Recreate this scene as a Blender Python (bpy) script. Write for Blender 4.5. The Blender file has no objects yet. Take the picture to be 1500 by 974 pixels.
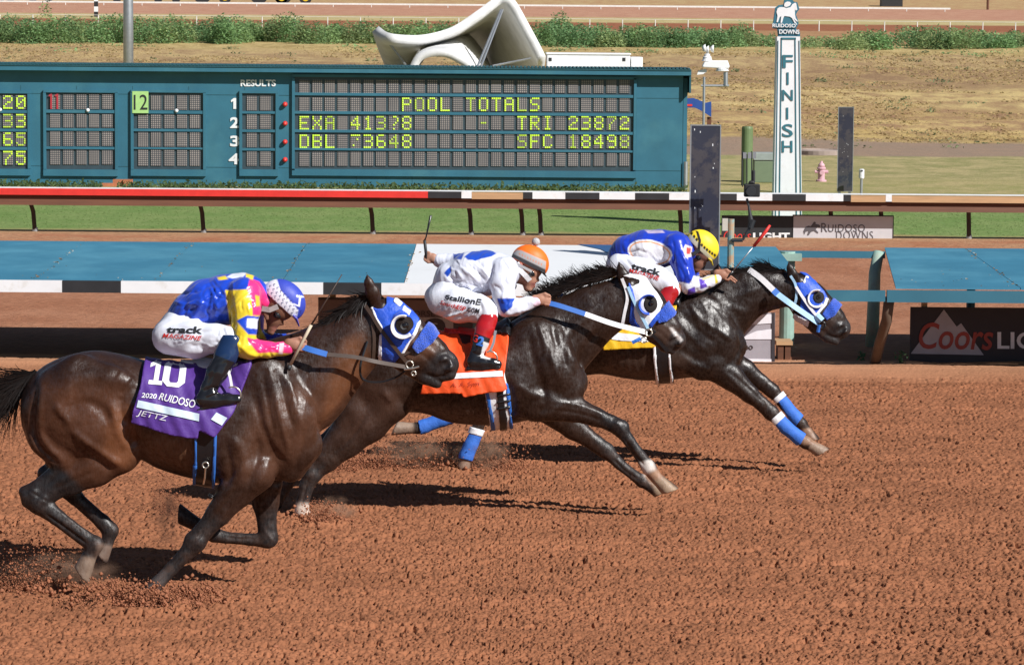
import bpy, bmesh, math, random
import numpy as np
from mathutils import Vector, Matrix
from mathutils.bvhtree import BVHTree

SC = bpy.context.scene
COL = SC.collection
# ------------------------------------------------------------------ camera
FPX, CAM_H, TILT, ROLL = 4800.0, 3.4, math.atan(428.0 / 4800.0), math.radians(0.45)
cam_d = bpy.data.cameras.new('camera')
cam = bpy.data.objects.new('camera', cam_d)
COL.objects.link(cam)
cam_d.sensor_fit = 'HORIZONTAL'
cam_d.sensor_width = 36.0
cam_d.lens = FPX * 36.0 / 1500.0
cam_d.clip_start, cam_d.clip_end = 0.5, 3000.0
cam.location = (0, 0, CAM_H)
CAM_M = Matrix.Rotation(math.pi / 2 - TILT, 3, 'X') @ Matrix.Rotation(ROLL, 3, 'Z')
cam.rotation_euler = CAM_M.to_euler()
SC.camera = cam
# ------------------------------------------------------------------ sky and sun
LIGHT = Vector((-1.0, 0.9, -1.0)).normalized()          # the way the sunlight travels
SUN_EL = math.asin(-LIGHT.z)
w = bpy.data.worlds.new('World')
SC.world = w
w.use_nodes = True
nt = w.node_tree
nt.nodes.clear()
sky = nt.nodes.new('ShaderNodeTexSky')
sky.sky_type = 'NISHITA'
sky.sun_disc = False
sky.sun_elevation = SUN_EL
sky.sun_rotation = math.atan2(-LIGHT.x, -LIGHT.y)
sky.altitude = 1900
bg = nt.nodes.new('ShaderNodeBackground')
bg.inputs['Strength'].default_value = 0.05
wo = nt.nodes.new('ShaderNodeOutputWorld')
nt.links.new(sky.outputs[0], bg.inputs['Color'])
nt.links.new(bg.outputs[0], wo.inputs['Surface'])
sun_d = bpy.data.lights.new('sun', 'SUN')
sun_d.energy = 5.0
sun_d.angle = math.radians(0.5)
sun_d.color = (1.0, 0.975, 0.94)
sun = bpy.data.objects.new('sun', sun_d)
COL.objects.link(sun)
sun.location = (10, -10, 20)
sun.rotation_euler = LIGHT.to_track_quat('-Z', 'Y').to_euler()
SC.view_settings.view_transform = 'Standard'
SC.view_settings.look = 'None'
SC.view_settings.gamma = 1.0
SC.view_settings.use_curve_mapping = False
SC.view_settings.exposure = 0.28
SC.cycles.max_bounces = 5
SC.cycles.use_denoising = True
# ------------------------------------------------------------------ measuring: a point of the photograph at a distance D along the track's cross axis
CM = np.array(CAM_M)
def at(px, py, D):
    u = (px - 750.0) / FPX
    v = (487.0 - py) / FPX
    d = CM @ np.array([u, v, -1.0])
    t = D / d[1]
    return Vector((d[0] * t, D, CAM_H + d[2] * t))
def ground_at(px, py, z=0.0):
    d = CM @ np.array([(px - 750.0) / FPX, (487.0 - py) / FPX, -1.0])
    t = (z - CAM_H) / d[2]
    return Vector((d[0] * t, d[1] * t, z))
def to_px(P):
    q = (np.asarray(P, dtype=np.float64) - np.array([0, 0, CAM_H])) @ CM
    return np.stack([750 + FPX * q[:, 0] / -q[:, 2], 487 - FPX * q[:, 1] / -q[:, 2]], 1)
def in_poly(pts, poly):
    x, y = pts[:, 0], pts[:, 1]
    r = np.zeros(len(pts), bool)
    n = len(poly)
    for i in range(n):
        x0, y0 = poly[i]; x1, y1 = poly[(i + 1) % n]
        if y0 == y1: continue
        c = ((y0 > y) != (y1 > y)) & (x < (x1 - x0) * (y - y0) / (y1 - y0) + x0)
        r ^= c
    return r
def snap_poly(p, poly):
    best = np.full(len(p), 1e9); out = p.copy()
    n = len(poly)
    for i in range(n):
        a = np.array(poly[i], float); b = np.array(poly[(i + 1) % n], float)
        ab = b - a; L = (ab * ab).sum()
        if L == 0: continue
        t = np.clip(((p - a) @ ab) / L, 0, 1)
        q = a + t[:, None] * ab
        d = ((p - q) ** 2).sum(1)
        m = d < best
        best[m] = d[m]; out[m] = q[m]
    return out, np.sqrt(best)
def smooth_path(pts, n=6):
    """Catmull-Rom through the points (any number of columns)."""
    P = np.array(pts, float)
    P = np.vstack([2 * P[0] - P[1], P, 2 * P[-1] - P[-2]])
    out = []
    for i in range(1, len(P) - 2):
        for k in range(n):
            t = k / n
            a, b, c, d = P[i - 1], P[i], P[i + 1], P[i + 2]
            out.append(0.5 * (2 * b + (c - a) * t + (2 * a - 5 * b + 4 * c - d) * t * t + (-a + 3 * b - 3 * c + d) * t ** 3))
    out.append(P[-2])
    return np.array(out)

# ------------------------------------------------------------------ objects and tags
def tag(o, label=None, cat=None, group=None, kind=None):
    for k, v in (('label', label), ('category', cat), ('group', group), ('kind', kind)):
        if v: o[k] = v
    return o
def link(o, parent=None):
    COL.objects.link(o)
    if parent is not None:
        o.parent = parent
        o.matrix_parent_inverse = Matrix.Identity(4)
    return o
def wloc(o):
    p = Vector((0, 0, 0))
    while o is not None:
        p += Vector(o.location); o = o.parent
    return p
def empty(name, loc, label=None, cat=None, group=None):
    o = bpy.data.objects.new(name, None)
    o.empty_display_size = 0.1
    o.location = loc
    link(o)
    return tag(o, label, cat, group)
def mesh_obj(name, V, F, mats, parent=None, origin=None, smooth=False, midx=None, col=None):
    """V in world coordinates; the object stands at its parent's place (or at origin)."""
    V = np.asarray(V, dtype=np.float64).reshape(-1, 3)
    base = np.array(wloc(parent)) if parent is not None else np.array(origin if origin is not None else (0, 0, 0))
    me = bpy.data.meshes.new(name)
    V = V - base
    if isinstance(F, np.ndarray):
        nf, k = F.shape
        me.vertices.add(len(V)); me.vertices.foreach_set('co', V.ravel())
        me.loops.add(nf * k); me.loops.foreach_set('vertex_index', F.ravel().astype(np.int32))
        me.polygons.add(nf)
        me.polygons.foreach_set('loop_start', (np.arange(nf) * k).astype(np.int32))
        me.polygons.foreach_set('loop_total', np.full(nf, k, np.int32))
        me.update(calc_edges=True)
    else:
        me.from_pydata([tuple(v) for v in V], [], F)
    if not isinstance(mats, (list, tuple)): mats = [mats]
    for m in mats: me.materials.append(m)
    if midx is not None: me.polygons.foreach_set('material_index', np.asarray(midx, dtype=np.int32))
    if smooth: me.polygons.foreach_set('use_smooth', np.ones(len(me.polygons), bool))
    if col is not None:
        a = me.color_attributes.new('Col', 'FLOAT_COLOR', 'POINT')
        c = np.ones((len(V), 4), np.float32); c[:, :3] = col
        a.data.foreach_set('color', c.ravel())
    me.update()
    o = bpy.data.objects.new(name, me)
    if parent is None: o.location = tuple(base)
    return link(o, parent)

class MB:
    """Collects boxes, bars, tubes, lathes into ONE mesh."""
    def __init__(self): self.V = []; self.F = []; self.M = []
    def add(self, V, F, m=0):
        n = len(self.V)
        self.V += [tuple(v) for v in V]
        self.F += [tuple(i + n for i in f) for f in F]
        self.M += [m] * len(F)
        return self
    def box(self, lo, hi, m=0, bev=0.0):
        x0, y0, z0 = lo; x1, y1, z1 = hi
        V = [(x0, y0, z0), (x1, y0, z0), (x1, y1, z0), (x0, y1, z0), (x0, y0, z1), (x1, y0, z1), (x1, y1, z1), (x0, y1, z1)]
        return self.add(V, [(0, 3, 2, 1), (4, 5, 6, 7), (0, 1, 5, 4), (1, 2, 6, 5), (2, 3, 7, 6), (3, 0, 4, 7)], m)
    def hexa(self, b, t, m=0):
        return self.add(list(b) + list(t), [(0, 3, 2, 1), (4, 5, 6, 7), (0, 1, 5, 4), (1, 2, 6, 5), (2, 3, 7, 6), (3, 0, 4, 7)], m)
    def prism(self, pts, dvec, m=0):
        n = len(pts); d = Vector(dvec)
        V = [Vector(p) for p in pts] + [Vector(p) + d for p in pts]
        F = [tuple(range(n)), tuple(range(2 * n - 1, n - 1, -1))] + [(i, (i + 1) % n, n + (i + 1) % n, n + i)[::-1] for i in range(n)]
        return self.add(V, F, m)
    def tube(self, pts, r, n=8, m=0, caps=True):
        P = [Vector(p) for p in pts]
        R = r if isinstance(r, (list, tuple, np.ndarray)) else [r] * len(P)
        V = []; F = []
        up = Vector((0, 0, 1)); prev = None
        for i, p in enumerate(P):
            t = (P[min(i + 1, len(P) - 1)] - P[max(i - 1, 0)]).normalized()
            if prev is None:
                a = t.cross(up if abs(t.z) < 0.9 else Vector((1, 0, 0))).normalized()
            else:
                a = (prev - t * prev.dot(t)).normalized()
            prev = a
            b = t.cross(a)
            for k in range(n):
                an = 2 * math.pi * k / n
                V.append(p + (a * math.cos(an) + b * math.sin(an)) * R[i])
        for i in range(len(P) - 1):
            for k in range(n):
                F.append((i * n + k, i * n + (k + 1) % n, (i + 1) * n + (k + 1) % n, (i + 1) * n + k))
        if caps:
            F.append(tuple(range(n))[::-1]); F.append(tuple((len(P) - 1) * n + k for k in range(n)))
        return self.add(V, F, m)
    def strap(self, pts, wvec, w, th, m=0):
        """flat band along pts; wvec = list of across directions (or one)"""
        P = [Vector(p) for p in pts]; V = []; F = []
        for i, p in enumerate(P):
            a = Vector(wvec[i] if isinstance(wvec, list) else wvec)
            t = (P[min(i + 1, len(P) - 1)] - P[max(i - 1, 0)]).normalized()
            a = (a - t * a.dot(t)).normalized(); b = t.cross(a)
            V += [p - a * w / 2 - b * th / 2, p + a * w / 2 - b * th / 2, p + a * w / 2 + b * th / 2, p - a * w / 2 + b * th / 2]
        for i in range(len(P) - 1):
            for k in range(4):
                F.append((i * 4 + k, i * 4 + (k + 1) % 4, i * 4 + 4 + (k + 1) % 4, i * 4 + 4 + k))
        F += [(3, 2, 1, 0), tuple(4 * (len(P) - 1) + k for k in range(4))]
        return self.add(V, F, m)
    def lathe(self, c, prof, n=16, m=0, axis='Z'):
        V = []; F = []; c = Vector(c)
        for (r, h) in prof:
            for k in range(n):
                a = 2 * math.pi * k / n
                q = Vector((r * math.cos(a), r * math.sin(a), h))
                if axis == 'X': q = Vector((q.z, q.x, q.y))
                if axis == 'Y': q = Vector((q.y, q.z, q.x))
                V.append(c + q)
        for i in range(len(prof) - 1):
            for k in range(n):
                F.append((i * n + k, i * n + (k + 1) % n, (i + 1) * n + (k + 1) % n, (i + 1) * n + k))
        F.append(tuple(range(n))[::-1]); F.append(tuple((len(prof) - 1) * n + k for k in range(n)))
        return self.add(V, F, m)
    def build(self, name, mats, parent=None, origin=None, smooth=False, bevel=0.0):
        o = mesh_obj(name, self.V, self.F, mats, parent, origin, smooth, self.M)
        bm = bmesh.new(); bm.from_mesh(o.data)
        bmesh.ops.recalc_face_normals(bm, faces=bm.faces)
        bm.to_mesh(o.data); bm.free()
        if bevel:
            md = o.modifiers.new('bevel', 'BEVEL'); md.width = bevel; md.segments = 2; md.limit_method = 'ANGLE'
        return o

# ------------------------------------------------------------------ materials
def nd(nt, kind, **kw):
    n = nt.nodes.new(kind)
    for k, v in kw.items():
        if hasattr(n, k): setattr(n, k, v)
    return n
def mat(name, col, rough=0.6, metal=0.0, var=0.12, scale=6.0, bump=0.0, bscale=60.0, spec=0.5, attr=None, col2=None, scale2=None, coat=0.0, sheen=0.0, stretch=None, thr=(0.4, 0.6), bdist=0.01):
    """Principled surface: base colour broken up by noise (var), optionally a second colour in patches, and a fine bump."""
    m = bpy.data.materials.new(name); m.use_nodes = True
    nt = m.node_tree; P = nt.nodes['Principled BSDF']
    L = nt.links.new
    tc = nd(nt, 'ShaderNodeTexCoord'); src = tc.outputs['Object']
    if stretch:
        mp = nd(nt, 'ShaderNodeMapping'); mp.inputs['Scale'].default_value = stretch; L(src, mp.inputs['Vector']); src = mp.outputs[0]
    ns = nd(nt, 'ShaderNodeTexNoise'); ns.inputs['Scale'].default_value = scale; ns.inputs['Detail'].default_value = 6; ns.inputs['Roughness'].default_value = 0.6
    L(src, ns.inputs['Vector'])
    if attr:
        at_ = nd(nt, 'ShaderNodeVertexColor'); at_.layer_name = attr; base = at_.outputs['Color']
    else:
        rgb = nd(nt, 'ShaderNodeRGB'); rgb.outputs[0].default_value = (*col, 1); base = rgb.outputs[0]
    if col2 is not None:
        n2 = nd(nt, 'ShaderNodeTexNoise'); n2.inputs['Scale'].default_value = scale2 or scale * 0.5; n2.inputs['Detail'].default_value = 8; n2.inputs['Roughness'].default_value = 0.65
        L(src, n2.inputs['Vector'])
        mr = nd(nt, 'ShaderNodeMapRange'); mr.inputs[1].default_value = thr[0]; mr.inputs[2].default_value = thr[1]
        L(n2.outputs[0], mr.inputs[0])
        mx = nd(nt, 'ShaderNodeMix', data_type='RGBA'); L(mr.outputs[0], mx.inputs[0]); L(base, mx.inputs[6]); mx.inputs[7].default_value = (*col2, 1)
        base = mx.outputs[2]
    mr = nd(nt, 'ShaderNodeMapRange'); mr.inputs[1].default_value = 0.25; mr.inputs[2].default_value = 0.75; mr.inputs[3].default_value = 1 - var; mr.inputs[4].default_value = 1 + var
    L(ns.outputs[0], mr.inputs[0])
    mu = nd(nt, 'ShaderNodeVectorMath', operation='SCALE'); L(base, mu.inputs[0]); L(mr.outputs[0], mu.inputs['Scale'])
    L(mu.outputs[0], P.inputs['Base Color'])
    P.inputs['Roughness'].default_value = rough
    P.inputs['Metallic'].default_value = metal
    P.inputs['Specular IOR Level'].default_value = spec
    if coat: P.inputs['Coat Weight'].default_value = coat; P.inputs['Coat Roughness'].default_value = 0.15
    if sheen: P.inputs['Sheen Weight'].default_value = sheen
    if bump:
        nb = nd(nt, 'ShaderNodeTexNoise'); nb.inputs['Scale'].default_value = bscale; nb.inputs['Detail'].default_value = 5
        L(src, nb.inputs['Vector'])
        bu = nd(nt, 'ShaderNodeBump'); bu.inputs['Strength'].default_value = bump; bu.inputs['Distance'].default_value = bdist
        L(nb.outputs[0], bu.inputs['Height']); L(bu.outputs[0], P.inputs['Normal'])
    return m
def emit_mat(name, col, strength):
    m = bpy.data.materials.new(name); m.use_nodes = True
    P = m.node_tree.nodes['Principled BSDF']
    P.inputs['Base Color'].default_value = (*col, 1)
    P.inputs['Emission Color'].default_value = (*col, 1); P.inputs['Emission Strength'].default_value = strength
    return m
def srgb(r, g, b, k=1.0):
    f = lambda c: ((c / 255.0) / 12.92 if c <= 10 else ((c / 255.0 + 0.055) / 1.055) ** 2.4) * k
    return (f(r), f(g), f(b))
M = {}
M['white'] = mat('white_paint', (0.76, 0.775, 0.79), 0.5, var=0.06, scale=3, col2=(0.62, 0.6, 0.56), scale2=5, thr=(0.55, 0.75))
M['black'] = mat('black_paint', (0.02, 0.021, 0.024), 0.55, var=0.25)
M['dark_rubber'] = mat('dark_rubber', (0.012, 0.012, 0.013), 0.6)
M['teal'] = mat('teal_paint', (0.029, 0.136, 0.198), 0.55, var=0.16, scale=1.3, col2=(0.045, 0.165, 0.215), scale2=0.9, thr=(0.5, 0.7), bump=0.1, bscale=5)
M['teal_dark'] = mat('dark_teal_paint', (0.018, 0.085, 0.11), 0.55, var=0.15)
M['steel'] = mat('galvanised_steel', (0.42, 0.44, 0.46), 0.42, metal=0.75, var=0.12, scale=9)
M['wood'] = mat('brown_painted_wood', (0.125, 0.047, 0.022), 0.7, var=0.25, scale=4, stretch=(0.3, 1, 4), bump=0.2, bscale=30)
M['tan_wood'] = mat('bare_tan_wood', (0.48, 0.29, 0.15), 0.75, var=0.2, scale=5, stretch=(0.4, 1, 4))
M['red'] = mat('red_paint', (0.66, 0.035, 0.028), 0.5, var=0.12)

# ------------------------------------------------------------------ lettering
def text_geo(s, bold=0.0, shear=0.0, spacing=1.0, cut=None):
    cu = bpy.data.curves.new('txt', 'FONT'); cu.body = s; cu.size = 1.0
    cu.offset = bold; cu.shear = shear; cu.space_character = spacing; cu.fill_mode = 'FRONT'; cu.resolution_u = 4
    o = bpy.data.objects.new('txt', cu); COL.objects.link(o)
    bpy.context.view_layer.update()
    me = bpy.data.meshes.new_from_object(o.evaluated_get(bpy.context.evaluated_depsgraph_get()))
    COL.objects.unlink(o); bpy.data.objects.remove(o); bpy.data.curves.remove(cu)
    bm = bmesh.new(); bm.from_mesh(me)
    bmesh.ops.remove_doubles(bm, verts=bm.verts, dist=1e-5)
    bmesh.ops.triangulate(bm, faces=bm.faces)
    co = np.array([v.co[:] for v in bm.verts])
    lo, hi = co.min(0), co.max(0)
    if cut:
        for axis, n in ((0, cut[0]), (1, cut[1])):
            for k in range(1, n):
                c = [0, 0, 0]; c[axis] = lo[axis] + (hi[axis] - lo[axis]) * k / n
                nrm = [0, 0, 0]; nrm[axis] = 1
                bmesh.ops.bisect_plane(bm, geom=bm.verts[:] + bm.edges[:] + bm.faces[:], plane_co=c, plane_no=nrm)
        bmesh.ops.triangulate(bm, faces=bm.faces)
    bm.verts.ensure_lookup_table()
    co = np.array([v.co[:] for v in bm.verts])
    F = [tuple(v.index for v in f.verts) for f in bm.faces]
    bm.verts.index_update()
    F = [tuple(v.index for v in f.verts) for f in bm.faces]
    bm.free(); bpy.data.meshes.remove(me)
    uv = (co[:, :2] - lo[:2]) / np.maximum(hi[:2] - lo[:2], 1e-6)
    return uv, F
def poly_geo(polys, cut=None):
    """polygons given in their own 0..1 box (y up)"""
    bm = bmesh.new()
    for p in polys:
        bm.faces.new([bm.verts.new((x, y, 0)) for x, y in p])
    bm.normal_update()
    bmesh.ops.triangulate(bm, faces=bm.faces, ngon_method='EAR_CLIP')
    if cut:
        for axis, n in ((0, cut[0]), (1, cut[1])):
            for k in range(1, n):
                c = [0, 0, 0]; c[axis] = k / n; nrm = [0, 0, 0]; nrm[axis] = 1
                bmesh.ops.bisect_plane(bm, geom=bm.verts[:] + bm.edges[:] + bm.faces[:], plane_co=c, plane_no=nrm)
        bmesh.ops.triangulate(bm, faces=bm.faces)
    bm.verts.index_update()
    uv = np.array([v.co[:2] for v in bm.verts]); F = [tuple(v.index for v in f.verts) for f in bm.faces]
    bm.free()
    return uv, F
def quad_map(uv, q):
    """q = TL, TR, BR, BL in photo pixels"""
    TL, TR, BR, BL = [np.array(p, float) for p in q]
    u, v = uv[:, :1], uv[:, 1:2]
    return (BL * (1 - u) + BR * u) * (1 - v) + (TL * (1 - u) + TR * u) * v
def flat_decal(name, geo, q, D, m, parent, th=0.004):
    uv, F = geo
    px = quad_map(uv, q)
    V = [at(x, y, D) for x, y in px]
    n = len(V)
    mb = MB(); mb.add(V, F)
    o = mb.build(name, m, parent)
    sd = o.modifiers.new('thick', 'SOLIDIFY'); sd.thickness = th; sd.offset = 0
    return o
def bvh_of(o):
    me = o.data
    V = np.empty(len(me.vertices) * 3); me.vertices.foreach_get('co', V)
    V = V.reshape(-1, 3) + np.array(wloc(o))
    return BVHTree.FromPolygons([tuple(v) for v in V], [tuple(p.vertices) for p in me.polygons])
def onto(px, py, bvhs, off, Dfall):
    a = Vector((0, 0, CAM_H)); b = at(px, py, Dfall)
    d = (b - a).normalized()
    best = None
    for bv in bvhs:
        hit = bv.ray_cast(a, d)
        if hit[0] is not None and (best is None or hit[3] < best[3]): best = hit
    if best is None: return None
    return best[0] - d * off
def wrap_decal(name, geo, q, bvhs, D, m, parent, off=0.006, keep=False):
    uv, F = geo
    px = quad_map(uv, q) if q is not None else uv
    V = [onto(x, y, bvhs, off, D) for x, y in px]
    ok = [v is not None and abs(v.y - D) < 0.8 for v in V]
    F = [f for f in F if all(ok[i] for i in f)]
    V = [v if k else Vector((0, D, 0)) for v, k in zip(V, ok)]
    used = sorted({i for f in F for i in f}); ix = {j: i for i, j in enumerate(used)}
    return mesh_obj(name, [V[j] for j in used], [tuple(ix[i] for i in f) for f in F], m, parent, smooth=True)

# ------------------------------------------------------------------ organic surfaces: a signed distance field and surface nets
class Field:
    def __init__(self, lo, hi, h):
        self.lo = np.array(lo, np.float32); self.h = h
        self.n = np.ceil((np.array(hi) - self.lo) / h).astype(int) + 1
        self.d = np.full(self.n, 1.0, np.float32)
        self.ax = [self.lo[i] + h * np.arange(self.n[i], dtype=np.float32) for i in range(3)]
    def win(self, lo, hi):
        i0 = np.maximum(np.floor((np.array(lo) - self.lo) / self.h).astype(int), 0)
        i1 = np.minimum(np.ceil((np.array(hi) - self.lo) / self.h).astype(int) + 1, self.n)
        if (i1 <= i0).any(): return None
        s = tuple(slice(a, b) for a, b in zip(i0, i1))
        X = self.ax[0][s[0]][:, None, None]; Y = self.ax[1][s[1]][None, :, None]; Z = self.ax[2][s[2]][None, None, :]
        return s, X, Y, Z
    def mix(self, s, d, k, sub=False):
        e = self.d[s]
        if sub:
            d = -d
            if k > 0:
                hh = np.maximum(k - np.abs(e - d), 0) / k
                self.d[s] = np.maximum(e, d) + hh * hh * k * 0.25
            else: self.d[s] = np.maximum(e, d)
            return
        if k > 0:
            hh = np.maximum(k - np.abs(e - d), 0) / k
            self.d[s] = np.minimum(e, d) - hh * hh * k * 0.25
        else: self.d[s] = np.minimum(e, d)
    def cone(self, a, b, ra, rb, k=0.02, sy=1.0, sub=False):
        a = np.array(a, float); b = np.array(b, float)
        r = max(ra, rb); mg = k + 3 * self.h
        lo = np.minimum(a, b) - r - mg; hi = np.maximum(a, b) + r + mg
        w_ = self.win(lo, hi)
        if w_ is None: return
        s, X, Y, Z = w_
        A = np.array([a[0], a[1] / sy, a[2]]); B = np.array([b[0], b[1] / sy, b[2]])
        ab = B - A; L = float((ab * ab).sum()) + 1e-9
        x, y, z = X - A[0], Y / sy - A[1], Z - A[2]
        t = np.clip((x * ab[0] + y * ab[1] + z * ab[2]) / L, 0, 1)
        d = np.sqrt((x - t * ab[0]) ** 2 + (y - t * ab[1]) ** 2 + (z - t * ab[2]) ** 2) - (ra + (rb - ra) * t)
        if sy < 1: d = d * (0.5 + 0.5 * sy)
        self.mix(s, d.astype(np.float32), k, sub)
    def frustum(self, a, b, ra, rb, k=0.006, sy=1.0):
        """flat-ended cone"""
        a = np.array(a, float); b = np.array(b, float); r = max(ra, rb) * 1.3; mg = k + 3 * self.h
        w_ = self.win(np.minimum(a, b) - r - mg, np.maximum(a, b) + r + mg)
        if w_ is None: return
        s, X, Y, Z = w_
        ab = b - a; L = np.linalg.norm(ab); u = ab / L
        x, y, z = X - a[0], Y - a[1], Z - a[2]
        t = x * u[0] + y * u[1] + z * u[2]
        rr = np.sqrt(np.maximum((x - t * u[0]) ** 2 + ((y - t * u[1]) / sy) ** 2 + (z - t * u[2]) ** 2, 0))
        fr = np.array([1.0, 0, 0]) - u * u[0]; fr = fr / (np.linalg.norm(fr) + 1e-6)
        ns = u - 0.5 * fr; ns = ns / np.linalg.norm(ns)          # the sole slopes: the toe reaches farther than the heel
        sole = (X - b[0]) * ns[0] + (Y - b[1]) * ns[1] + (Z - b[2]) * ns[2]
        d = np.maximum(np.maximum(rr - (ra + (rb - ra) * np.clip(t / L, 0, 1.2)), -t), sole)
        self.mix(s, d.astype(np.float32), k)
    def ell(self, c, r, k=0.02, ang=0.0, sub=False):
        """ellipsoid with radii r (along, across y, up), turned by ang in the side view"""
        c = np.array(c, float); R = max(r[0], r[2]); mg = k + 3 * self.h
        w_ = self.win(c - [R + mg, r[1] + mg, R + mg], c + [R + mg, r[1] + mg, R + mg])
        if w_ is None: return
        s, X, Y, Z = w_
        ca, sa = math.cos(ang), math.sin(ang)
        x = (X - c[0]) * ca + (Z - c[2]) * sa; z = -(X - c[0]) * sa + (Z - c[2]) * ca; y = Y - c[1]
        q = np.sqrt((x / r[0]) ** 2 + (y / r[1]) ** 2 + (z / r[2]) ** 2)
        q2 = np.sqrt((x / r[0] ** 2) ** 2 + (y / r[1] ** 2) ** 2 + (z / r[2] ** 2) ** 2) + 1e-6
        self.mix(s, (q * (q - 1) / q2).astype(np.float32), k, sub)
    def trunk(self, st, y0, k=0.03, p=2.2):
        """stations: x, z_top, z_bottom, half width"""
        st = np.array(st, float)
        x0, x1 = st[0, 0], st[-1, 0]
        w_ = self.win((x0 - 0.1, y0 - st[:, 3].max() - 0.1, st[:, 2].min() - 0.1), (x1 + 0.1, y0 + st[:, 3].max() + 0.1, st[:, 1].max() + 0.1))
        s, X, Y, Z = w_
        xs = np.clip(X[:, 0, 0], x0, x1)
        sm = smooth_path(st, 8)
        zt = np.interp(xs, sm[:, 0], sm[:, 1]); zb = np.interp(xs, sm[:, 0], sm[:, 2]); wy = np.interp(xs, sm[:, 0], sm[:, 3])
        rz = ((zt - zb) / 2)[:, None, None]; cz = ((zt + zb) / 2)[:, None, None]; ry = wy[:, None, None]
        q = ((np.abs(Y - y0) / ry) ** p + (np.abs(Z - cz) / rz) ** p) ** (1 / p)
        d = (q - 1) * np.minimum(ry, rz)
        dx = np.abs(X - xs[:, None, None])
        d = np.where(dx > 0, np.sqrt(np.maximum(d, 0) ** 2 + dx ** 2) + np.minimum(d, 0) * 0, d)
        self.mix(s, d.astype(np.float32), k)
    def mesh(self, smooth=1):
        d = self.d; h = self.h
        neg = d < 0
        n = np.array(d.shape)
        c = np.zeros(n - 1, np.int8)
        for i in (0, 1):
            for j in (0, 1):
                for k in (0, 1):
                    c += neg[i:n[0] - 1 + i, j:n[1] - 1 + j, k:n[2] - 1 + k]
        act = (c > 0) & (c < 8)
        idx = np.full(act.shape, -1, np.int32)
        I = np.argwhere(act)
        idx[act] = np.arange(len(I))
        acc = np.zeros((len(I), 3)); cnt = np.zeros(len(I))
        off = [(0, 0, 0), (1, 0, 0), (0, 1, 0), (1, 1, 0), (0, 0, 1), (1, 0, 1), (0, 1, 1), (1, 1, 1)]
        for a in range(8):
            for b in range(a + 1, 8):
                if sum(abs(p - q) for p, q in zip(off[a], off[b])) != 1: continue
                A = I + off[a]; B = I + off[b]
                da = d[A[:, 0], A[:, 1], A[:, 2]]; db = d[B[:, 0], B[:, 1], B[:, 2]]
                m = (da < 0) != (db < 0)
                t = (da / np.where(m, da - db, 1))[:, None]
                acc[m] += (np.array(off[a]) + t * (np.array(off[b]) - np.array(off[a])))[m]; cnt[m] += 1
        V = self.lo + h * (I + acc / cnt[:, None])
        quads = []
        for axis in range(3):
            o1, o2 = [x for x in range(3) if x != axis]
            sl_a = [slice(1, -1)] * 3; sl_b = [slice(1, -1)] * 3
            sl_a[axis] = slice(0, -1); sl_b[axis] = slice(1, None)
            na, nb = neg[tuple(sl_a)], neg[tuple(sl_b)]
            E = np.argwhere(na != nb)
            fl = na[E[:, 0], E[:, 1], E[:, 2]]
            E = E.copy(); E[:, o1] += 1; E[:, o2] += 1
            def g(a, b):
                q = E.copy(); q[:, o1] -= a; q[:, o2] -= b
                return idx[q[:, 0], q[:, 1], q[:, 2]]
            Q = np.stack([g(1, 1), g(0, 1), g(0, 0), g(1, 0)], 1)
            if axis == 1: fl = ~fl
            Q[~fl] = Q[~fl][:, ::-1]
            quads.append(Q)
        Q = np.concatenate(quads)
        Q = Q[(Q >= 0).all(1)]
        for _ in range(smooth):
            s = np.zeros_like(V); w_ = np.zeros(len(V))
            for a in range(4):
                i, j = Q[:, a], Q[:, (a + 1) % 4]
                for c_ in range(3):
                    s[:, c_] += np.bincount(i, V[j, c_], len(V)) + np.bincount(j, V[i, c_], len(V))
                w_ += np.bincount(i, minlength=len(V)) + np.bincount(j, minlength=len(V))
            V = 0.5 * V + 0.5 * s / np.maximum(w_, 1)[:, None]
        return V, Q
def vnormals(V, Q):
    n = np.cross(V[Q[:, 2]] - V[Q[:, 0]], V[Q[:, 3]] - V[Q[:, 1]])
    N = np.zeros_like(V)
    for a in range(4):
        for c in range(3): N[:, c] += np.bincount(Q[:, a], n[:, c], len(V))
    return N / np.maximum(np.linalg.norm(N, axis=1), 1e-9)[:, None]
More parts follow.
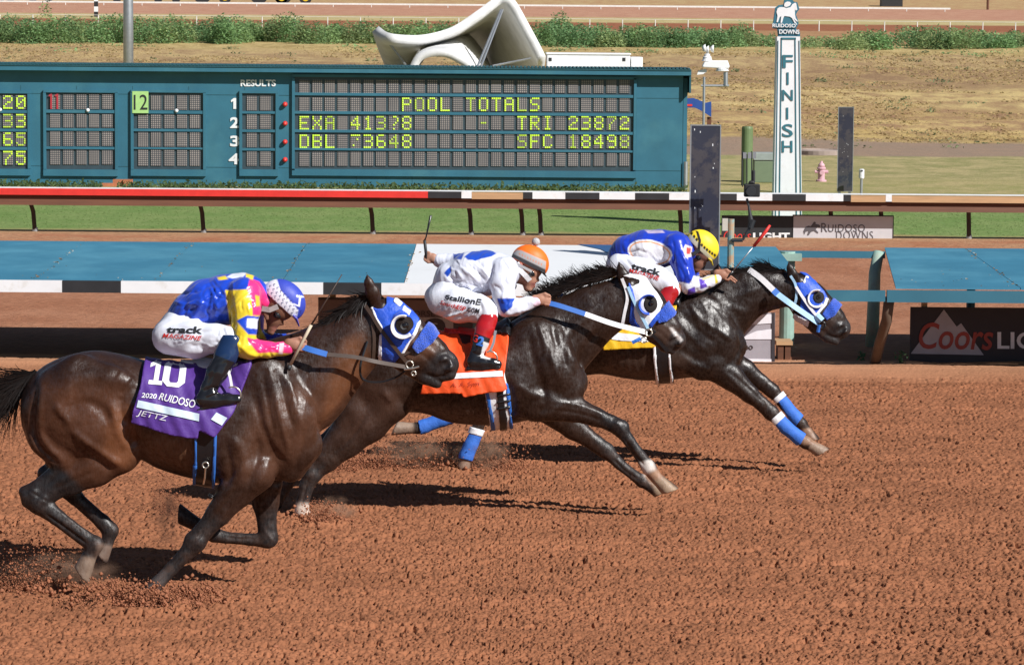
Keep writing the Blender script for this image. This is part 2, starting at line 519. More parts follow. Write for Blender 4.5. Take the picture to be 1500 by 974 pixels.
def shell(name, V, Q, N, poly, off, m, parent, side=None, y0=None, wave=0.0, mask=None, col=None, inner=0.004, flare=0.0):
    """A close-fitting cover: the body's faces inside the outline (photo pixels), lifted by off, trimmed to the outline, with an edge."""
    px = to_px(V)
    c = px[Q].mean(1)
    sel = in_poly(c, poly)
    yc = V[Q][:, :, 1].mean(1)
    if side == 'near': sel &= yc < y0
    if side == 'far': sel &= yc > y0
    if mask is not None: sel &= mask(V[Q].mean(1))
    q = Q[sel]
    if len(q) == 0: return None
    used = np.unique(q); ix = np.full(len(V), -1); ix[used] = np.arange(len(used))
    q = ix[q]; v = V[used].copy(); nn = N[used]; p = px[used]
    e = np.concatenate([q[:, [a, (a + 1) % 4]] for a in range(4)])
    key = np.sort(e, 1); key = key[:, 0] * (len(v) + 1) + key[:, 1]
    u, inv, ct = np.unique(key, return_inverse=True, return_counts=True)
    be = e[ct[inv] == 1]
    bv = np.unique(be)
    sp, dist = snap_poly(p[bv], poly)
    ok = dist < 9
    dpx = np.where(ok[:, None], sp - p[bv], 0)
    D = v[bv, 1]
    v[bv, 0] += dpx[:, 0] / FPX * D; v[bv, 2] -= dpx[:, 1] / FPX * D
    o_ = np.full(len(v), off)
    if wave:
        o_ = o_ + wave * (np.sin(v[:, 0] * 41 + v[:, 2] * 13) + np.sin(v[:, 0] * 23 - v[:, 2] * 31 + 1.3) + 0.6 * np.sin(v[:, 0] * 77 + v[:, 2] * 40))
    ov = v + nn * o_[:, None]
    if flare: ov = ov + np.stack([0 * v[:, 0], np.sign(v[:, 1] - y0) * flare * np.clip((v[:, 2].max() - v[:, 2]), 0, 1), 0 * v[:, 0]], 1)
    iv = v[bv] + nn[bv] * inner
    bi = np.full(len(v), -1); bi[bv] = np.arange(len(bv)) + len(v)
    rim = np.stack([be[:, 1], be[:, 0], bi[be[:, 0]], bi[be[:, 1]]], 1)
    AV = np.vstack([ov, iv]); AQ = np.vstack([q, rim])
    cc = None
    if col is not None:
        cc = col(np.vstack([v, v[bv]]))
    return mesh_obj(name, AV, AQ, m, parent, smooth=True, col=cc)
# ================================================================== THE SETTING
RNG = np.random.default_rng(7)
TAB = RNG.random((256, 256)).astype(np.float32)
def vnoise(x, y):
    xi = np.floor(x).astype(np.int64); yi = np.floor(y).astype(np.int64)
    fx = x - xi; fy = y - yi
    fx = fx * fx * (3 - 2 * fx); fy = fy * fy * (3 - 2 * fy)
    a = TAB[xi & 255, yi & 255]; b = TAB[(xi + 1) & 255, yi & 255]; c = TAB[xi & 255, (yi + 1) & 255]; d = TAB[(xi + 1) & 255, (yi + 1) & 255]
    return (a * (1 - fx) + b * fx) * (1 - fy) + (c * (1 - fx) + d * fx) * fy
def fbm(x, y, s, oc=4):
    r = 0; am = 1.0; t = 0
    for i in range(oc):
        r = r + am * vnoise(x * s + 17.3 * i, y * s - 9.1 * i); t += am; am *= 0.55; s *= 2.03
    return r / t
TERR = np.array([(-400, 0), (112, 0), (118, .15), (160, 3.0), (170, 3.25), (200, 3.9), (260, 6.0), (400, 12), (700, 22), (3000, 25)], float)
def terr(y): return np.interp(y, TERR[:, 0], TERR[:, 1])

# ---- ground colours as bands across the track (distance in metres : colour, second colour)
DIRT = (0.305, 0.124, 0.062); DIRT_PIT_SHADE = (0.15, 0.055, 0.028)  # the second, darker colour paints the shade of small pits as specks
BANDS = [(-400, DIRT, DIRT_PIT_SHADE), (32.95, (0.52, 0.27, 0.155), (0.46, 0.225, 0.13)), (34.6, (0.43, 0.20, 0.115), (0.36, 0.155, 0.085)),
         (54.0, (0.40, 0.17, 0.09), (0.46, 0.25, 0.14)), (57.0, (0.50, 0.31, 0.17), (0.40, 0.23, 0.12)),
         (58.2, (0.165, 0.255, 0.075), (0.22, 0.29, 0.10)), (70.0, (0.31, 0.29, 0.115), (0.43, 0.35, 0.17)),
         (82.0, (0.44, 0.36, 0.18), (0.28, 0.265, 0.11)), (99.0, (0.34, 0.235, 0.165), (0.30, 0.22, 0.16)),
         (114.0, (0.50, 0.36, 0.145), (0.34, 0.225, 0.11)), (120.0, (0.55, 0.40, 0.175), (0.33, 0.2, 0.11)),
         (125.0, (0.30, 0.175, 0.10), (0.46, 0.32, 0.14)), (129.0, (0.56, 0.42, 0.19), (0.36, 0.235, 0.12)),
         (139.0, (0.285, 0.18, 0.10), (0.40, 0.27, 0.135)), (150.0, (0.34, 0.225, 0.12), (0.48, 0.35, 0.17)),
         (158.0, (0.54, 0.41, 0.19), (0.36, 0.26, 0.11)), (172.0, (0.43, 0.25, 0.13), (0.36, 0.2, 0.1)), (206.0, (0.33, 0.135, 0.072), (0.29, 0.115, 0.06)),
         (220.0, (0.52, 0.42, 0.21), (0.44, 0.36, 0.17)), (232.0, (0.50, 0.28, 0.185), (0.45, 0.23, 0.15)), (262.0, (0.48, 0.34, 0.17), (0.42, 0.25, 0.13))]
def ground_material(name, fine):
    m = bpy.data.materials.new(name); m.use_nodes = True
    nt = m.node_tree; L = nt.links.new; P = nt.nodes['Principled BSDF']
    P.inputs['Roughness'].default_value = 0.95; P.inputs['Specular IOR Level'].default_value = 0.1
    ge = nd(nt, 'ShaderNodeNewGeometry'); sp = nd(nt, 'ShaderNodeSeparateXYZ'); L(ge.outputs['Position'], sp.inputs[0])
    wob = nd(nt, 'ShaderNodeTexNoise'); wob.inputs['Scale'].default_value = 0.35; wob.inputs['Detail'].default_value = 8; wob.inputs['Roughness'].default_value = 0.65
    L(ge.outputs['Position'], wob.inputs['Vector'])
    # edges wander more the farther away (in metres)
    amp = nd(nt, 'ShaderNodeMapRange'); amp.inputs[1].default_value = 30; amp.inputs[2].default_value = 140; amp.inputs[3].default_value = 0.5; amp.inputs[4].default_value = 8.0
    L(sp.outputs['Y'], amp.inputs[0])
    cut = nd(nt, 'ShaderNodeMapRange'); cut.inputs[1].default_value = 166; cut.inputs[2].default_value = 176; cut.inputs[3].default_value = 1.0; cut.inputs[4].default_value = 0.06; L(sp.outputs['Y'], cut.inputs[0])
    am2 = nd(nt, 'ShaderNodeMath', operation='MULTIPLY'); L(amp.outputs[0], am2.inputs[0]); L(cut.outputs[0], am2.inputs[1])
    a = nd(nt, 'ShaderNodeMath', operation='SUBTRACT'); L(wob.outputs[0], a.inputs[0]); a.inputs[1].default_value = 0.5
    b = nd(nt, 'ShaderNodeMath', operation='MULTIPLY'); L(a.outputs[0], b.inputs[0]); L(am2.outputs[0], b.inputs[1])
    c = nd(nt, 'ShaderNodeMath', operation='ADD'); L(sp.outputs['Y'], c.inputs[0]); L(b.outputs[0], c.inputs[1])
    dv = nd(nt, 'ShaderNodeMath', operation='DIVIDE'); L(c.outputs[0], dv.inputs[0]); dv.inputs[1].default_value = 300.0
    ramps = []
    for k in (1, 2):
        r = nd(nt, 'ShaderNodeValToRGB'); r.color_ramp.interpolation = 'LINEAR'
        cr = r.color_ramp
        while len(cr.elements) > 1: cr.elements.remove(cr.elements[0])
        cr.elements[0].position = 0.0; cr.elements[0].color = (*BANDS[0][k], 1)
        prev = BANDS[0]
        stops = []
        for bd in BANDS[1:]:
            soft = 0.12 if bd[0] < 60 else (0.6 if bd[0] < 120 else 0.8)
            stops.append(((bd[0] - soft) / 300.0, prev[k])); stops.append(((bd[0] + soft) / 300.0, bd[k])); prev = bd
        ramps.append((r, stops))
    # at most 32 stops a ramp: near and far halves
    def build(stops):
        r = nd(nt, 'ShaderNodeValToRGB'); cr = r.color_ramp
        cr.elements[0].position = max(stops[0][0], 0); cr.elements[0].color = (*stops[0][1], 1)
        cr.elements[1].position = min(stops[-1][0], 1); cr.elements[1].color = (*stops[-1][1], 1)
        for p_, c_ in stops[1:-1]:
            e = cr.elements.new(p_); e.color = (*c_, 1)
        L(dv.outputs[0], r.inputs[0])
        return r.outputs[0]
    outs = []
    for r, stops in ramps:
        nt.nodes.remove(r)
        near = [s for s in stops if s[0] < 118.0 / 300]; far = [s for s in stops if s[0] >= 118.0 / 300]
        o1, o2 = build(near), build(far)
        gt = nd(nt, 'ShaderNodeMath', operation='GREATER_THAN'); L(dv.outputs[0], gt.inputs[0]); gt.inputs[1].default_value = 118.0 / 300
        mx = nd(nt, 'ShaderNodeMix', data_type='RGBA'); L(gt.outputs[0], mx.inputs[0]); L(o1, mx.inputs[6]); L(o2, mx.inputs[7])
        outs.append(mx.outputs[2])
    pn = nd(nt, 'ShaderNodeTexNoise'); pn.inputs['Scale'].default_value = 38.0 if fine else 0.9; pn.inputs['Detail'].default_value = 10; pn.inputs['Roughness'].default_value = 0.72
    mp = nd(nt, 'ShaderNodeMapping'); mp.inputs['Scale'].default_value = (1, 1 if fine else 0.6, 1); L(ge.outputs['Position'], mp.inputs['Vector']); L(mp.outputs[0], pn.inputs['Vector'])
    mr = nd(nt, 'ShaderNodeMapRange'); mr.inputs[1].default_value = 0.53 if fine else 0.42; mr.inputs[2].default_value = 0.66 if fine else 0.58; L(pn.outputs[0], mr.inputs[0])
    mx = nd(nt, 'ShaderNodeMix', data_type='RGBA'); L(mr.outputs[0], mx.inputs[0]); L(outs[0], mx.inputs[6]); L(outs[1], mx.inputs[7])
    n3 = nd(nt, 'ShaderNodeTexNoise'); n3.inputs['Scale'].default_value = 1.1 if fine else 9.0; n3.inputs['Detail'].default_value = 9; n3.inputs['Roughness'].default_value = 0.62
    m9 = nd(nt, 'ShaderNodeMapping'); m9.inputs['Scale'].default_value = (0.45, 1.6, 1) if fine else (1, 1, 1); L(ge.outputs['Position'], m9.inputs['Vector']); L(m9.outputs[0], n3.inputs['Vector'])
    m3 = nd(nt, 'ShaderNodeMapRange'); m3.inputs[1].default_value = 0.3; m3.inputs[2].default_value = 0.7; m3.inputs[3].default_value = 0.78; m3.inputs[4].default_value = 1.2; L(n3.outputs[0], m3.inputs[0])
    mu = nd(nt, 'ShaderNodeVectorMath', operation='SCALE'); L(mx.outputs[2], mu.inputs[0]); L(m3.outputs[0], mu.inputs['Scale'])
    L(mu.outputs[0], P.inputs['Base Color'])
    bn = nd(nt, 'ShaderNodeTexNoise'); bn.inputs['Scale'].default_value = 70.0 if fine else 5.0; bn.inputs['Detail'].default_value = 8; bn.inputs['Roughness'].default_value = 0.7; L(ge.outputs['Position'], bn.inputs['Vector'])
    bu = nd(nt, 'ShaderNodeBump'); bu.inputs['Strength'].default_value = 0.55 if fine else 0.6; bu.inputs['Distance'].default_value = 0.012 if fine else 0.12
    L(bn.outputs[0], bu.inputs['Height']); L(bu.outputs[0], P.inputs['Normal'])
    return m
M['ground'] = ground_material('ground_soil_and_grass', False)
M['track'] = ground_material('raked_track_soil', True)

def ground_sheet():
    ys = np.concatenate([[-60, 0, 10, 16.5, 34.0, 34.2], np.arange(36, 112, 4), np.arange(112, 175, 1.5), np.arange(175, 300, 6), [330, 400, 500, 700, 1200, 2500]])
    xs = np.concatenate([[-2500, -900, -300, -150], np.arange(-90, 91, 3), [150, 300, 900, 2500]])
    X, Y = np.meshgrid(xs, ys)
    Z = terr(Y)
    Z = Z + np.where((Y > 113) & (Y < 172), 0.55 * (fbm(X + 300, Y, 0.11, 4) - 0.5), 0)
    Z = np.where(Y < 34.1, -0.045, Z)
    ny, nx = X.shape
    i = np.arange((ny - 1) * (nx - 1)); r, c = i // (nx - 1), i % (nx - 1)
    a = r * nx + c
    Q = np.stack([a, a + 1, a + nx + 1, a + nx], 1)
    o = mesh_obj('ground', np.stack([X, Y, Z], -1).reshape(-1, 3), Q, M['ground'], smooth=True)
    tag(o, kind='structure')
ground_sheet()

def billow(x, y, s): return np.abs(vnoise(x * s, y * s) * 2 - 1)
def track_height(X, Y):
    h = 0.030 * (fbm(X, Y * 1.0, 2.2, 2) - 0.5)
    tex = 0.012 * (fbm(X + 40, Y + 11, 9.0, 2) - 0.5) + 0.022 * (vnoise(X * 47, Y * 40) - 0.5) * (0.4 + vnoise(X * 6 + 9, Y * 6)) + 0.013 * (vnoise(X * 90 + 5, Y * 70) - 0.5)
    ss = lambda v: np.clip(v, 0, 1) ** 2 * (3 - 2 * np.clip(v, 0, 1))
    wet = 0.13 + 0.16 * fbm(X + 70, Y + 30, 0.9, 3)
    pits = 0.030 * ss((wet + 0.03 - vnoise(X * 52 + 60, Y * 36)) / 0.10) + 0.045 * ss((wet - 0.07 - vnoise(X * 27 + 20, Y * 19 + 7)) / 0.07)
    rough = np.clip((33.2 - Y) / 0.5, 0.12, 1)
    bank = 0.085 * np.clip((Y - 32.9) / 0.6, 0, 1)
    har = 0.007 * np.sin(Y * 21 + 1.5 * vnoise(X * 0.7, Y * 0.7)) * (0.3 + vnoise(X * 0.9 + 4, Y * 0.5))
    return h + (tex + har - pits) * rough + bank
HOOF_DENTS = []
def track_sheet():
    nr, nc = 1350, 1700
    D = 15.5 * (34.15 / 15.5) ** np.linspace(0, 1, nr)
    u = np.linspace(-1, 1, nc); u = (np.sign(u) * np.abs(u) ** 1.3) * 0.27
    Y = np.repeat(D[:, None], nc, 1); X = Y * u[None, :]
    Z = track_height(X, Y)
    for (x, y, r, dp) in HOOF_DENTS:
        q = ((X - x) ** 2 + (Y - y) ** 2) / r ** 2
        Z = Z - dp * np.exp(-q) + dp * 0.9 * np.exp(-(np.sqrt(q) - 1.5) ** 2 * 4)
    Z[:, 0] = -0.05; Z[:, -1] = -0.05; Z[0, :] = -0.05
    i = np.arange((nr - 1) * (nc - 1)); r, c = i // (nc - 1), i % (nc - 1); a = r * nc + c
    Q = np.stack([a, a + 1, a + nc + 1, a + nc], 1)
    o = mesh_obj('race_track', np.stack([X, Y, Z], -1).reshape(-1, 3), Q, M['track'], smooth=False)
    tag(o, kind='structure')

def lump(c, r, rng, sq=1.0):
    """a small irregular clod: jittered octahedron with split edges"""
    d = np.array([(1, 0, 0), (-1, 0, 0), (0, 1, 0), (0, -1, 0), (0, 0, 1), (0, 0, -1)], float)
    v = d * (r * rng.uniform(0.6, 1.25, (6, 1))) * np.array([1, 1, sq]) + rng.normal(0, r * 0.12, (6, 3)) + c
    return v
OCT = np.array([(0, 2, 4), (2, 1, 4), (1, 3, 4), (3, 0, 4), (2, 0, 5), (1, 2, 5), (3, 1, 5), (0, 3, 5)])
def lumps(name, C, R, m, rng, sq=1.0, **kw):
    V = np.concatenate([lump(c, r, rng, sq) for c, r in zip(C, R)])
    F = np.concatenate([OCT + 6 * i for i in range(len(C))])
    o = mesh_obj(name, V, F, m)
    return tag(o, **kw)

# ------------------------------------------------------------------ grass tufts and the belt of bushes: nobody could count them
def leaf_mass(name, C, S, cols, m, rng, flat=0.5, kind='stuff', label=None, cat=None):
    n = len(C)
    d1 = rng.normal(size=(n, 3)); d1[:, 2] *= flat; d1 /= np.linalg.norm(d1, axis=1)[:, None]
    d2 = rng.normal(size=(n, 3)); d2 -= d1 * (d1 * d2).sum(1)[:, None]; d2 /= np.linalg.norm(d2, axis=1)[:, None]
    a = C - d1 * S[:, None]; b = C + d2 * S[:, None] * 0.45; c = C + d1 * S[:, None]; d = C - d2 * S[:, None] * 0.45
    V = np.stack([a, b, c, d], 1).reshape(-1, 3)
    Q = np.arange(4 * n).reshape(n, 4)
    o = mesh_obj(name, V, Q, m, col=np.repeat(cols, 4, 0))
    return tag(o, label, cat, None, kind)
M['leaf'] = mat('bush_leaves', (1, 1, 1), 0.75, attr='Col', var=0.2, scale=3, spec=0.2)
def let_light_through(m, col, k):
    nt = m.node_tree; P = nt.nodes['Principled BSDF']; out = [n for n in nt.nodes if n.type == 'OUTPUT_MATERIAL'][0]
    vc = nd(nt, 'ShaderNodeVertexColor'); vc.layer_name = 'Col'
    t = nd(nt, 'ShaderNodeBsdfTranslucent'); nt.links.new(vc.outputs['Color'], t.inputs['Color'])
    mx = nd(nt, 'ShaderNodeMixShader'); mx.inputs[0].default_value = k
    nt.links.new(P.outputs[0], mx.inputs[1]); nt.links.new(t.outputs[0], mx.inputs[2]); nt.links.new(mx.outputs[0], out.inputs['Surface'])
let_light_through(M['leaf'], None, 0.5)
def bushes():
    rng = np.random.default_rng(11)
    C = []; S = []; K = []
    def clump(px, D, hgt, wid, n, shade):
        g = at(px, 100, D); x0 = g.x; z0 = float(terr(D)) - 0.05
        th = rng.uniform(0, 2 * math.pi, n); el = np.arcsin(rng.uniform(0.0, 1, n)); rr = rng.uniform(0.35, 1, n) ** 0.6
        x = x0 + wid * rr * np.cos(th) * np.cos(el); y = D + wid * 0.7 * rr * np.sin(th) * np.cos(el); z = z0 + hgt * rr * np.sin(el)
        z += rng.normal(0, 0.06, n)
        C.append(np.stack([x, y, z], 1)); S.append(rng.uniform(0.035, 0.10, n))
        base = np.array(shade) * rng.uniform(0.8, 1.25)
        K.append(base * rng.uniform(0.6, 1.5, (n, 1)))
    greens = [(0.20, 0.33, 0.14), (0.24, 0.355, 0.15), (0.18, 0.31, 0.14), (0.28, 0.36, 0.16)]
    for px in np.arange(-300, 1800, 10):
        dens = 1.0 if px < 1110 else (0.35 if px < 1250 else 0.9)
        if 0.93 < vnoise(np.array(px * 0.013), np.array(3.3)): continue
        hh = (1.3 if px < 560 else 1.05 if px < 1100 else 0.55 if px < 1250 else 0.9) * (0.72 + 0.62 * float(vnoise(np.array(px * 0.031 + 5), np.array(1.7))))
        clump(px + rng.uniform(-6, 6), rng.uniform(163.5, 170), hh, rng.uniform(0.6, 1.15), int(800 * dens), greens[rng.integers(0, 4)])
    for px in np.arange(-260, 1700, 37):      # low weeds at the foot of the belt
        if rng.random() < 0.45: clump(px + rng.uniform(-15, 15), rng.uniform(155, 162), rng.uniform(0.12, 0.3), rng.uniform(0.5, 1.3), 60, greens[rng.integers(0, 4)])
    for _ in range(170):
        D = rng.uniform(104, 160); clump(rng.uniform(-250, 1750), D, rng.uniform(.03, .12), rng.uniform(.2, .9), 26, (0.20, 0.235, 0.12))
    clump(66, 172, 2.3, 0.5, 300, greens[1]); clump(820, 168, 1.75, 0.9, 1000, greens[0]); clump(340, 166, 1.5, 1.2, 1300, greens[0])
    leaf_mass('bushes', np.concatenate(C), np.concatenate(S), np.concatenate(K), M['leaf'], rng)
bushes()
def dry_grass():
    rng = np.random.default_rng(5)
    n = 60000
    Y = rng.uniform(113, 160, n); X = rng.uniform(-0.2, 0.2, n) * Y
    p = fbm(X + 300, Y, 0.23, 4)
    keep = p > 0.47
    X, Y, p = X[keep], Y[keep], p[keep]; n = len(X)
    Z = terr(Y) + 0.55 * (fbm(X + 300, Y, 0.11, 4) - 0.5)
    H = rng.uniform(0.02, 0.07, n)
    W = rng.uniform(0.03, 0.10, n)
    t = rng.uniform(0, math.pi, n); ax = np.stack([np.cos(t), np.sin(t), 0 * t], 1)
    B = np.stack([X, Y, Z], 1)
    V = np.stack([B - ax * W[:, None], B + ax * W[:, None], B + ax * (W * rng.uniform(-1, 1.6, n))[:, None] + np.stack([0 * H, 0 * H, H], 1)], 1).reshape(-1, 3)
    cols = np.array([(0.56, 0.43, 0.21), (0.48, 0.35, 0.165), (0.36, 0.25, 0.13), (0.27, 0.25, 0.12)])[rng.choice(4, n, p=[.45, .3, .18, .07])] * rng.uniform(0.8, 1.2, (n, 1))
    o = mesh_obj('dry_grass', V, np.arange(3 * n).reshape(n, 3), M['leaf'], col=np.repeat(cols, 3, 0)); tag(o, kind='stuff')
    # lawn and weeds
    n = 30000
    Y = rng.uniform(58.4, 70.5, n); X = rng.uniform(-0.19, 0.19, n) * Y
    H = rng.uniform(0.006, 0.018, n); W = rng.uniform(0.01, 0.03, n)
    t = rng.uniform(0, math.pi, n); ax = np.stack([np.cos(t), np.sin(t), 0 * t], 1); B = np.stack([X, Y, 0 * X - 0.005], 1)
    V = np.stack([B - ax * W[:, None], B + ax * W[:, None], B + ax * (W * rng.uniform(-2, 2, n))[:, None] + np.stack([0 * H, 0 * H, H], 1)], 1).reshape(-1, 3)
    cols = np.array([(0.17, 0.26, 0.078), (0.225, 0.295, 0.105), (0.15, 0.235, 0.065)])[rng.choice(3, n)] * rng.uniform(0.8, 1.2, (n, 1))
    o = mesh_obj('turf_grass', V, np.arange(3 * n).reshape(n, 3), M['leaf'], col=np.repeat(cols, 3, 0)); tag(o, kind='stuff')
    n = 5200
    X = rng.uniform(at(-300, 0, 74.4).x, at(1010, 0, 74.4).x, n); Y = rng.uniform(73.9, 75.1, n)
    k = fbm(X + 50, Y * 0 + 2, 0.9, 4) > 0.40; X, Y = X[k], Y[k]; n = len(X)
    C = np.stack([X, Y, rng.uniform(0.0, 0.17, n) * rng.uniform(0.2, 1, n)], 1)
    leaf_mass('weeds', C, rng.uniform(0.03, 0.07, n), np.array([(0.10, 0.15, 0.06)]) * rng.uniform(0.6, 1.5, (n, 1)), M['leaf'], rng, 1.0)
dry_grass()

# ------------------------------------------------------------------ helpers on a facade at distance D
def rect(px0, py0, px1, py1, D):
    mx, my = (px0 + px1) / 2, (py0 + py1) / 2
    return at(px0, my, D).x, at(px1, my, D).x, at(mx, py1, D).z, at(mx, py0, D).z
def fbox(mb, px0, py0, px1, py1, D, d0, d1, m=0):
    x0, x1, z0, z1 = rect(px0, py0, px1, py1, D)
    return mb.box((x0, D + d0, z0), (x1, D + d1, z1), m)

FONT57 = {
 'P': "11110 10001 10001 11110 10000 10000 10000", 'O': "01110 10001 10001 10001 10001 10001 01110", 'L': "10000 10000 10000 10000 10000 10000 11111",
 'T': "11111 00100 00100 00100 00100 00100 00100", 'A': "01110 10001 10001 11111 10001 10001 10001", 'S': "01111 10000 10000 01110 00001 00001 11110",
 'E': "11111 10000 10000 11110 10000 10000 11111", 'X': "10001 10001 01010 00100 01010 10001 10001", '4': "00010 00110 01010 10010 11111 00010 00010",
 '1': "00100 01100 00100 00100 00100 00100 01110", '3': "11110 00001 00001 01110 00001 00001 11110", '8': "01110 10001 10001 01110 10001 10001 01110",
 '-': "00000 00000 00000 01110 00000 00000 00000", 'D': "11110 10001 10001 10001 10001 10001 11110", 'B': "11110 10001 10001 11110 10001 10001 11110",
 '7': "11111 00001 00010 00100 01000 01000 01000", '6': "01110 10000 10000 11110 10001 10001 01110", 'R': "11110 10001 10001 11110 10100 10010 10001",
 'I': "01110 00100 00100 00100 00100 00100 01110", '2': "01110 10001 00001 00110 01000 10000 11111", 'F': "11111 10000 10000 11110 10000 10000 10000",
 'C': "01110 10001 10000 10000 10000 10001 01110", '9': "01110 10001 10001 01111 00001 00001 01110", '0': "01110 10001 10011 10101 11001 10001 01110",
 '5': "11111 10000 11110 00001 00001 10001 01110", '~': "00110 00001 00001 00010 00100 00000 00100", '^': "11111 00000 00010 00000 00000 01000 00000"}
def cell_mat():
    m = bpy.data.materials.new('lamp_cell_grille'); m.use_nodes = True
    nt = m.node_tree; L = nt.links.new; P = nt.nodes['Principled BSDF']; P.inputs['Roughness'].default_value = 0.7
    tc = nd(nt, 'ShaderNodeTexCoord'); sp = nd(nt, 'ShaderNodeSeparateXYZ'); L(tc.outputs['Object'], sp.inputs[0])
    out = []
    for ax in ('X', 'Z'):
        a = nd(nt, 'ShaderNodeMath', operation='MULTIPLY'); L(sp.outputs[ax], a.inputs[0]); a.inputs[1].default_value = 2 * math.pi / 0.047
        s = nd(nt, 'ShaderNodeMath', operation='SINE'); L(a.outputs[0], s.inputs[0]); out.append(s.outputs[0])
    mm = nd(nt, 'ShaderNodeMath', operation='MINIMUM'); L(out[0], mm.inputs[0]); L(out[1], mm.inputs[1])
    mr = nd(nt, 'ShaderNodeMapRange'); L(mm.outputs[0], mr.inputs[0]); mr.inputs[1].default_value = -0.75; mr.inputs[2].default_value = -0.1
    ns = nd(nt, 'ShaderNodeTexNoise'); ns.inputs['Scale'].default_value = 1.6; ns.inputs['Detail'].default_value = 4; L(tc.outputs['Object'], ns.inputs['Vector'])
    m2 = nd(nt, 'ShaderNodeMix', data_type='RGBA'); L(ns.outputs[0], m2.inputs[0]); m2.inputs[6].default_value = (0.17, 0.15, 0.14, 1); m2.inputs[7].default_value = (0.42, 0.37, 0.34, 1)
    mx = nd(nt, 'ShaderNodeMix', data_type='RGBA'); L(mr.outputs[0], mx.inputs[0]); mx.inputs[6].default_value = (0.04, 0.045, 0.055, 1); L(m2.outputs[2], mx.inputs[7])
    L(mx.outputs[2], P.inputs['Base Color'])
    return m
M['cell'] = cell_mat()
M['screen'] = mat('display_backing', (0.035, 0.06, 0.075), 0.5, var=0.2)
M['lamp_on'] = emit_mat('lit_yellow_lamps', (0.55, 0.82, 0.05), 0.52)

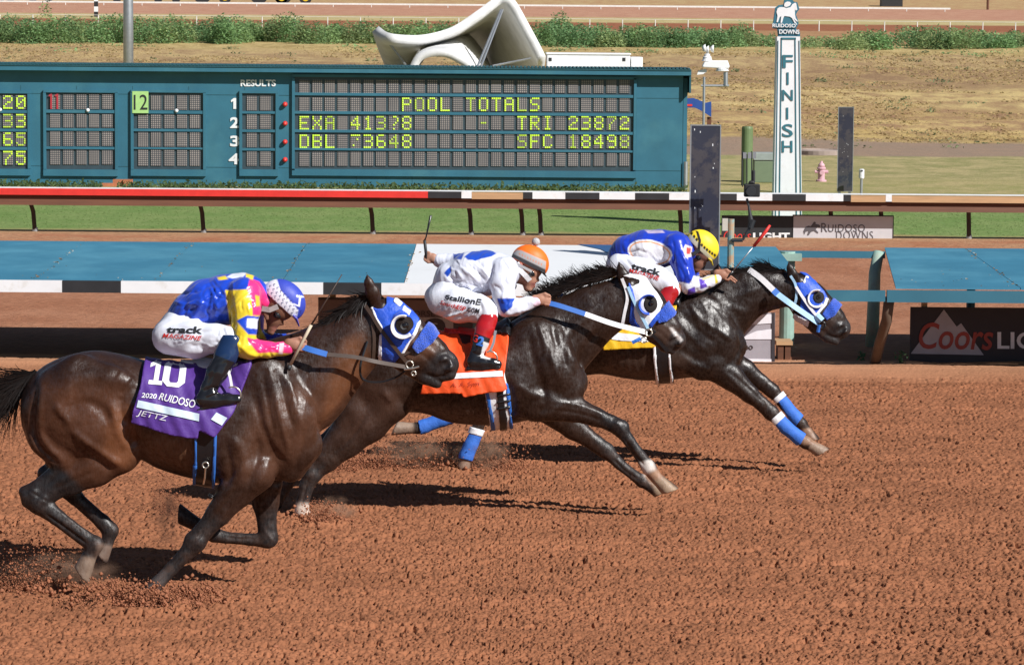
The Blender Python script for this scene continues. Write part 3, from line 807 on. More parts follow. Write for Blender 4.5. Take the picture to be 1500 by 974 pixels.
M['lamp_dim'] = emit_mat('weak_yellow_lamps', (0.46, 0.66, 0.06), 0.28)
def scoreboard():
    D = 75.3
    root = empty('scoreboard', (at(500, 275, D).x, D, 0), 'long teal tote board with pool totals in yellow lamp digits, behind the turf rail', 'scoreboard')
    mb = MB(); x0, x1, z0, z1 = rect(-420, 108, 1000, 274, D)
    mb.box((x0, D, -0.05), (x1, D + 1.3, at(500, 99.5, D).z)); w_ = mb.build('wall', M['teal'], root)
    mb = MB()
    for px in range(-380, 1000, 82): a = at(px, 150, D).x; mb.box((a, D - 0.003, 0.02), (a + 0.012, D - 0.001, z1 - 0.3))
    zs_ = at(500, 141, D).z; mb.box((x0 + .02, D - 0.006, zs_), (x1 - .01, D - 0.004, zs_ + 0.01)); zs_ = at(500, 247, D).z; mb.box((x0 + .02, D - 0.006, zs_), (x1 - .01, D - 0.004, zs_ + 0.01))
    mb.build('panel_seam', M['teal_dark'], root)
    mb = MB(); xr = at(1012, 100, D).x
    zr = at(500, 98, D).z
    n = 260
    for i in range(n):      # corrugated roof sheets
        a = x0 - 0.2 + (xr - x0 + 0.2) * i / n; b = a + (xr - x0 + 0.2) / n * 0.62
        mb.box((a, D - 0.28, zr + 0.002), (b, D + 1.9, zr + 0.035))
    mb.box((x0 - 0.2, D - 0.27, zr - 0.03), (xr, D + 1.9, zr), 0)
    mb.build('roof', M['teal_dark'], root)
    mb = MB(); zf = at(500, 107, D - 0.25).z
    mb.box((x0 - 0.2, D - 0.25, zf), (xr, D - 0.21, zr - 0.032))
    mb.box((xr - 0.04, D - 0.205, zf - 0.4), (xr, D + 1.8, zr - 0.032), 1)
    mb.box((xr - 0.55, D + 0.3, zf - 0.45), (xr - 0.05, D + 1.7, zr - 0.04), 1)
    mb.build('fascia', [M['teal'], M['teal_dark']], root)
    mb = MB(); x2 = at(1001, 200, D).x
    mb.box((x2 + 0.0, D + 0.15, 0), (x2 + 0.09, D + 1.2, z1 - 0.02)); mb.tube([(x2 + 0.06, D - 0.03, 0.02), (x2 + 0.06, D - 0.03, 0.65)], 0.05, 8, 1)
    mb.build('end_trim', [M['teal'], M['steel']], root)
    def panel(px0, py0, px1, py1, cols, rows, rowpx, texts, colx, cw):
        """frame proud of the wall, backing, cells, rails between the rows, lit lamps"""
        t = 4
        mb = MB()
        for (a, b, c, d) in ((px0, py0, px1, py0 + t), (px0, py1 - t * 2.4, px1, py1), (px0, py0 + t, px0 + t, py1 - t * 2.4), (px1 - t, py0 + t, px1, py1 - t * 2.4)):
            fbox(mb, a, b, c, d, D, -0.07, 0.02)
        fr = mb.build('display_frame', M['teal'], root)
        mb = MB(); fbox(mb, px0 + t, py0 + t, px1 - t, py1 - t * 2.4, D, -0.015, -0.004)
        bk = mb.build('display', M['screen'], fr)
        mb = MB()
        for (ra, rb) in rowpx:
            for c in range(cols):
                xa = colx + c * cw
                if xa + cw * 0.86 > px1 - t: continue
                fbox(mb, xa + cw * 0.08, ra, xa + cw * 0.86, rb, D, -0.035, -0.017)
        mb.build('lamp_cells', M['cell'], fr)
        mb = MB()
        for (ra, rb), (rc, rd) in zip(rowpx[:-1], rowpx[1:]):
            fbox(mb, px0 + t, rb + 1.2, px1 - t, rc - 1.2, D, -0.055, -0.017)
        mb.build('rail', M['teal'], fr)
        for r, c, s in texts:
            ra, rb = rowpx[r]
            for k, ch in enumerate(s):
                if ch not in FONT57: continue
                mb = MB()
                rows_ = FONT57[ch].split()
                xa = colx + (c + k) * cw + cw * 0.10; pw = cw * 0.74 / 5; ph = (rb - ra) / 7.0
                for j, line in enumerate(rows_):
                    for i, bit in enumerate(line):
                        if bit == '1': fbox(mb, xa + i * pw + pw * 0.14, ra + j * ph + ph * 0.16, xa + i * pw + pw * 0.86, ra + j * ph + ph * 0.84, D, -0.047, -0.037)
                mb.build('lit_character', M['lamp_on'] if (k * 7 + r * 5 + c) % 4 else M['lamp_dim'], fr)
        return fr
    rows5 = [(117.5, 136.5), (143, 163.5), (170, 190.5), (197, 217.5), (223, 243.5)]
    panel(428, 111, 932, 259, 26, 5, rows5, [(1, 8, 'POOL TOTALS'), (2, 0, 'EXA 413~8'), (2, 14, '-'), (2, 17, 'TRI 23872'), (3, 0, 'DBL ^3648'), (3, 17, 'SFC 18498')], 437, 18.75)
    rows4 = [(140, 160), (167, 187.5), (194, 214), (221, 242)]
    panel(-55, 133, 45, 257, 5, 4, rows4, [(0, 3, '20'), (1, 3, '33'), (2, 3, '65'), (3, 3, '75')], -54, 19)
    panel(64, 132, 173, 258, 5, 4, [(139, 160), (167, 187), (193, 214), (220, 241)], [], 72.5, 19)
    panel(192, 132, 302, 258, 5, 4, [(140, 161), (168, 188), (194, 215), (220, 243)], [], 201, 19)
    panel(351, 133, 408, 258, 2, 4, [(141, 162), (168, 189), (195, 216), (222, 243)], [], 360, 19.6)
    panel(-190, 132, -80, 258, 5, 4, rows4, [], -182, 19)
    mb = MB(); fbox(mb, 194.5, 134, 218, 166, D, -0.085, -0.072)
    pl = mb.build('number_plate', mat('pale_green_plate', (0.38, 0.62, 0.22), 0.5), root)
    flat_decal('numeral', text_geo('12', 0.0), [(196, 139), (216, 139), (216, 161), (196, 161)], D - 0.09, M['black'], pl)
    mred = mat('faded_red_numeral', (0.42, 0.035, 0.05), 0.6)
    flat_decal('numeral', poly_geo([[(x + .14, 0), (x + .30, 0), (x + .30, 1), (x + .16, 1), (x - .0, .92), (x - .0, .82), (x + .14, .86)] for x in (.05, .6)]), [(70.5, 138), (87, 138), (87, 160), (70.5, 160)], D - 0.06, mred, root)
    flat_decal('results_lettering', text_geo('RESULTS', 0.03), [(352.5, 117), (404, 117), (404, 127), (352.5, 127)], D - 0.012, M['white'], root, 0.01)
    for i, (r, a, b) in enumerate(((152, 338, 347), (180, 337, 350), (207, 337, 351), (233, 335, 350))):
        flat_decal('numeral', text_geo(str(i + 1), 0.035) if i else poly_geo([[(.42, 0), (.88, 0), (.88, 1), (.5, 1), (.05, .8), (.05, .6), (.42, .72)]]), [(a, r - 8), (b, r - 8), (b, r + 8), (a, r + 8)], D - 0.012, M['white'], root, 0.01)
        mb = MB(); c = at(417.5, r + 1.2, D - 0.03); mb.lathe((c.x, D - 0.11, c.z), [(0.0, 0.0), (0.035, 0.01), (0.055, 0.04), (0.058, 0.105)], 12, 0, 'Y'); mb.build('signal_lamp', M['red'], root, smooth=True)
    for (a, b) in ((128.5, 161.8), (258.5, 162.5), (0, 161)):
        mb = MB(); c = at(a, b, D - 0.08); mb.lathe((c.x, D - 0.10, c.z), [(0.0, 0.0), (0.04, 0.012), (0.045, 0.035)], 10, 0, 'Y'); mb.build('white_knob', M['white'], root, smooth=True)
    # bricks left on the weedy foot of the wall
    for k, (a, b, c, d, dd) in enumerate(((166, 263, 180, 269, -0.35), (181, 263, 194, 269, -0.42), (150, 268.5, 166, 272.5, -0.5))):
        mb = MB(); fbox(mb, a, b, c, d, D + dd, -0.12, 0.1)
        x0_, x1_, z0_, z1_ = rect(a, b, c, d, D + dd)
        o = MB().box((x0_, D + dd - 0.1, -0.01 if k == 2 else 0.0), (x1_, D + dd + 0.1, z1_)).build('cinder_block', mat('terracotta_block', (0.42, 0.15, 0.07), 0.9, var=0.2), None, origin=((x0_ + x1_) / 2, D + dd, 0))
        tag(o, ('terracotta block under the panel gap, left of a matching pair', 'terracotta block at the right end of the pair below the 12 panel', 'low broken terracotta piece lying left of the two blocks')[k], 'block')
scoreboard()

# ------------------------------------------------------------------ white saddle-shaped shell behind the board
def bandshell():
    root = empty('bandshell', (at(670, 100, 95).x, 95, 0), 'white saddle-shaped concrete shell rising behind the scoreboard roof', 'bandshell')
    mw = mat('weathered_white_shell', (0.66, 0.66, 0.66), 0.7, var=0.08, scale=2, col2=(0.55, 0.55, 0.54), scale2=1.2)
    rim = smooth_path([(550, 43, 91), (566, 54, 90), (592, 58, 90), (625, 57, 90.5), (664, 46, 91), (700, 23, 91.5), (726, 4, 92), (741, -1, 92), (752, 8, 92), (769, 38, 92), (784, 66, 92), (794, 86, 92)], 5)
    inn = smooth_path([(580, 118, 96), (592, 112, 96), (606, 100, 96.5), (622, 78, 97), (648, 58, 97.5), (678, 50, 98), (690, 55, 98), (704, 72, 98), (718, 96, 97.5), (738, 112, 97), (760, 116, 96), (790, 118, 95)], 5)
    n = min(len(rim), len(inn)); k = 9; V = []; F = []
    for i in range(n):
        for j in range(k):
            t = j / (k - 1); p = rim[i] * (1 - t) + inn[i] * t
            p = p + np.array([0, 10 * math.sin(math.pi * t) * (0.25 + abs(i / n - 0.5)), 1.2 * math.sin(math.pi * t)])
            V.append(at(*p))
    for i in range(n - 1):
        for j in range(k - 1): F.append((i * k + j, i * k + j + 1, (i + 1) * k + j + 1, (i + 1) * k + j))
    o = MB().add(V, F).build('roof_shell', mw, root, smooth=True)
    sd = o.modifiers.new('thick', 'SOLIDIFY'); sd.thickness = 0.24; sd.offset = 0
    V = []; F = []
    arc = smooth_path([(600, 150), (603, 110), (607, 97), (616, 84), (634, 78), (656, 80), (676, 90), (688, 99), (700, 120), (705, 150)], 4)
    back = smooth_path([(605, 150), (606, 105), (609, 86), (622, 68), (648, 57), (680, 52), (700, 72), (714, 98), (720, 120), (722, 150)], 4)
    for (a, b), (c, d) in zip(arc, back): V += [at(a, b, 89), at(c, d, 97.2)]
    for i in range(len(arc) - 1): F.append((2 * i, 2 * i + 1, 2 * i + 3, 2 * i + 2))
    o = MB().add(V, F).build('vault', mw, root, smooth=True)
    sd = o.modifiers.new('thick', 'SOLIDIFY'); sd.thickness = 0.2; sd.offset = 0
    for pts in (((734, 15, 91.8), (699, 99, 90)), ((736, 15, 91.8), (704, 99, 90)), ((560, 50, 90.4), (600, 104, 91)), ((778, 86, 92), (722, 97, 92))):
        MB().tube([at(*p) for p in pts], 0.035, 6).build('stay_cable', M['steel'], root)
    mb = MB()
    for px in (560, 610, 700, 780): q = at(px, 110, 96); mb.box((q.x - 0.2, 96, 0), (q.x + 0.2, 96.4, q.z))
    mb.build('pier', mw, root)
bandshell()

def trailer():
    D = 97
    root = empty('trailer', (at(870, 97, D).x, D, 0), 'white box trailer parked behind the scoreboard, beside the curved shell', 'trailer')
    x0, x1, _, z1 = rect(801, 78, 923, 97, D)
    mb = MB(); mb.box((x0, D, 0.5), (x1, D + 2.2, z1 - 0.06)); mb.box((x0 - 0.03, D - 0.03, z1 - 0.06), (x1 + 0.03, D + 2.23, z1))
    mb.build('body', M['white'], root, bevel=0.03)
    a, b, _, z2 = rect(923, 84, 942, 97, D)
    MB().box((a + 0.035, D + 0.2, 0.8), (b, D + 1.9, z2)).build('air_unit', M['white'], root, bevel=0.03)
    for px in (806, 914):
        q0, q1, za, zb = rect(px - 2.2, 85, px + 2.2, 90, D); MB().box((q0, D - 0.012, za), (q1, D - 0.002, zb)).build('vent', M['black'], root)
    for px in (820, 905):
        c = at(px, 200, D); MB().lathe((c.x, D - 0.02, 0.33), [(0.0, -0.1), (0.33, -0.1), (0.33, 0.12), (0.0, 0.12)], 16, 0, 'Y').build('wheel', M['dark_rubber'], root)
trailer()
def light_pole():
    D = 92; x = at(188, 60, D).x
    root = empty('light_pole', (x, D, 0), 'tall galvanised light pole rising behind the left of the scoreboard', 'pole')
    MB().tube([(x, D, 0), (x, D, 4), (x - 0.02, D, 13)], [0.15, 0.14, 0.09], 16).build('mast', M['steel'], root, smooth=True)
    MB().tube([(x, D, 0), (x, D, 0.12)], 0.3, 12).build('base_flange', M['steel'], root)
    MB().box((x - 0.8, D - 0.2, 13.0), (x + 0.8, D + 0.2, 13.3)).build('lamp_head', M['steel'], root)
light_pole()

def weather_station():
    D = 77.2; c = at(1031, 150, D)
    root = empty('weather_station', (c.x, D, 0), 'white weather station with wind cups on a thin pole beside the scoreboard', 'weather station')
    zt = at(1031, 113, D).z
    MB().tube([(c.x, D, 0), (c.x, D, zt)], 0.032, 10).build('pole', M['steel'], root)
    a = at(1027, 126, D); b = at(1068, 126, D)
    MB().tube([a, b], 0.028, 8).tube([at(1063, 126, D), at(1063, 106, D)], 0.055, 10).build('cross_arm', M['steel'], root)
    mw = mat('white_plastic', (0.8, 0.8, 0.8), 0.4, var=0.03)
    mb = MB(); mb.prism([at(*p, D - 0.12) for p in ((1029, 97), (1032, 91), (1044, 89), (1066, 89), (1069, 98), (1067, 101), (1030, 99))], (0, 0.26, 0)); mb.lathe(at(1058, 105, D), [(0.15, 0), (0.16, 0.03), (0.12, 0.045), (0.16, 0.06), (0.12, 0.075), (0.0, 0.08)], 14)
    mb.build('sensor_body', mw, root, bevel=0.03)
    q = at(1036, 80, D)
    mb = MB(); mb.lathe(q, [(0.13, -0.16), (0.10, -0.10), (0.10, -0.06), (0.07, -0.04), (0.07, 0.0), (0.025, 0.02), (0.02, 0.10), (0.0, 0.105)], 14)
    mb.build('rotor_head', mw, root)
    for px, py in ((1032, 71), (1044, 72), (1037, 73)):
        p = at(px, py, D); mb = MB(); mb.lathe(p, [(0.0, -0.06), (0.06, -0.04), (0.095, 0.02), (0.09, 0.02), (0.0, -0.03)], 12, 0, 'X'); mb.tube([at(1036, 74, D), p], 0.01, 5); mb.build('wind_cup', mw, root, smooth=True)
    mb = MB(); mb.prism([at(*p, D - 0.01) for p in ((1021, 110), (1023, 104), (1034, 101), (1036, 105), (1030, 109))], (0, 0.02, 0)); mb.build('wind_vane', mw, root)
weather_station()

def board_sign_behind():
    D = 86
    root = empty('course_sign', (at(1030, 160, D).x, D, 0), 'small blue sign with a red bar just past the end of the scoreboard', 'sign')
    mb = MB(); mb.prism([at(*p, D) for p in ((1000, 145), (1016, 144), (1034, 151), (1042, 149), (1042, 172), (1030, 164), (1018, 158), (1000, 158))], (0, 0.05, 0)); mb.build('panel', mat('blue_sign_paint', (0.02, 0.07, 0.28), 0.5), root)
    flat_decal('red_bar', poly_geo([[(0, 0), (1, 0), (1, 1), (0, 1)]]), [(1003, 153), (1014, 153), (1014, 156), (1003, 156)], D - 0.01, M['red'], root)
    x = at(1039, 170, D).x; MB().box((x - 0.05, D + 0.06, 0), (x + 0.06, D + 0.16, at(1039, 172, D).z)).build('post', M['wood'], root)
board_sign_behind()

# ------------------------------------------------------------------ finish post
def finish_post():
    D = 60.0
    root = empty('finish_post', (at(1153, 335, D).x, D, 0), 'tall white tapered post lettered FINISH with a horse and rider emblem on top', 'finish post')
    def col(px0, px1, py, d0, d1): return [at(px0, py, D) + Vector((0, d0, 0)), at(px1, py, D) + Vector((0, d0, 0)), at(px1, py, D) + Vector((0, d1, 0)), at(px0, py, D) + Vector((0, d1, 0))]
    b = col(1132.5, 1175, 337, 0, 0.45); t = col(1138.5, 1172, 54, 0, 0.42)
    for v in b: v.z = -0.02
    MB().hexa(b, t).build('column', M['white'], root)
    mg = mat('teal_lettering', (0.03, 0.15, 0.19), 0.5)
    for q in ([(1139.3, 60), (1140.4, 60), (1136.5, 335), (1135.2, 335)], [(1170, 60), (1171.3, 60), (1174, 335), (1172.6, 335)], [(1144, 57), (1145.6, 57), (1142.3, 335), (1140.8, 335)], [(1164, 57), (1165.6, 57), (1167.7, 335), (1166.2, 335)], [(1144, 55.5), (1166, 55.5), (1166, 58.5), (1144, 58.5)]):
        flat_decal('border_stripe', poly_geo([[(0, 0), (1, 0), (1, 1), (0, 1)]]), q, D - 0.008, mg, root, 0.006)
    for ch, a, c, l, r in (('F', 81, 100, 1146.5, 1161.5), ('I', 106.5, 124.5, 1152.4, 1155.4), ('N', 132, 148, 1146, 1161.5), ('I', 158, 175, 1151.8, 1154.8), ('S', 182, 201, 1146, 1161.5), ('H', 206.5, 223.5, 1145.5, 1161)):
        flat_decal('letter', text_geo(ch, 0.01), [(l, a), (r, a), (r, c), (l, c)], D - 0.01, mg, root, 0.008)
    # emblem: teal cut-out board with a white horse and rider, the course's name below
    mb = MB(); mb.prism([at(*p, D) for p in ((1133, 33), (1136, 12), (1141, 8), (1148, 7), (1149, 1), (1153, -2), (1160, -1), (1163, 3), (1168, 4), (1171, 14), (1168, 18), (1166, 22), (1169, 30), (1170, 35), (1166, 42), (1172, 48), (1172, 54), (1140, 54), (1139, 43), (1132, 42))], (0, 0.12, 0))
    em = mb.build('emblem', M['teal'], root)
    mb = MB()
    mb.prism([at(*p, D - 0.014) for p in ((1137.5, 33), (1139, 24), (1137.4, 18), (1139, 13), (1142, 11), (1148, 11), (1152, 12.5), (1158, 11), (1161, 6.5), (1165, 4.5), (1166.5, 6), (1168, 15), (1165.5, 16), (1164.5, 14), (1164.5, 22), (1165.5, 27), (1169, 32), (1167, 32), (1162, 27.5), (1168, 36.5), (1165.5, 37), (1160, 27), (1157, 25), (1149, 24), (1147.5, 27), (1145.5, 34), (1143.4, 34), (1144.5, 24), (1142, 26), (1139.6, 33))], (0, 0.012, 0))
    mb.prism([at(*p, D - 0.02) for p in ((1148.5, 8), (1149.5, 5), (1153, 2.8), (1157, 3.2), (1159, 5.5), (1157, 9), (1152, 11), (1149, 10))], (0, 0.018, 0))
    mb.build('horse_and_rider', M['white'], em)
    MB().prism([at(*p, D - 0.02) for p in ((1131, 34.2), (1166, 34.8), (1166, 41.5), (1131, 41))], (0, 0.016, 0)).build('name_plate', M['teal'], em)
    flat_decal('name_lettering', text_geo('RUIDOSO', 0.025), [(1131.5, 35), (1165.5, 35.5), (1165.5, 41), (1131.5, 40.5)], D - 0.026, M['white'], em, 0.008)
    flat_decal('name_lettering', text_geo('DOWNS', 0.025), [(1141.5, 43.5), (1171, 44), (1171, 50.5), (1141.5, 50)], D - 0.022, M['white'], em, 0.008)
finish_post()

# ------------------------------------------------------------------ mirrors at the line
M['mirror'] = mat('tinted_mirror_painted_reflection', (0.060, 0.058, 0.068), 0.10, var=0.15, scale=1.5, spec=0.6, col2=(0.03, 0.035, 0.055), scale2=1.4, thr=(0.48, 0.52))  # sharp blue-black patches paint a reflection into the glass colour
def mirror(px0, px1, py0, py1, D, label, zb=None):
    x0, x1, z0, z1 = rect(px0, py0, px1, py1, D)
    root = empty('finish_mirror', ((x0 + x1) / 2, D, 0), label, 'mirror')
    f = 0.012
    MB().box((x0 + f, D - 0.004, z0 + f), (x1 - f, D + 0.02, z1 - f)).build('glass', M['mirror'], root)
    mb = MB()
    for lo, hi in (((x0, z0), (x0 + f, z1)), ((x1 - f, z0), (x1, z1)), ((x0 + f, z0), (x1 - f, z0 + f)), ((x0 + f, z1 - f), (x1 - f, z1))): mb.box((lo[0], D - 0.008, lo[1]), (hi[0], D + 0.03, hi[1]))
    mb.build('frame', M['steel'], root)
    MB().box((x0 + 0.03, D + 0.04, -0.05), (x0 + 0.09, D + 0.1, z1 - 0.05)).box((x1 - 0.09, D + 0.04, -0.05), (x1 - 0.03, D + 0.1, z1 - 0.05)).build('post', M['steel'], root)
    rng = np.random.default_rng(int(px0)); mb = MB()
    for _ in range(14):
        x = rng.uniform(x0 + .03, x1 - .03); z = rng.uniform(z0 + .05, z1 - .05); s = rng.uniform(.003, .01)
        mb.box((x, D - 0.0065, z), (x + s, D - 0.0045, z + s * rng.uniform(.5, 3)))
    mb.build('bird_droppings', M['white'], root)
mirror(1010, 1055, 183, 396, 35.4, 'large dark mirror panel standing at the main track rail behind the yellow-capped rider')
mirror(1227, 1250, 157, 281, 73.4, 'narrow dark mirror panel standing on the infield right of the finish post')

# ------------------------------------------------------------------ infield furniture
def hydrant():
    D = 80.5; c = at(1203, 262, D); s = 1.0
    root = empty('fire_hydrant', (c.x, D, 0), 'faded pink fire hydrant on the infield between finish post and mirror', 'hydrant')
    mp = mat('faded_pink_paint', (0.60, 0.35, 0.40), 0.6)
    z = 0.0
    MB().lathe((c.x, D, 0), [(0.13, 0), (0.13, 0.04), (0.085, 0.05), (0.085, 0.30), (0.11, 0.31), (0.11, 0.34), (0.08, 0.36)], 16).build('barrel', mp, root, smooth=False)
    MB().lathe((c.x, D, 0.36), [(0.085, 0), (0.08, 0.05), (0.05, 0.09), (0.03, 0.10), (0.03, 0.14), (0.0, 0.14)], 16).build('bonnet', mp, root, smooth=True)
    for sx in (-1, 1): MB().lathe((c.x + sx * 0.11, D, 0.24), [(0.0, -0.05), (0.045, -0.05), (0.045, 0.05), (0.02, 0.06), (0.0, 0.06)], 10, 0, 'X').build('outlet_cap', mp, root)
    MB().lathe((c.x, D - 0.1, 0.22), [(0.0, -0.04), (0.055, -0.04), (0.055, 0.05), (0.0, 0.05)], 10, 0, 'Y').build('outlet_cap', mp, root)
hydrant()
def bollards():
    D = 73.0; x = at(1262, 260, D).x; z = at(1262, 247.5, D).z
    root = empty('marker_post', (x, D, 0), 'short white-topped marker post on the infield right of the narrow mirror', 'post')
    MB().tube([(x, D, -0.03), (x, D, z - 0.2)], 0.03, 8).build('stem', M['steel'], root)
    MB().lathe((x, D, z - 0.22), [(0.05, 0), (0.06, 0.02), (0.06, 0.20), (0.04, 0.215), (0, 0.215)], 12).build('cap', M['white'], root)
    MB().box((x - 0.015, D - 0.066, z - 0.06), (x + 0.02, D - 0.06, z - 0.02)).build('dark_slot', M['black'], root)
    D = 78.0; x = at(1094.5, 210, D).x; z = at(1094, 185.5, D).z
    mg = mat('olive_green_paint', (0.125, 0.18, 0.075), 0.55, var=0.1)
    o = MB().lathe((x, D, 0), [(0.135, 0), (0.135, z - 0.05), (0.12, z), (0, z)], 18).build('green_bollard', mg, None, origin=(x, D, 0), smooth=False)
    tag(o, 'tall olive green round post on the infield behind the remote camera', 'bollard')
    D = 79.5; x0, x1, z0, z1 = rect(1104.5, 224, 1136, 281, D)
    root = empty('utility_box', ((x0 + x1) / 2, D, 0), 'grey-green utility cabinet on the grass just left of the finish post', 'utility box')
    MB().box((x0, D, 0), (x1, D + 0.6, z1 - 0.2)).build('cabinet', mat('grey_green_paint', (0.15, 0.2, 0.12), 0.6, var=0.1), root, bevel=0.02)
    MB().box((x0 - 0.02, D - 0.02, z1 - 0.19), (x1 + 0.02, D + 0.62, z1)).build('lid', mat('grey_lid', (0.28, 0.32, 0.3), 0.5), root, bevel=0.02)
    D = 100.0; c = at(1204, 224, D)
    o = MB().lathe((c.x, D, 0.0), [(0.75, 0), (0.75, 0.12), (0.62, 0.16), (0.60, 0.10), (0.0, 0.09)], 28).build('culvert_ring', mat('dusty_concrete', (0.34, 0.27, 0.23), 0.85), None, origin=(c.x, D, 0))
    tag(o, 'low round concrete ring lying on the dusty path behind the finish post', 'culvert ring')
bollards()

# ------------------------------------------------------------------ turf rail
def turf_rail():
    D = 56.9
    root = empty('turf_rail', (0, D, 0), 'long brown-board rail with a red, then black and white top strip along the turf', 'rail')
    ztop, zb = at(750, 281.5, D).z, at(750, 291, D).z
    segs = [(-420, 627, 'red'), (627, 676, 'black'), (676, 691, 'white'), (691, 766, 'tan_wood'), (766, 780, 'black'), (780, 828, 'white'), (828, 878, 'black'), (878, 930, 'white'), (930, 980, 'black'), (980, 1030, 'white'), (1030, 1079, 'black'), (1079, 1131, 'white'), (1131, 1180, 'black'), (1180, 1235, 'white'), (1235, 1246, 'black'), (1246, 1297, 'tan_wood'), (1297, 1306, 'white'), (1306, 1920, 'tan_wood')]
    for a, b, mk in segs:
        x0, x1 = at(a, 286, D).x, at(b, 286, D).x
        dz = 0.0 if mk != 'tan_wood' else -0.012
        MB().box((x0 + 0.001, D - 0.06, zb + dz), (x1 - 0.001, D + 0.1, ztop + dz)).build('top_strip', M[mk], root)
    xA, xB = at(-420, 290, D).x, at(1920, 290, D).x
    zw = at(750, 306, D).z
    MB().hexa([(xA, D - 0.02, zw), (xB, D - 0.02, zw), (xB, D + 0.02, zw), (xA, D + 0.02, zw)], [(xA, D + 0.03, zb - 0.003), (xB, D + 0.03, zb - 0.003), (xB, D + 0.07, zb - 0.003), (xA, D + 0.07, zb - 0.003)]).build('board', M['wood'], root)
    MB().box((xA, D - 0.03, ztop + 0.002), (xB, D + 0.22, ztop + 0.014)).build('cap_board', M['white'], root)
    md = mat('dark_brown_post', (0.03, 0.015, 0.011), 0.6)
    for px in (-200, 46, 295, 545, 690, 766, 793, 1000, 1222, 1296, 1425, 1600):
        x = at(px, 320, D).x
        big = px in (766, 793, 1222, 1296)
        MB().tube([(x - 0.07, D + 0.09, zb - 0.005), (x - 0.02, D + 0.36, 0.35), (x, D + 0.42, -0.03)], 0.04, 8).build('post', md, root)
        MB().lathe((x, D + 0.42, -0.03), [(0.05, 0), (0.05, 0.09), (0.042, 0.1)], 10).build('post_foot', M['steel'], root)
    x = at(1413, 288, D).x
turf_rail()
def turf_signs():
    D = 57.16
    x0, x1, _, z1 = rect(1057, 316, 1161, 353, D)
    xa, xb = rect(1162, 316, 1308, 353, D)[:2]
    root = empty('rail_sign', ((x0 + x1) / 2, D, 0), 'black beer sign lettered LIGHT standing under the turf rail, left of the grey sign', 'sign')
    zs = z1
    MB().box((x0, D - 0.0, 0.0), (x1, D + 0.03, zs)).build('panel', M['black'], root)
    mw = M['white']
    flat_decal('lettering', text_geo('LIGHT', 0.04), [(1103, 341), (1157, 341), (1157, 352), (1103, 352)], D - 0.006, mw, root)
    flat_decal('script', text_geo('Coors', 0.0, 0.3), [(1060, 338), (1100, 338), (1100, 352), (1060, 352)], D - 0.006, M['red'], root)
    root = empty('rail_sign', ((xa + xb) / 2, D, 0), 'pale grey sign of the race course with a horse emblem, under the turf rail', 'sign')
    MB().box((xa, D, 0.0), (xb, D + 0.03, zs)).build('panel', mat('pale_grey_panel', (0.55, 0.53, 0.55), 0.5, var=0.05), root)
    f = 0.012; mb = MB()
    mb.box((xa - f, D - 0.01, -0.01), (xa, D + 0.04, zs)); mb.box((xb, D - 0.01, -0.01), (xb + f, D + 0.04, zs)); mb.box((xa - f, D - 0.01, zs + 0.001), (xb + f, D + 0.04, zs + 0.02)); mb.build('frame', M['black'], root)
    mg = mat('dark_grey_lettering', (0.10, 0.09, 0.10), 0.6)
    flat_decal('lettering', text_geo('R', 0.0), [(1203, 327), (1212, 327), (1212, 340), (1203, 340)], D - 0.006, mg, root)
    flat_decal('lettering', text_geo('UIDOSO', 0.0, spacing=1.1), [(1213, 329), (1267, 329), (1267, 340), (1213, 340)], D - 0.006, mg, root)
    flat_decal('lettering', text_geo('DOWNS', -0.01, spacing=1.15), [(1225, 339), (1279, 339), (1279, 351), (1225, 351)], D - 0.006, mg, root)
    hp = [[(0.0, .35), (.12, .62), (.3, .72), (.42, .66), (.5, .8), (.62, 1), (.72, .95), (.7, .85), (.9, .8), (1, .68), (.95, .6), (.8, .62), (.72, .45), (.88, .25), (.84, .18), (.62, .36), (.45, .3), (.3, .05), (.22, .06), (.3, .36), (.12, .3), (.05, .1)]]
    flat_decal('horse_emblem', poly_geo(hp), [(1177, 325), (1202, 325), (1202, 346), (1177, 346)], D - 0.006, mg, root)
turf_signs()

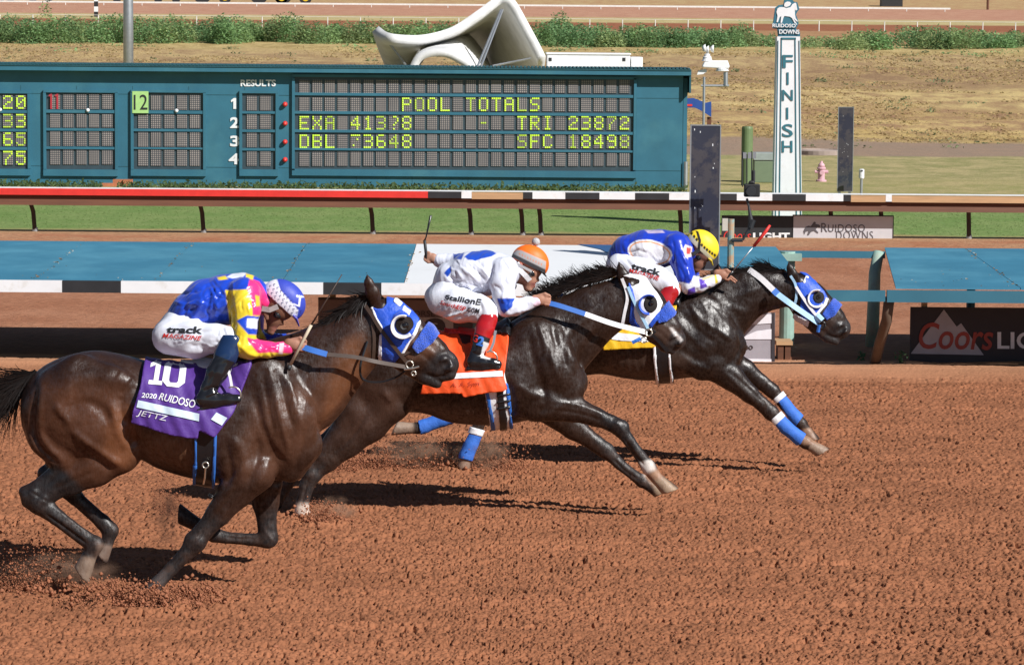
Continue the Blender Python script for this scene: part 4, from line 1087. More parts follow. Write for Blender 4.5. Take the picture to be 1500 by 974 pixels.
# ------------------------------------------------------------------ main track rail with its slanting cover
DF, ZF, DB, ZB = 33.2, None, 37.35, None
ZF = at(750, 416, DF).z; ZB = at(750, 358.5, DB).z
def cover_z(y): return ZF + (ZB - ZF) * (y - DF) / (DB - DF)
M['cover'] = mat('blue_rail_cover', (0.042, 0.195, 0.30), 0.55, var=0.14, scale=1.6, col2=(0.075, 0.25, 0.345), scale2=0.8, thr=(0.45, 0.7), bump=0.05, bscale=8)
M['cover_white'] = mat('white_rail_cover', (0.82, 0.83, 0.835), 0.5, var=0.04, scale=0.9, col2=(0.62, 0.62, 0.6), scale2=3, thr=(0.6, 0.8))
def main_rail():
    root = empty('main_rail', (0, 34.0, 0), 'low inner rail of the dirt track with slanting blue and white cover panels', 'rail')
    def xat(px, D, z=None): return at(px, 400, D).x
    def sheet(xf0, xf1, xb0, xb1, m, name, t=0.02):
        """front edge x's at DF, back edge x's at DB"""
        b = [(xf0, DF, ZF - t), (xf1, DF, ZF - t), (xb1, DB, ZB - t), (xb0, DB, ZB - t)]
        tt = [(p[0], p[1], p[2] + t) for p in b]
        return MB().hexa(b, tt).build(name, m, root)
    # seams between the cover sheets run straight across the rail
    xs = [at(-420, 407, DF).x] + [at(p, 407, DF).x for p in (-300, -130, 48, 225, 412)]
    xw = at(592, 407, DF).x
    edges = xs + [xw]
    for a, b in zip(edges[:-1], edges[1:]):
        sheet(a + 0.004, b - 0.004, a + 0.004, b - 0.004, M['cover'], 'cover_panel')
    # white painted length, with a slanting blue corner at its far end
    xe = at(1006, 395, 35.0).x
    sheet(xw + 0.004, xe, xw + 0.004, xe, M['cover_white'], 'cover_panel')
    tri = []
    for px, py in ((846, 358.8), (1004, 362), (1004, 390), (905, 379), (880, 366)):
        d = CM @ np.array([(px - 750) / FPX, (487 - py) / FPX, -1.0])
        # meet the slanting sheet
        k = (ZB - ZF) / (DB - DF)
        t = (ZF - k * DF - CAM_H) / (d[2] - k * d[1])
        tri.append(Vector((d[0] * t, d[1] * t, CAM_H + d[2] * t + 0.004)))
    MB().prism(tri, (0, 0, 0.003)).build('blue_corner', mat('deep_blue_paint', (0.03, 0.10, 0.25), 0.5), root)
    x0, x1 = at(1056, 395, 35).x, at(1136, 380, DB).x
    sheet(x0, x1, x0, x1, M['cover'], 'cover_panel')
    xr = at(1312, 424, DF).x; xrb = at(1296, 366, DB).x
    xm = at(1495, 424, DF).x
    sheet(xr, xm - 0.004, xrb, xm - 0.004, M['cover'], 'cover_panel')
    sheet(xm + 0.004, at(1950, 424, DF).x, xm + 0.004, at(1950, 424, DF).x, M['cover'], 'cover_panel')
    # front beam, white and black on the left, teal on the right
    zt, zb = ZF - 0.004, at(750, 433, DF).z
    for a, b, mk in ((-420, -180, 'white'), (-180, -90, 'black'), (-90, 92, 'white'), (92, 178, 'black'), (178, 474, 'white'), (474, 559, 'black'), (559, 880, 'white'), (880, 964, 'black'), (964, 1056, 'white')):
        MB().box((xat(a, DF) + 0.001, DF - 0.06, zb), (xat(b, DF) - 0.001, DF - 0.003, zt + 0.006)).build('front_beam', M[mk], root)
    zt2, zb2 = at(1250, 425, DF).z, at(1250, 441, DF).z
    MB().box((xat(1058, DF), DF - 0.06, zb2), (xat(1296.5, DF), DF - 0.003, zt2)).build('front_beam', M['teal'], root)
    MB().box((xat(1299, DF), DF - 0.07, zb2 - 0.004), (xat(1950, DF), DF - 0.003, zt2 + 0.004)).build('front_beam', M['teal'], root)
    zq = at(1200, 371, DB - 0.4)
    MB().box((at(1126, 370, DB - .4).x, DB - 0.45, zq.z - 0.05), (at(1296, 370, DB - .4).x, DB - 0.38, zq.z + 0.025)).build('back_rail', M['teal'], root)
    MB().box((at(-420, 370, DB - .1).x, DB - 0.2, ZB - 0.12), (at(1004, 370, DB - .1).x, DB - 0.12, ZB - 0.035)).build('back_rail', M['teal'], root)
    MB().box((at(1300, 370, DB - .1).x, DB - 0.2, ZB - 0.12), (at(1950, 370, DB - .1).x, DB - 0.12, ZB - 0.035)).build('back_rail', M['teal'], root)
    mp = mat('rusty_tan_post', (0.12, 0.08, 0.055), 0.7, var=0.3)
    for px in (-180, 290, 700, 940, 1303, 1560):      # swan-neck posts carrying the front beam
        x = at(px, 441, DF).x
        MB().tube([(x, DF + 0.03, zb - 0.005), (x - 0.01, DF + 0.14, 0.58), (x - 0.04, DF + 0.5, 0.3), (x - 0.08, DF + 0.78, -0.05)], 0.055 if px > 1200 else 0.035, 10).build('post', mp if px > 1200 else M['teal_dark'], root, smooth=True)
    mt = mat('pale_teal_paint', (0.28, 0.42, 0.36), 0.55, var=0.2, col2=(0.4, 0.36, 0.28), scale2=4, thr=(0.5, 0.7))
    q = at(1152, 499, 36.9)
    MB().tube([(q.x, 36.9, -0.05), (q.x, 36.9, zq.z + 0.02)], 0.085, 14).box((q.x - 0.13, 36.78, zq.z - 0.08), (q.x + 0.15, 36.98, zq.z + 0.0)).build('post', mt, root)
    xb_ = at(1283, 368, DB - .4).x; q = at(1277, 503, 36.7)
    MB().tube([(xb_ + 0.03, DB - 0.42, zq.z + 0.02), (xb_ - 0.02, DB - 0.5, 0.82), (q.x + 0.02, 36.75, 0.5), (q.x, 36.7, -0.05)], [0.062, 0.066, 0.07, 0.075], 12).build('post', mt, root, smooth=True)
    for px in (-100, 300, 700, 960, 1420, 1600):
        x = at(px, 400, DB).x; MB().tube([(x, DB - 0.16, -0.05), (x, DB - 0.16, ZB - 0.12)], 0.05, 8).build('post', M['teal_dark'], root)
main_rail()
def cover_litter():
    rng = np.random.default_rng(31); root = bpy.data.objects['main_rail']; C = []; S = []
    for px in (48, 225, 412, 592, 1495):
        x0 = at(px, 407, DF).x
        for _ in range(34):
            y = DF + 0.1 + (DB - DF - .2) * rng.uniform(0, 1); C.append((x0 + rng.normal(0, .02), y, cover_z(y) + .006)); S.append(rng.uniform(.006, .022))
    for _ in range(80):
        y = DF + 0.05 + rng.gamma(1.2, .6); x = rng.uniform(at(0, 407, DF).x, at(590, 407, DF).x) if rng.random() < .5 else rng.uniform(at(1320, 407, DF).x, at(1500, 407, DF).x)
        if y < DB: C.append((x, y, cover_z(y) + .006)); S.append(rng.uniform(.005, .015))
    C = np.array(C); n = len(C); cols = np.array([(0.30, 0.2, 0.12), (0.5, 0.48, 0.42), (0.42, 0.3, 0.17)])[rng.choice(3, n)]
    o = leaf_mass('dry_leaves', C, np.array(S), cols, M['leaf'], rng, .2, 'stuff'); o.parent = root; o.matrix_parent_inverse = Matrix.Translation(-Vector(root.location))
cover_litter()

def banner(name, px0, py0, px1, py1, D, mk, label, parts):
    x0, x1, z0, z1 = rect(px0, py0, px1, py1, D)
    root = empty(name, ((x0 + x1) / 2, D, 0), label, 'banner')
    MB().box((x0, D, max(z0, 0.01)), (x1, D + 0.025, z1)).build('panel', mk, root)
    for nm, geo, q, m_ in parts: flat_decal(nm, geo, q, D - 0.006, m_, root)
    mb = MB()
    for x in (x0 + 0.15, x1 - 0.15): mb.box((x - 0.03, D + 0.03, -0.05), (x + 0.03, D + 0.08, z1 + 0.1))
    mb.build('stake', M['tan_wood'], root)
    return root
mbk = mat('dark_banner', (0.035, 0.028, 0.035), 0.7)
mgrey = mat('pale_grey_print', (0.42, 0.38, 0.42), 0.7); mscript = mat('red_script_print', (0.34, 0.045, 0.032), 0.6); mwht = mat('white_print', (0.75, 0.73, 0.78), 0.6)
mount = [[(0, 0), (1, 0), (.69, .70), (.62, .63), (.45, 1.0)]]
banner('trackside_banner', 1333, 451, 1640, 541, 34.15, mbk, 'dark beer banner with a grey mountain and red script under the right rail cover', [
    ('mountain_print', poly_geo([[(0, 0), (1, 0), (.69, .70), (.63, .62), (.455, 1.0)]]), [(1334, 453), (1441, 454), (1441, 520), (1334, 518)], mgrey)])
bn = bpy.data.objects['trackside_banner']
flat_decal('script_print', text_geo('Coors', 0.012, 0.22), [(1346, 472), (1455, 474), (1455, 513), (1346, 511)], 34.15 - 0.011, mscript, bn)
flat_decal('lettering', text_geo('LIGHT', 0.02), [(1461, 486), (1570, 487), (1570, 512), (1461, 511)], 34.15 - 0.006, mwht, bn)
mbr = mat('brown_banner', (0.16, 0.10, 0.085), 0.7); mdk = mat('dark_brown_print', (0.05, 0.03, 0.027), 0.7); mlt = mat('pale_brown_print', (0.33, 0.27, 0.24), 0.7)
b2 = banner('trackside_banner', 466, 437, 815, 532, 34.15, mbr, 'brown horse racing banner under the white rail cover behind the orange-capped rider', [
    ('frame_print', poly_geo([[(0, 0), (1, 0), (1, 1), (0, 1)]]), [(466, 436), (815, 438), (815, 441), (466, 439)], mdk),
    ('lettering', text_geo('HORSE', 0.01), [(596, 455), (637, 455.5), (637, 463.5), (596, 463)], mdk),
    ('pale_block', poly_geo([[(0, 0), (1, 0), (1, 1), (0, 1)]]), [(615, 465), (664, 465), (664, 500), (615, 500)], mlt),
    ('dark_block', poly_geo([[(0, 0), (1, 0), (1, 1), (0, 1)]]), [(664, 466), (790, 468), (790, 500), (664, 500)], mdk)])
flat_decal('lettering', text_geo('e', 0.03), [(620, 466), (653, 466), (653, 492), (620, 492)], 34.15 - 0.011, mdk, b2)
b3 = banner('trackside_banner', 1060, 458, 1135, 534, 34.0, mat('grey_banner', (0.33, 0.30, 0.33), 0.7), 'grey and white banner standing in front of the lead horse between rail posts', [
    ('white_print', poly_geo([[(0, 0), (1, .25), (1, 1), (.6, .9), (.25, .62), (0, .3)]]), [(1062, 460), (1130, 460), (1130, 478), (1062, 478)], mwht),
    ('white_print', poly_geo([[(0, 0), (1, 0), (1, 1), (.5, .8), (.2, .4)]]), [(1085, 482), (1130, 482), (1130, 497), (1085, 497)], mwht),
    ('white_print', poly_geo([[(0, 0), (1, 0), (1, 1), (0, 1)]]), [(1062, 525), (1130, 526), (1130, 530), (1062, 529)], mwht),
    ('lettering', text_geo('no', 0.0), [(1091, 506), (1103, 506), (1103, 512), (1091, 512)], mdk),
    ('edge_print', poly_geo([[(0, 0), (1, 0), (1, 1), (0, 1)]]), [(1130, 458), (1135, 458), (1135, 534), (1130, 534)], mbk)])
def crate():
    D = 35.2
    x0, x1, z0, z1 = rect(1136, 499, 1160, 532, D)
    root = empty('wooden_stand', ((x0 + x1) / 2, D, 0), 'small weathered wooden stand on the ground beside the pale teal post', 'stand')
    MB().box((x0, D - 0.1, z1 - 0.04), (x1, D + 0.25, z1)).build('top', M['tan_wood'], root)
    MB().box((x0 + 0.02, D - 0.08, 0), (x0 + 0.08, D + 0.2, z1 - 0.045)).box((x1 - 0.08, D - 0.08, 0), (x1 - 0.02, D + 0.2, z1 - 0.045)).build('leg', M['wood'], root)
    MB().box((x0 + 0.085, D - 0.06, 0.05), (x1 - 0.085, D - 0.03, 0.12)).build('rung', M['wood'], root)
    rng = np.random.default_rng(3)
    for k, (px, py, D, h, lb) in enumerate(((1319, 538, 33.9, 0.13, 'small green weed sprouting under the right rail cover beside the tan post'), (1262, 532, 34.3, 0.09, 'tiny weed sprouting from the shaded ground left of the tan post'))):
        c = at(px, py, D); n = 60
        C = np.stack([c.x + rng.normal(0, 0.02, n), D + rng.normal(0, 0.03, n), 0.08 + rng.uniform(0, h, n)], 1)
        o = leaf_mass('weed_plant', C, rng.uniform(0.012, 0.025, n), np.array([(0.09, 0.17, 0.08)]) * rng.uniform(.7, 1.4, (n, 1)), M['leaf'], rng, 1.0, None, lb, 'plant')
crate()

def camera_rig():
    D = 35.0
    c = at(1070, 390, D)
    root = empty('remote_camera', (c.x, D, 0), 'black remote camera on an articulated arm clamped to a rusty post at the finish', 'camera')
    mp = mat('peeling_tan_post', (0.42, 0.27, 0.16), 0.7, var=0.2, col2=(0.10, 0.33, 0.36), scale2=3, thr=(0.5, 0.6))
    MB().tube([(c.x, D, -0.05), (c.x, D, at(1070, 321, D).z)], 0.036, 12).build('post', mp, root)
    a, b, z0, z1 = rect(1058, 320, 1066, 338, D); MB().box((a, D - 0.03, z0), (b, D + 0.04, z1)).build('junction_box', mat('beige_box', (0.5, 0.45, 0.38), 0.6), root)
    MB().tube([at(1072, 352, D - 0.05), at(1088, 352, D - 0.06)], 0.02, 8).tube([at(1088, 352, D - .06), at(1092, 344, D - .06), at(1101, 329, D - .06)], 0.014, 8).tube([at(1101, 329, D - .06), at(1097, 303, D - .06), at(1094, 291, D - .06)], [0.03, 0.012, 0.014], 8).tube([at(1099, 334, D - .06), at(1103, 322, D - .06)], 0.032, 10).build('arm', M['black'], root)
    a, b, z0, z1 = rect(1089, 269, 1112, 288, D)
    MB().box((a, D - 0.14, z0), (b, D - 0.04, z1)).prism([Vector((a + .04, D - .13, z1 + .001)), Vector((b - .05, D - .13, z1 + .001)), Vector((b - .07, D - .13, z1 + .035)), Vector((a + .06, D - .13, z1 + .035))], (0, .08, 0)).build('camera_body', M['dark_rubber'], root, bevel=0.012)
    q = at(1098, 279, D); MB().lathe((q.x, D - 0.24, q.z), [(0.0, 0.0), (0.05, 0.0), (0.055, 0.05), (0.05, 0.098)], 16, 0, 'Y').build('lens', M['black'], root)
    for px, p0, p1 in ((1087.5, 222, 274), (1094, 226, 270), (1101, 222, 268)): MB().tube([at(px, p0, D - 0.09), at(px, p1, D - 0.09)], 0.007, 6).build('rod', M['black'], root)
    MB().tube([at(1104, 250, D - 0.09), at(1104, 268, D - 0.09)], 0.016, 8).build('transmitter', M['black'], root)
    for px in (1090, 1097, 1104): a, b, z0, z1 = rect(px - 2.5, 223, px + 2.5, 232, D); MB().box((a, D - 0.105, z0), (b, D - 0.075, z1)).build('clamp', M['steel'], root)
camera_rig()

# ------------------------------------------------------------------ far side: rails and parked machines
def far_side():
    md = mat('pale_far_rail', (0.7, 0.7, 0.66), 0.6)
    def rail(D, py_top, step, label, px0, px1, th, zoff=0):
        root = empty('far_rail', (0, D, float(terr(D))), label, 'rail')
        z = at(750, py_top, D).z
        MB().box((at(px0, 20, D).x, D - 0.04, z - th), (at(px1, 20, D).x, D + 0.04, z)).build('bar', md, root)
        for px in np.arange(px0 + 20, px1, step):
            x = at(px, 20, D).x; MB().tube([(x, D, float(terr(D)) - 0.1), (x, D, z - th)], 0.035, 6).build('post', md, root)
    rail(205.5, 27.0, 48, 'thin pale fence along the near edge of the far brown track', -260, 1760, 0.02)
    rail(255, 7.0, 56, 'long white rail across the far side of the infield, ending right of the finish post', -260, 1392, 0.13)
    rng = np.random.default_rng(2)
    my = mat('yellow_machine_paint', (0.75, 0.52, 0.03), 0.5); mt = mat('dark_tyre', (0.02, 0.02, 0.022), 0.8); mb_ = mat('dark_machine', (0.07, 0.06, 0.06), 0.7); mw = M['white']
    def tractor(px, D, lab, big=1.0, white=False):
        g = float(terr(D)); x = at(px, 10, D).x
        root = empty('tractor', (x, D, g), lab, 'tractor')
        for dx, r in ((-0.85, 0.75 * big), (0.95, 0.5 * big)):
            w1 = MB().lathe((x + dx, D, g + r), [(0.0, -0.15), (r, -0.15), (r, 0.15), (0, 0.15)], 18, 0, 'Y').build('wheel', mt, root)
            MB().lathe((x + dx, D - 0.16, g + r), [(0.0, -0.02), (r * 0.5, -0.02), (r * 0.55, 0.0)], 14, 0, 'Y').build('rim', mw if white else my, w1)
        MB().box((x - 0.6, D - 0.1, g + 0.55), (x + 1.3, D + 0.9, g + 1.1)).box((x - 0.9, D + 0.0, g + 1.05), (x + 0.2, D + 0.9, g + 1.3)).build('body', mw if white else mb_, root)
    tractor(312, 262, 'dark tractor with yellow wheel hubs, left of the pair beyond the far rail', 1.0)
    tractor(395, 262, 'dark tractor with yellow wheel hubs, beside the steel pole and left of another', 1.0)
    tractor(430, 262, 'dark tractor with yellow wheel hubs, rightmost of those beyond the far rail', 1.0)
    def trail(px, D, wpx, lab, mk):
        g = float(terr(D)); x = at(px, 10, D).x; hw = wpx / FPX * D / 2
        root = empty('farm_trailer', (x, D, g), lab, 'trailer')
        MB().box((x - hw, D, g + 0.45), (x + hw, D + 1.6, g + 0.75)).box((x - hw, D + 0.1, g + 0.76), (x + hw * 0.4, D + 1.5, g + 1.4)).build('bed', mk, root)
        for dx in (-0.5, 0.5): MB().lathe((x + dx * hw, D - 0.1, g + 0.32), [(0.0, -0.1), (0.32, -0.1), (0.32, 0.1), (0, 0.1)], 14, 0, 'Y').build('wheel', mt, root)
    trail(180, 262, 34, 'low dark trailer standing just left of the steel light pole on the far side', mb_)
    trail(245, 262, 52, 'low dark trailer standing just right of the steel light pole on the far side', mb_)
    trail(60, 262, 46, 'white trailer on the far side, left of the striped marker post', M['white'])
    trail(8, 262, 30, 'white trailer at the far left edge beyond the white rail', M['white'])
    D = 224; g = float(terr(D)); x = at(140.5, 20, D).x
    root = empty('distance_pole', (x, D, g), 'black and white striped distance pole on the far side left of the light pole', 'pole')
    for k, mk in enumerate(('black', 'white', 'black', 'white', 'black')): MB().box((x - 0.13, D, g + 0.35 * k), (x + 0.13, D + 0.2, g + 0.35 * (k + 1) - 0.004)).build('band', M[mk], root)
    D = 268; g = float(terr(D)); x = at(1307, 5, D).x
    root = empty('covered_wagon', (x, D, g), 'dark low shed beyond the far rail right of the finish post', 'shed')
    MB().box((x - 0.85, D, g), (x + 0.85, D + 1.5, g + 0.65)).build('body', M['black'], root)
    MB().box((x - 0.95, D - 0.1, g + 0.652), (x + 0.95, D + 1.6, g + 0.85)).build('roof', mat('olive_roof', (0.3, 0.28, 0.1), 0.7), root)
    for px, lb in ((1447, 'thin bare post beyond the far track at the upper right'),):
        D = 262; g = float(terr(D)); x = at(px, 5, D).x
        o = MB().tube([(x, D, g - 0.1), (x, D, g + 1.6)], 0.1, 8).build('far_post', M['wood'], None, origin=(x, D, g)); tag(o, lb, 'post')
far_side()
# ================================================================== HORSES
def coat_material(name, rough, spec):
    m = bpy.data.materials.new(name); m.use_nodes = True
    nt = m.node_tree; L = nt.links.new; P = nt.nodes['Principled BSDF']
    at_ = nd(nt, 'ShaderNodeVertexColor'); at_.layer_name = 'Col'
    tc = nd(nt, 'ShaderNodeTexCoord')
    def noise(sc, det, src, rg=.6):
        n = nd(nt, 'ShaderNodeTexNoise'); n.inputs['Scale'].default_value = sc; n.inputs['Detail'].default_value = det; n.inputs['Roughness'].default_value = rg; L(src, n.inputs['Vector']); return n.outputs[0]
    def rng_(v, a, b, c, d):
        r = nd(nt, 'ShaderNodeMapRange'); r.inputs[1].default_value = a; r.inputs[2].default_value = b; r.inputs[3].default_value = c; r.inputs[4].default_value = d; L(v, r.inputs[0]); return r.outputs[0]
    O = tc.outputs['Object']
    n1 = noise(7, 8, O, .65)
    mu = nd(nt, 'ShaderNodeVectorMath', operation='SCALE'); L(at_.outputs['Color'], mu.inputs[0]); L(rng_(n1, .3, .7, .7, 1.35), mu.inputs['Scale'])
    # track dust on the lower legs and belly, in blotches
    ge = nd(nt, 'ShaderNodeNewGeometry'); sp = nd(nt, 'ShaderNodeSeparateXYZ'); L(ge.outputs['Position'], sp.inputs[0])
    dz = rng_(sp.outputs['Z'], .75, .08, 0, .55)
    dm = nd(nt, 'ShaderNodeMath', operation='MULTIPLY'); L(dz, dm.inputs[0]); L(rng_(noise(19, 6, O, .7), .42, .68, .12, 1), dm.inputs[1])
    mx = nd(nt, 'ShaderNodeMix', data_type='RGBA'); L(dm.outputs[0], mx.inputs[0]); L(mu.outputs[0], mx.inputs[6]); mx.inputs[7].default_value = (0.105, 0.052, 0.033, 1)
    L(mx.outputs[2], P.inputs['Base Color'])
    mp = nd(nt, 'ShaderNodeMapping'); mp.inputs['Scale'].default_value = (60, 60, 16); mp.inputs['Rotation'].default_value = (0, 0.5, 0); L(O, mp.inputs['Vector'])
    n2 = noise(1.5, 7, mp.outputs[0], .65); n3 = noise(34, 5, O)
    ad = nd(nt, 'ShaderNodeMath', operation='ADD'); L(n2, ad.inputs[0]); L(n3, ad.inputs[1])
    bu = nd(nt, 'ShaderNodeBump'); bu.inputs['Strength'].default_value = 0.4; bu.inputs['Distance'].default_value = 0.005; L(ad.outputs[0], bu.inputs['Height']); L(bu.outputs[0], P.inputs['Normal'])
    # the lie of the hair breaks the shine into streaks
    L(rng_(ad.outputs[0], .75, 1.2, spec * .15, spec * 1.9), P.inputs['Specular IOR Level'])
    r0 = rng_(n1, .35, .65, rough - .05, rough + .12)
    ra = nd(nt, 'ShaderNodeMath', operation='ADD'); L(r0, ra.inputs[0]); L(rng_(sp.outputs['Z'], .7, .3, 0, .16), ra.inputs[1]); L(ra.outputs[0], P.inputs['Roughness'])
    return m
M['coat'] = coat_material('glossy_horse_coat', 0.36, 0.40)
M['hair'] = mat('black_horse_hair', (0.012, 0.010, 0.010), 0.42, var=0.3, spec=0.5)
M['leather'] = mat('brown_leather', (0.055, 0.032, 0.022), 0.5, var=0.2)
M['black_leather'] = mat('black_leather', (0.012, 0.012, 0.014), 0.28, var=0.2, bump=0.15, bscale=25)
M['blue_cloth'] = mat('royal_blue_cloth', (0.012, 0.080, 0.55), 0.5, var=0.22, scale=14, bump=0.4, bscale=60, sheen=0.2)
M['plush_blue'] = mat('blue_fleece', (0.012, 0.09, 0.62), 0.9, var=0.3, scale=60, bump=1.0, bscale=140, sheen=0.4, bdist=0.02)
M['wrap_blue'] = mat('blue_bandage', (0.035, 0.15, 0.58), 0.7, var=0.15, scale=20, bump=0.3, bscale=60)
M['cloth_white'] = mat('white_cloth', (0.80, 0.80, 0.82), 0.6, var=0.05, bump=0.25, bscale=50)
M['lightblue'] = mat('light_blue_webbing', (0.36, 0.58, 0.78), 0.5, var=0.08)
M['bluestrap'] = mat('blue_rein_grip', (0.03, 0.14, 0.50), 0.5, var=0.15)
M['purple'] = mat('purple_cloth', (0.085, 0.03, 0.24), 0.55, var=0.12, scale=8, bump=0.3, bscale=40)
M['orange'] = mat('orange_cloth', (0.80, 0.085, 0.012), 0.6, var=0.10, scale=8, bump=0.3, bscale=40)
M['yellow_cloth'] = mat('yellow_cloth', (0.82, 0.48, 0.012), 0.55, var=0.08, bump=0.3, bscale=40)
M['chrome'] = mat('bit_steel', (0.62, 0.58, 0.5), 0.3, metal=0.9)
M['eye'] = mat('dark_eye', (0.008, 0.006, 0.005), 0.05, spec=0.8)

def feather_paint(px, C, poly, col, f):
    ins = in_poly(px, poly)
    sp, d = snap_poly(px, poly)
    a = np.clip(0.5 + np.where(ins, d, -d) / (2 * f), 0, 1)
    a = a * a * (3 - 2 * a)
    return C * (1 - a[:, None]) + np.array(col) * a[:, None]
def stroke_disp(px, strokes, rel=None):
    disp = np.zeros(len(px))
    for path, wpx, amp in strokes:
        P = smooth_path(path, 5) if len(path) > 2 else np.array(path, float)
        best = np.full(len(px), 1e9); tt = np.zeros(len(px))
        lo, hi = P.min(0) - 3 * wpx, P.max(0) + 3 * wpx
        m = ((px >= lo) & (px <= hi)).all(1)
        if not m.any(): continue
        q = px[m]; b = np.full(len(q), 1e9); t = np.zeros(len(q)); n = len(P) - 1
        for i in range(n):
            a_, c_ = P[i], P[i + 1]; ab = c_ - a_; L = (ab * ab).sum() + 1e-9
            s = np.clip(((q - a_) @ ab) / L, 0, 1)
            d = ((q - a_ - s[:, None] * ab) ** 2).sum(1)
            k = d < b; b[k] = d[k]; t[k] = (i + s[k]) / n
        taper = np.clip(np.minimum(t, 1 - t) * 5 + 0.25, 0, 1)
        disp[m] += amp * np.exp(-b / wpx ** 2) * taper
    return disp

class Horse:
    def __init__(self, D, base_px, label, lo, hi, h=0.0085):
        self.D = D; self.k = D / FPX
        b = at(base_px, 487, D)
        self.base = (b.x, D, 0.0)
        a = at(lo[0], hi[1], D); c = at(hi[0], lo[1], D)
        self.f = Field((a.x, D - 0.62, a.z), (c.x, D + 0.62, c.z), h)
        self.label = label
    def p(self, px, py, dy=0.0): return at(px, py, self.D + dy)
    def chain(self, pts, k=0.02, sy=1.0, sub=False):
        """pts: px, py, dy, radius in photo pixels"""
        for a, b in zip(pts[:-1], pts[1:]):
            self.f.cone(self.p(*a[:3]), self.p(*b[:3]), a[3] * self.k, b[3] * self.k, k, sy, sub)
    def trunk(self, st, k=0.03):
        S = []
        for px, t, b, w_ in st:
            x = self.p(px, (t + b) / 2).x
            S.append((x, self.p(px, t).z, self.p(px, b).z, w_))
        self.f.trunk(S, self.D, k)
    def hoof(self, a, b):
        A, B = self.p(*a[:3]), self.p(*b[:3])
        u = (B - A).normalized()
        self.f.frustum(A - u * .01, B + u * b[3] * .62 * self.k, a[3] * .95 * self.k, b[3] * 1.12 * self.k, .007, .92)
    def ell(self, px, py, dy, r, k=0.03, ang=0.0, sub=False):
        """r = along px, across m, up px"""
        self.f.ell(self.p(px, py, dy), (r[0] * self.k, r[1], r[2] * self.k), k, ang, sub)
    def both(self, fn, pts, dy, **kw):
        for s in (-1, 1): fn([(a, b, s * (dy + d), r) for a, b, d, r in pts], **kw)
    def finish(self, base_col, paint, strokes, name='race_horse', far_scale=1.0):
        V, Q = self.f.mesh(2)
        vol = (V[Q[:, 0], 2] * np.cross(V[Q[:, 1]] - V[Q[:, 0]], V[Q[:, 2]] - V[Q[:, 0]])[:, 2]).sum()
        if vol < 0: Q = Q[:, ::-1].copy()
        N = vnormals(V, Q)
        px = to_px(V)
        V = V + N * (stroke_disp(px, strokes) * np.clip(np.abs(N[:, 1]) * 1.6, 0, 1))[:, None]
        fl = 0.010 * (fbm(V[:, 0] + 20 + 0.7 * V[:, 1], V[:, 2] + 9 - V[:, 1], 7.0, 3) - 0.5) * np.clip((V[:, 2] - 0.55) * 3, 0.15, 1)
        V = V + N * fl[:, None]
        N = vnormals(V, Q)
        C = np.tile(np.array(base_col, float), (len(V), 1))
        for poly, col, f_ in paint: C = feather_paint(px, C, poly, col, f_)
        self.V, self.Q, self.N = V, Q, N
        self.o = mesh_obj(name, V, Q, M['coat'], None, origin=self.base, smooth=True, col=C)
        tag(self.o, self.label, 'horse')
        self.bvh = bvh_of(self.o)
        return self.o
    def shell(self, name, poly, off, m, parent=None, **kw):
        return shell(name, self.V, self.Q, self.N, poly, off, M[m] if isinstance(m, str) else m, parent or self.o, y0=self.D, **kw)
    def strap(self, name, path, w, m, parent=None, off=0.008, th=0.006, extra=None):
        P = smooth_path(path, 6)
        pts = []
        for x, y in P:
            q = onto(x, y, [self.bvh] + (extra or []), off, self.D)
            if q is None or abs(q.y - self.D) > 0.6: continue
            pts.append(q)
        W = []
        for i in range(len(pts)):
            t = (pts[min(i + 1, len(pts) - 1)] - pts[max(i - 1, 0)]).normalized()
            W.append(t.cross(Vector((0, 1, 0))))
        return MB().strap(pts, W, w, th).build(name, M[m] if isinstance(m, str) else m, parent or self.o)
    def strands(self, name, roots, n, length, direc, spread, width, parent=None, ysp=0.04, droop=0.3, seed=1, lift=0.0, m='hair'):
        rng = np.random.default_rng(seed)
        P = smooth_path(roots, 10); V = []; F = []
        for _ in range(n):
            r = P[rng.integers(0, len(P))]; x, y, dy = r[0] + rng.normal(0, 1.5), r[1] + rng.normal(0, 1.5), r[2] + rng.uniform(-ysp, ysp)
            L = length * rng.uniform(0.45, 1.1); an = math.atan2(direc[1], direc[0]) + rng.normal(0, spread)
            curl = rng.normal(0, 0.5); seg = 6; w0 = width * rng.uniform(.6, 1.3); dyy = rng.normal(0, .02)
            prev = None
            for i in range(seg + 1):
                t = i / seg
                p = self.p(x, y, dy + dyy * t)
                w_ = w0 * (1 - t) ** 0.7 + 0.0006
                ca = an + curl * t
                nx, ny = -math.sin(ca), math.cos(ca)
                a = self.p(x + nx * w_ / self.k, y + ny * w_ / self.k, dy + dyy * t - 0.4 * w_); b = self.p(x - nx * w_ / self.k, y - ny * w_ / self.k, dy + dyy * t + 0.4 * w_)
                V += [a, b]
                if i: k = len(V) - 4; F.append((k, k + 1, k + 3, k + 2))
                x += math.cos(ca) * L / seg; y += math.sin(ca) * L / seg + droop * L / seg * t
        return mesh_obj(name, V, F, M[m], parent or self.o, smooth=True)
    def ring(self, name, px, py, dy, R, r, m, parent=None, a0=0, a1=360, tilt=0.0, n=28):
        c = self.p(px, py, dy); pts = []
        for i in range(n + 1):
            a = math.radians(a0 + (a1 - a0) * i / n)
            pts.append(c + Vector((math.cos(a) * R, tilt * math.cos(a) * R, math.sin(a) * R)))
        return MB().tube(pts, r, 8).build(name, M[m] if isinstance(m, str) else m, parent or self.o, smooth=True)
    def surf_y(self, px, py):
        q = onto(px, py, [self.bvh], 0.0, self.D)
        return q.y - self.D if q is not None else 0.0
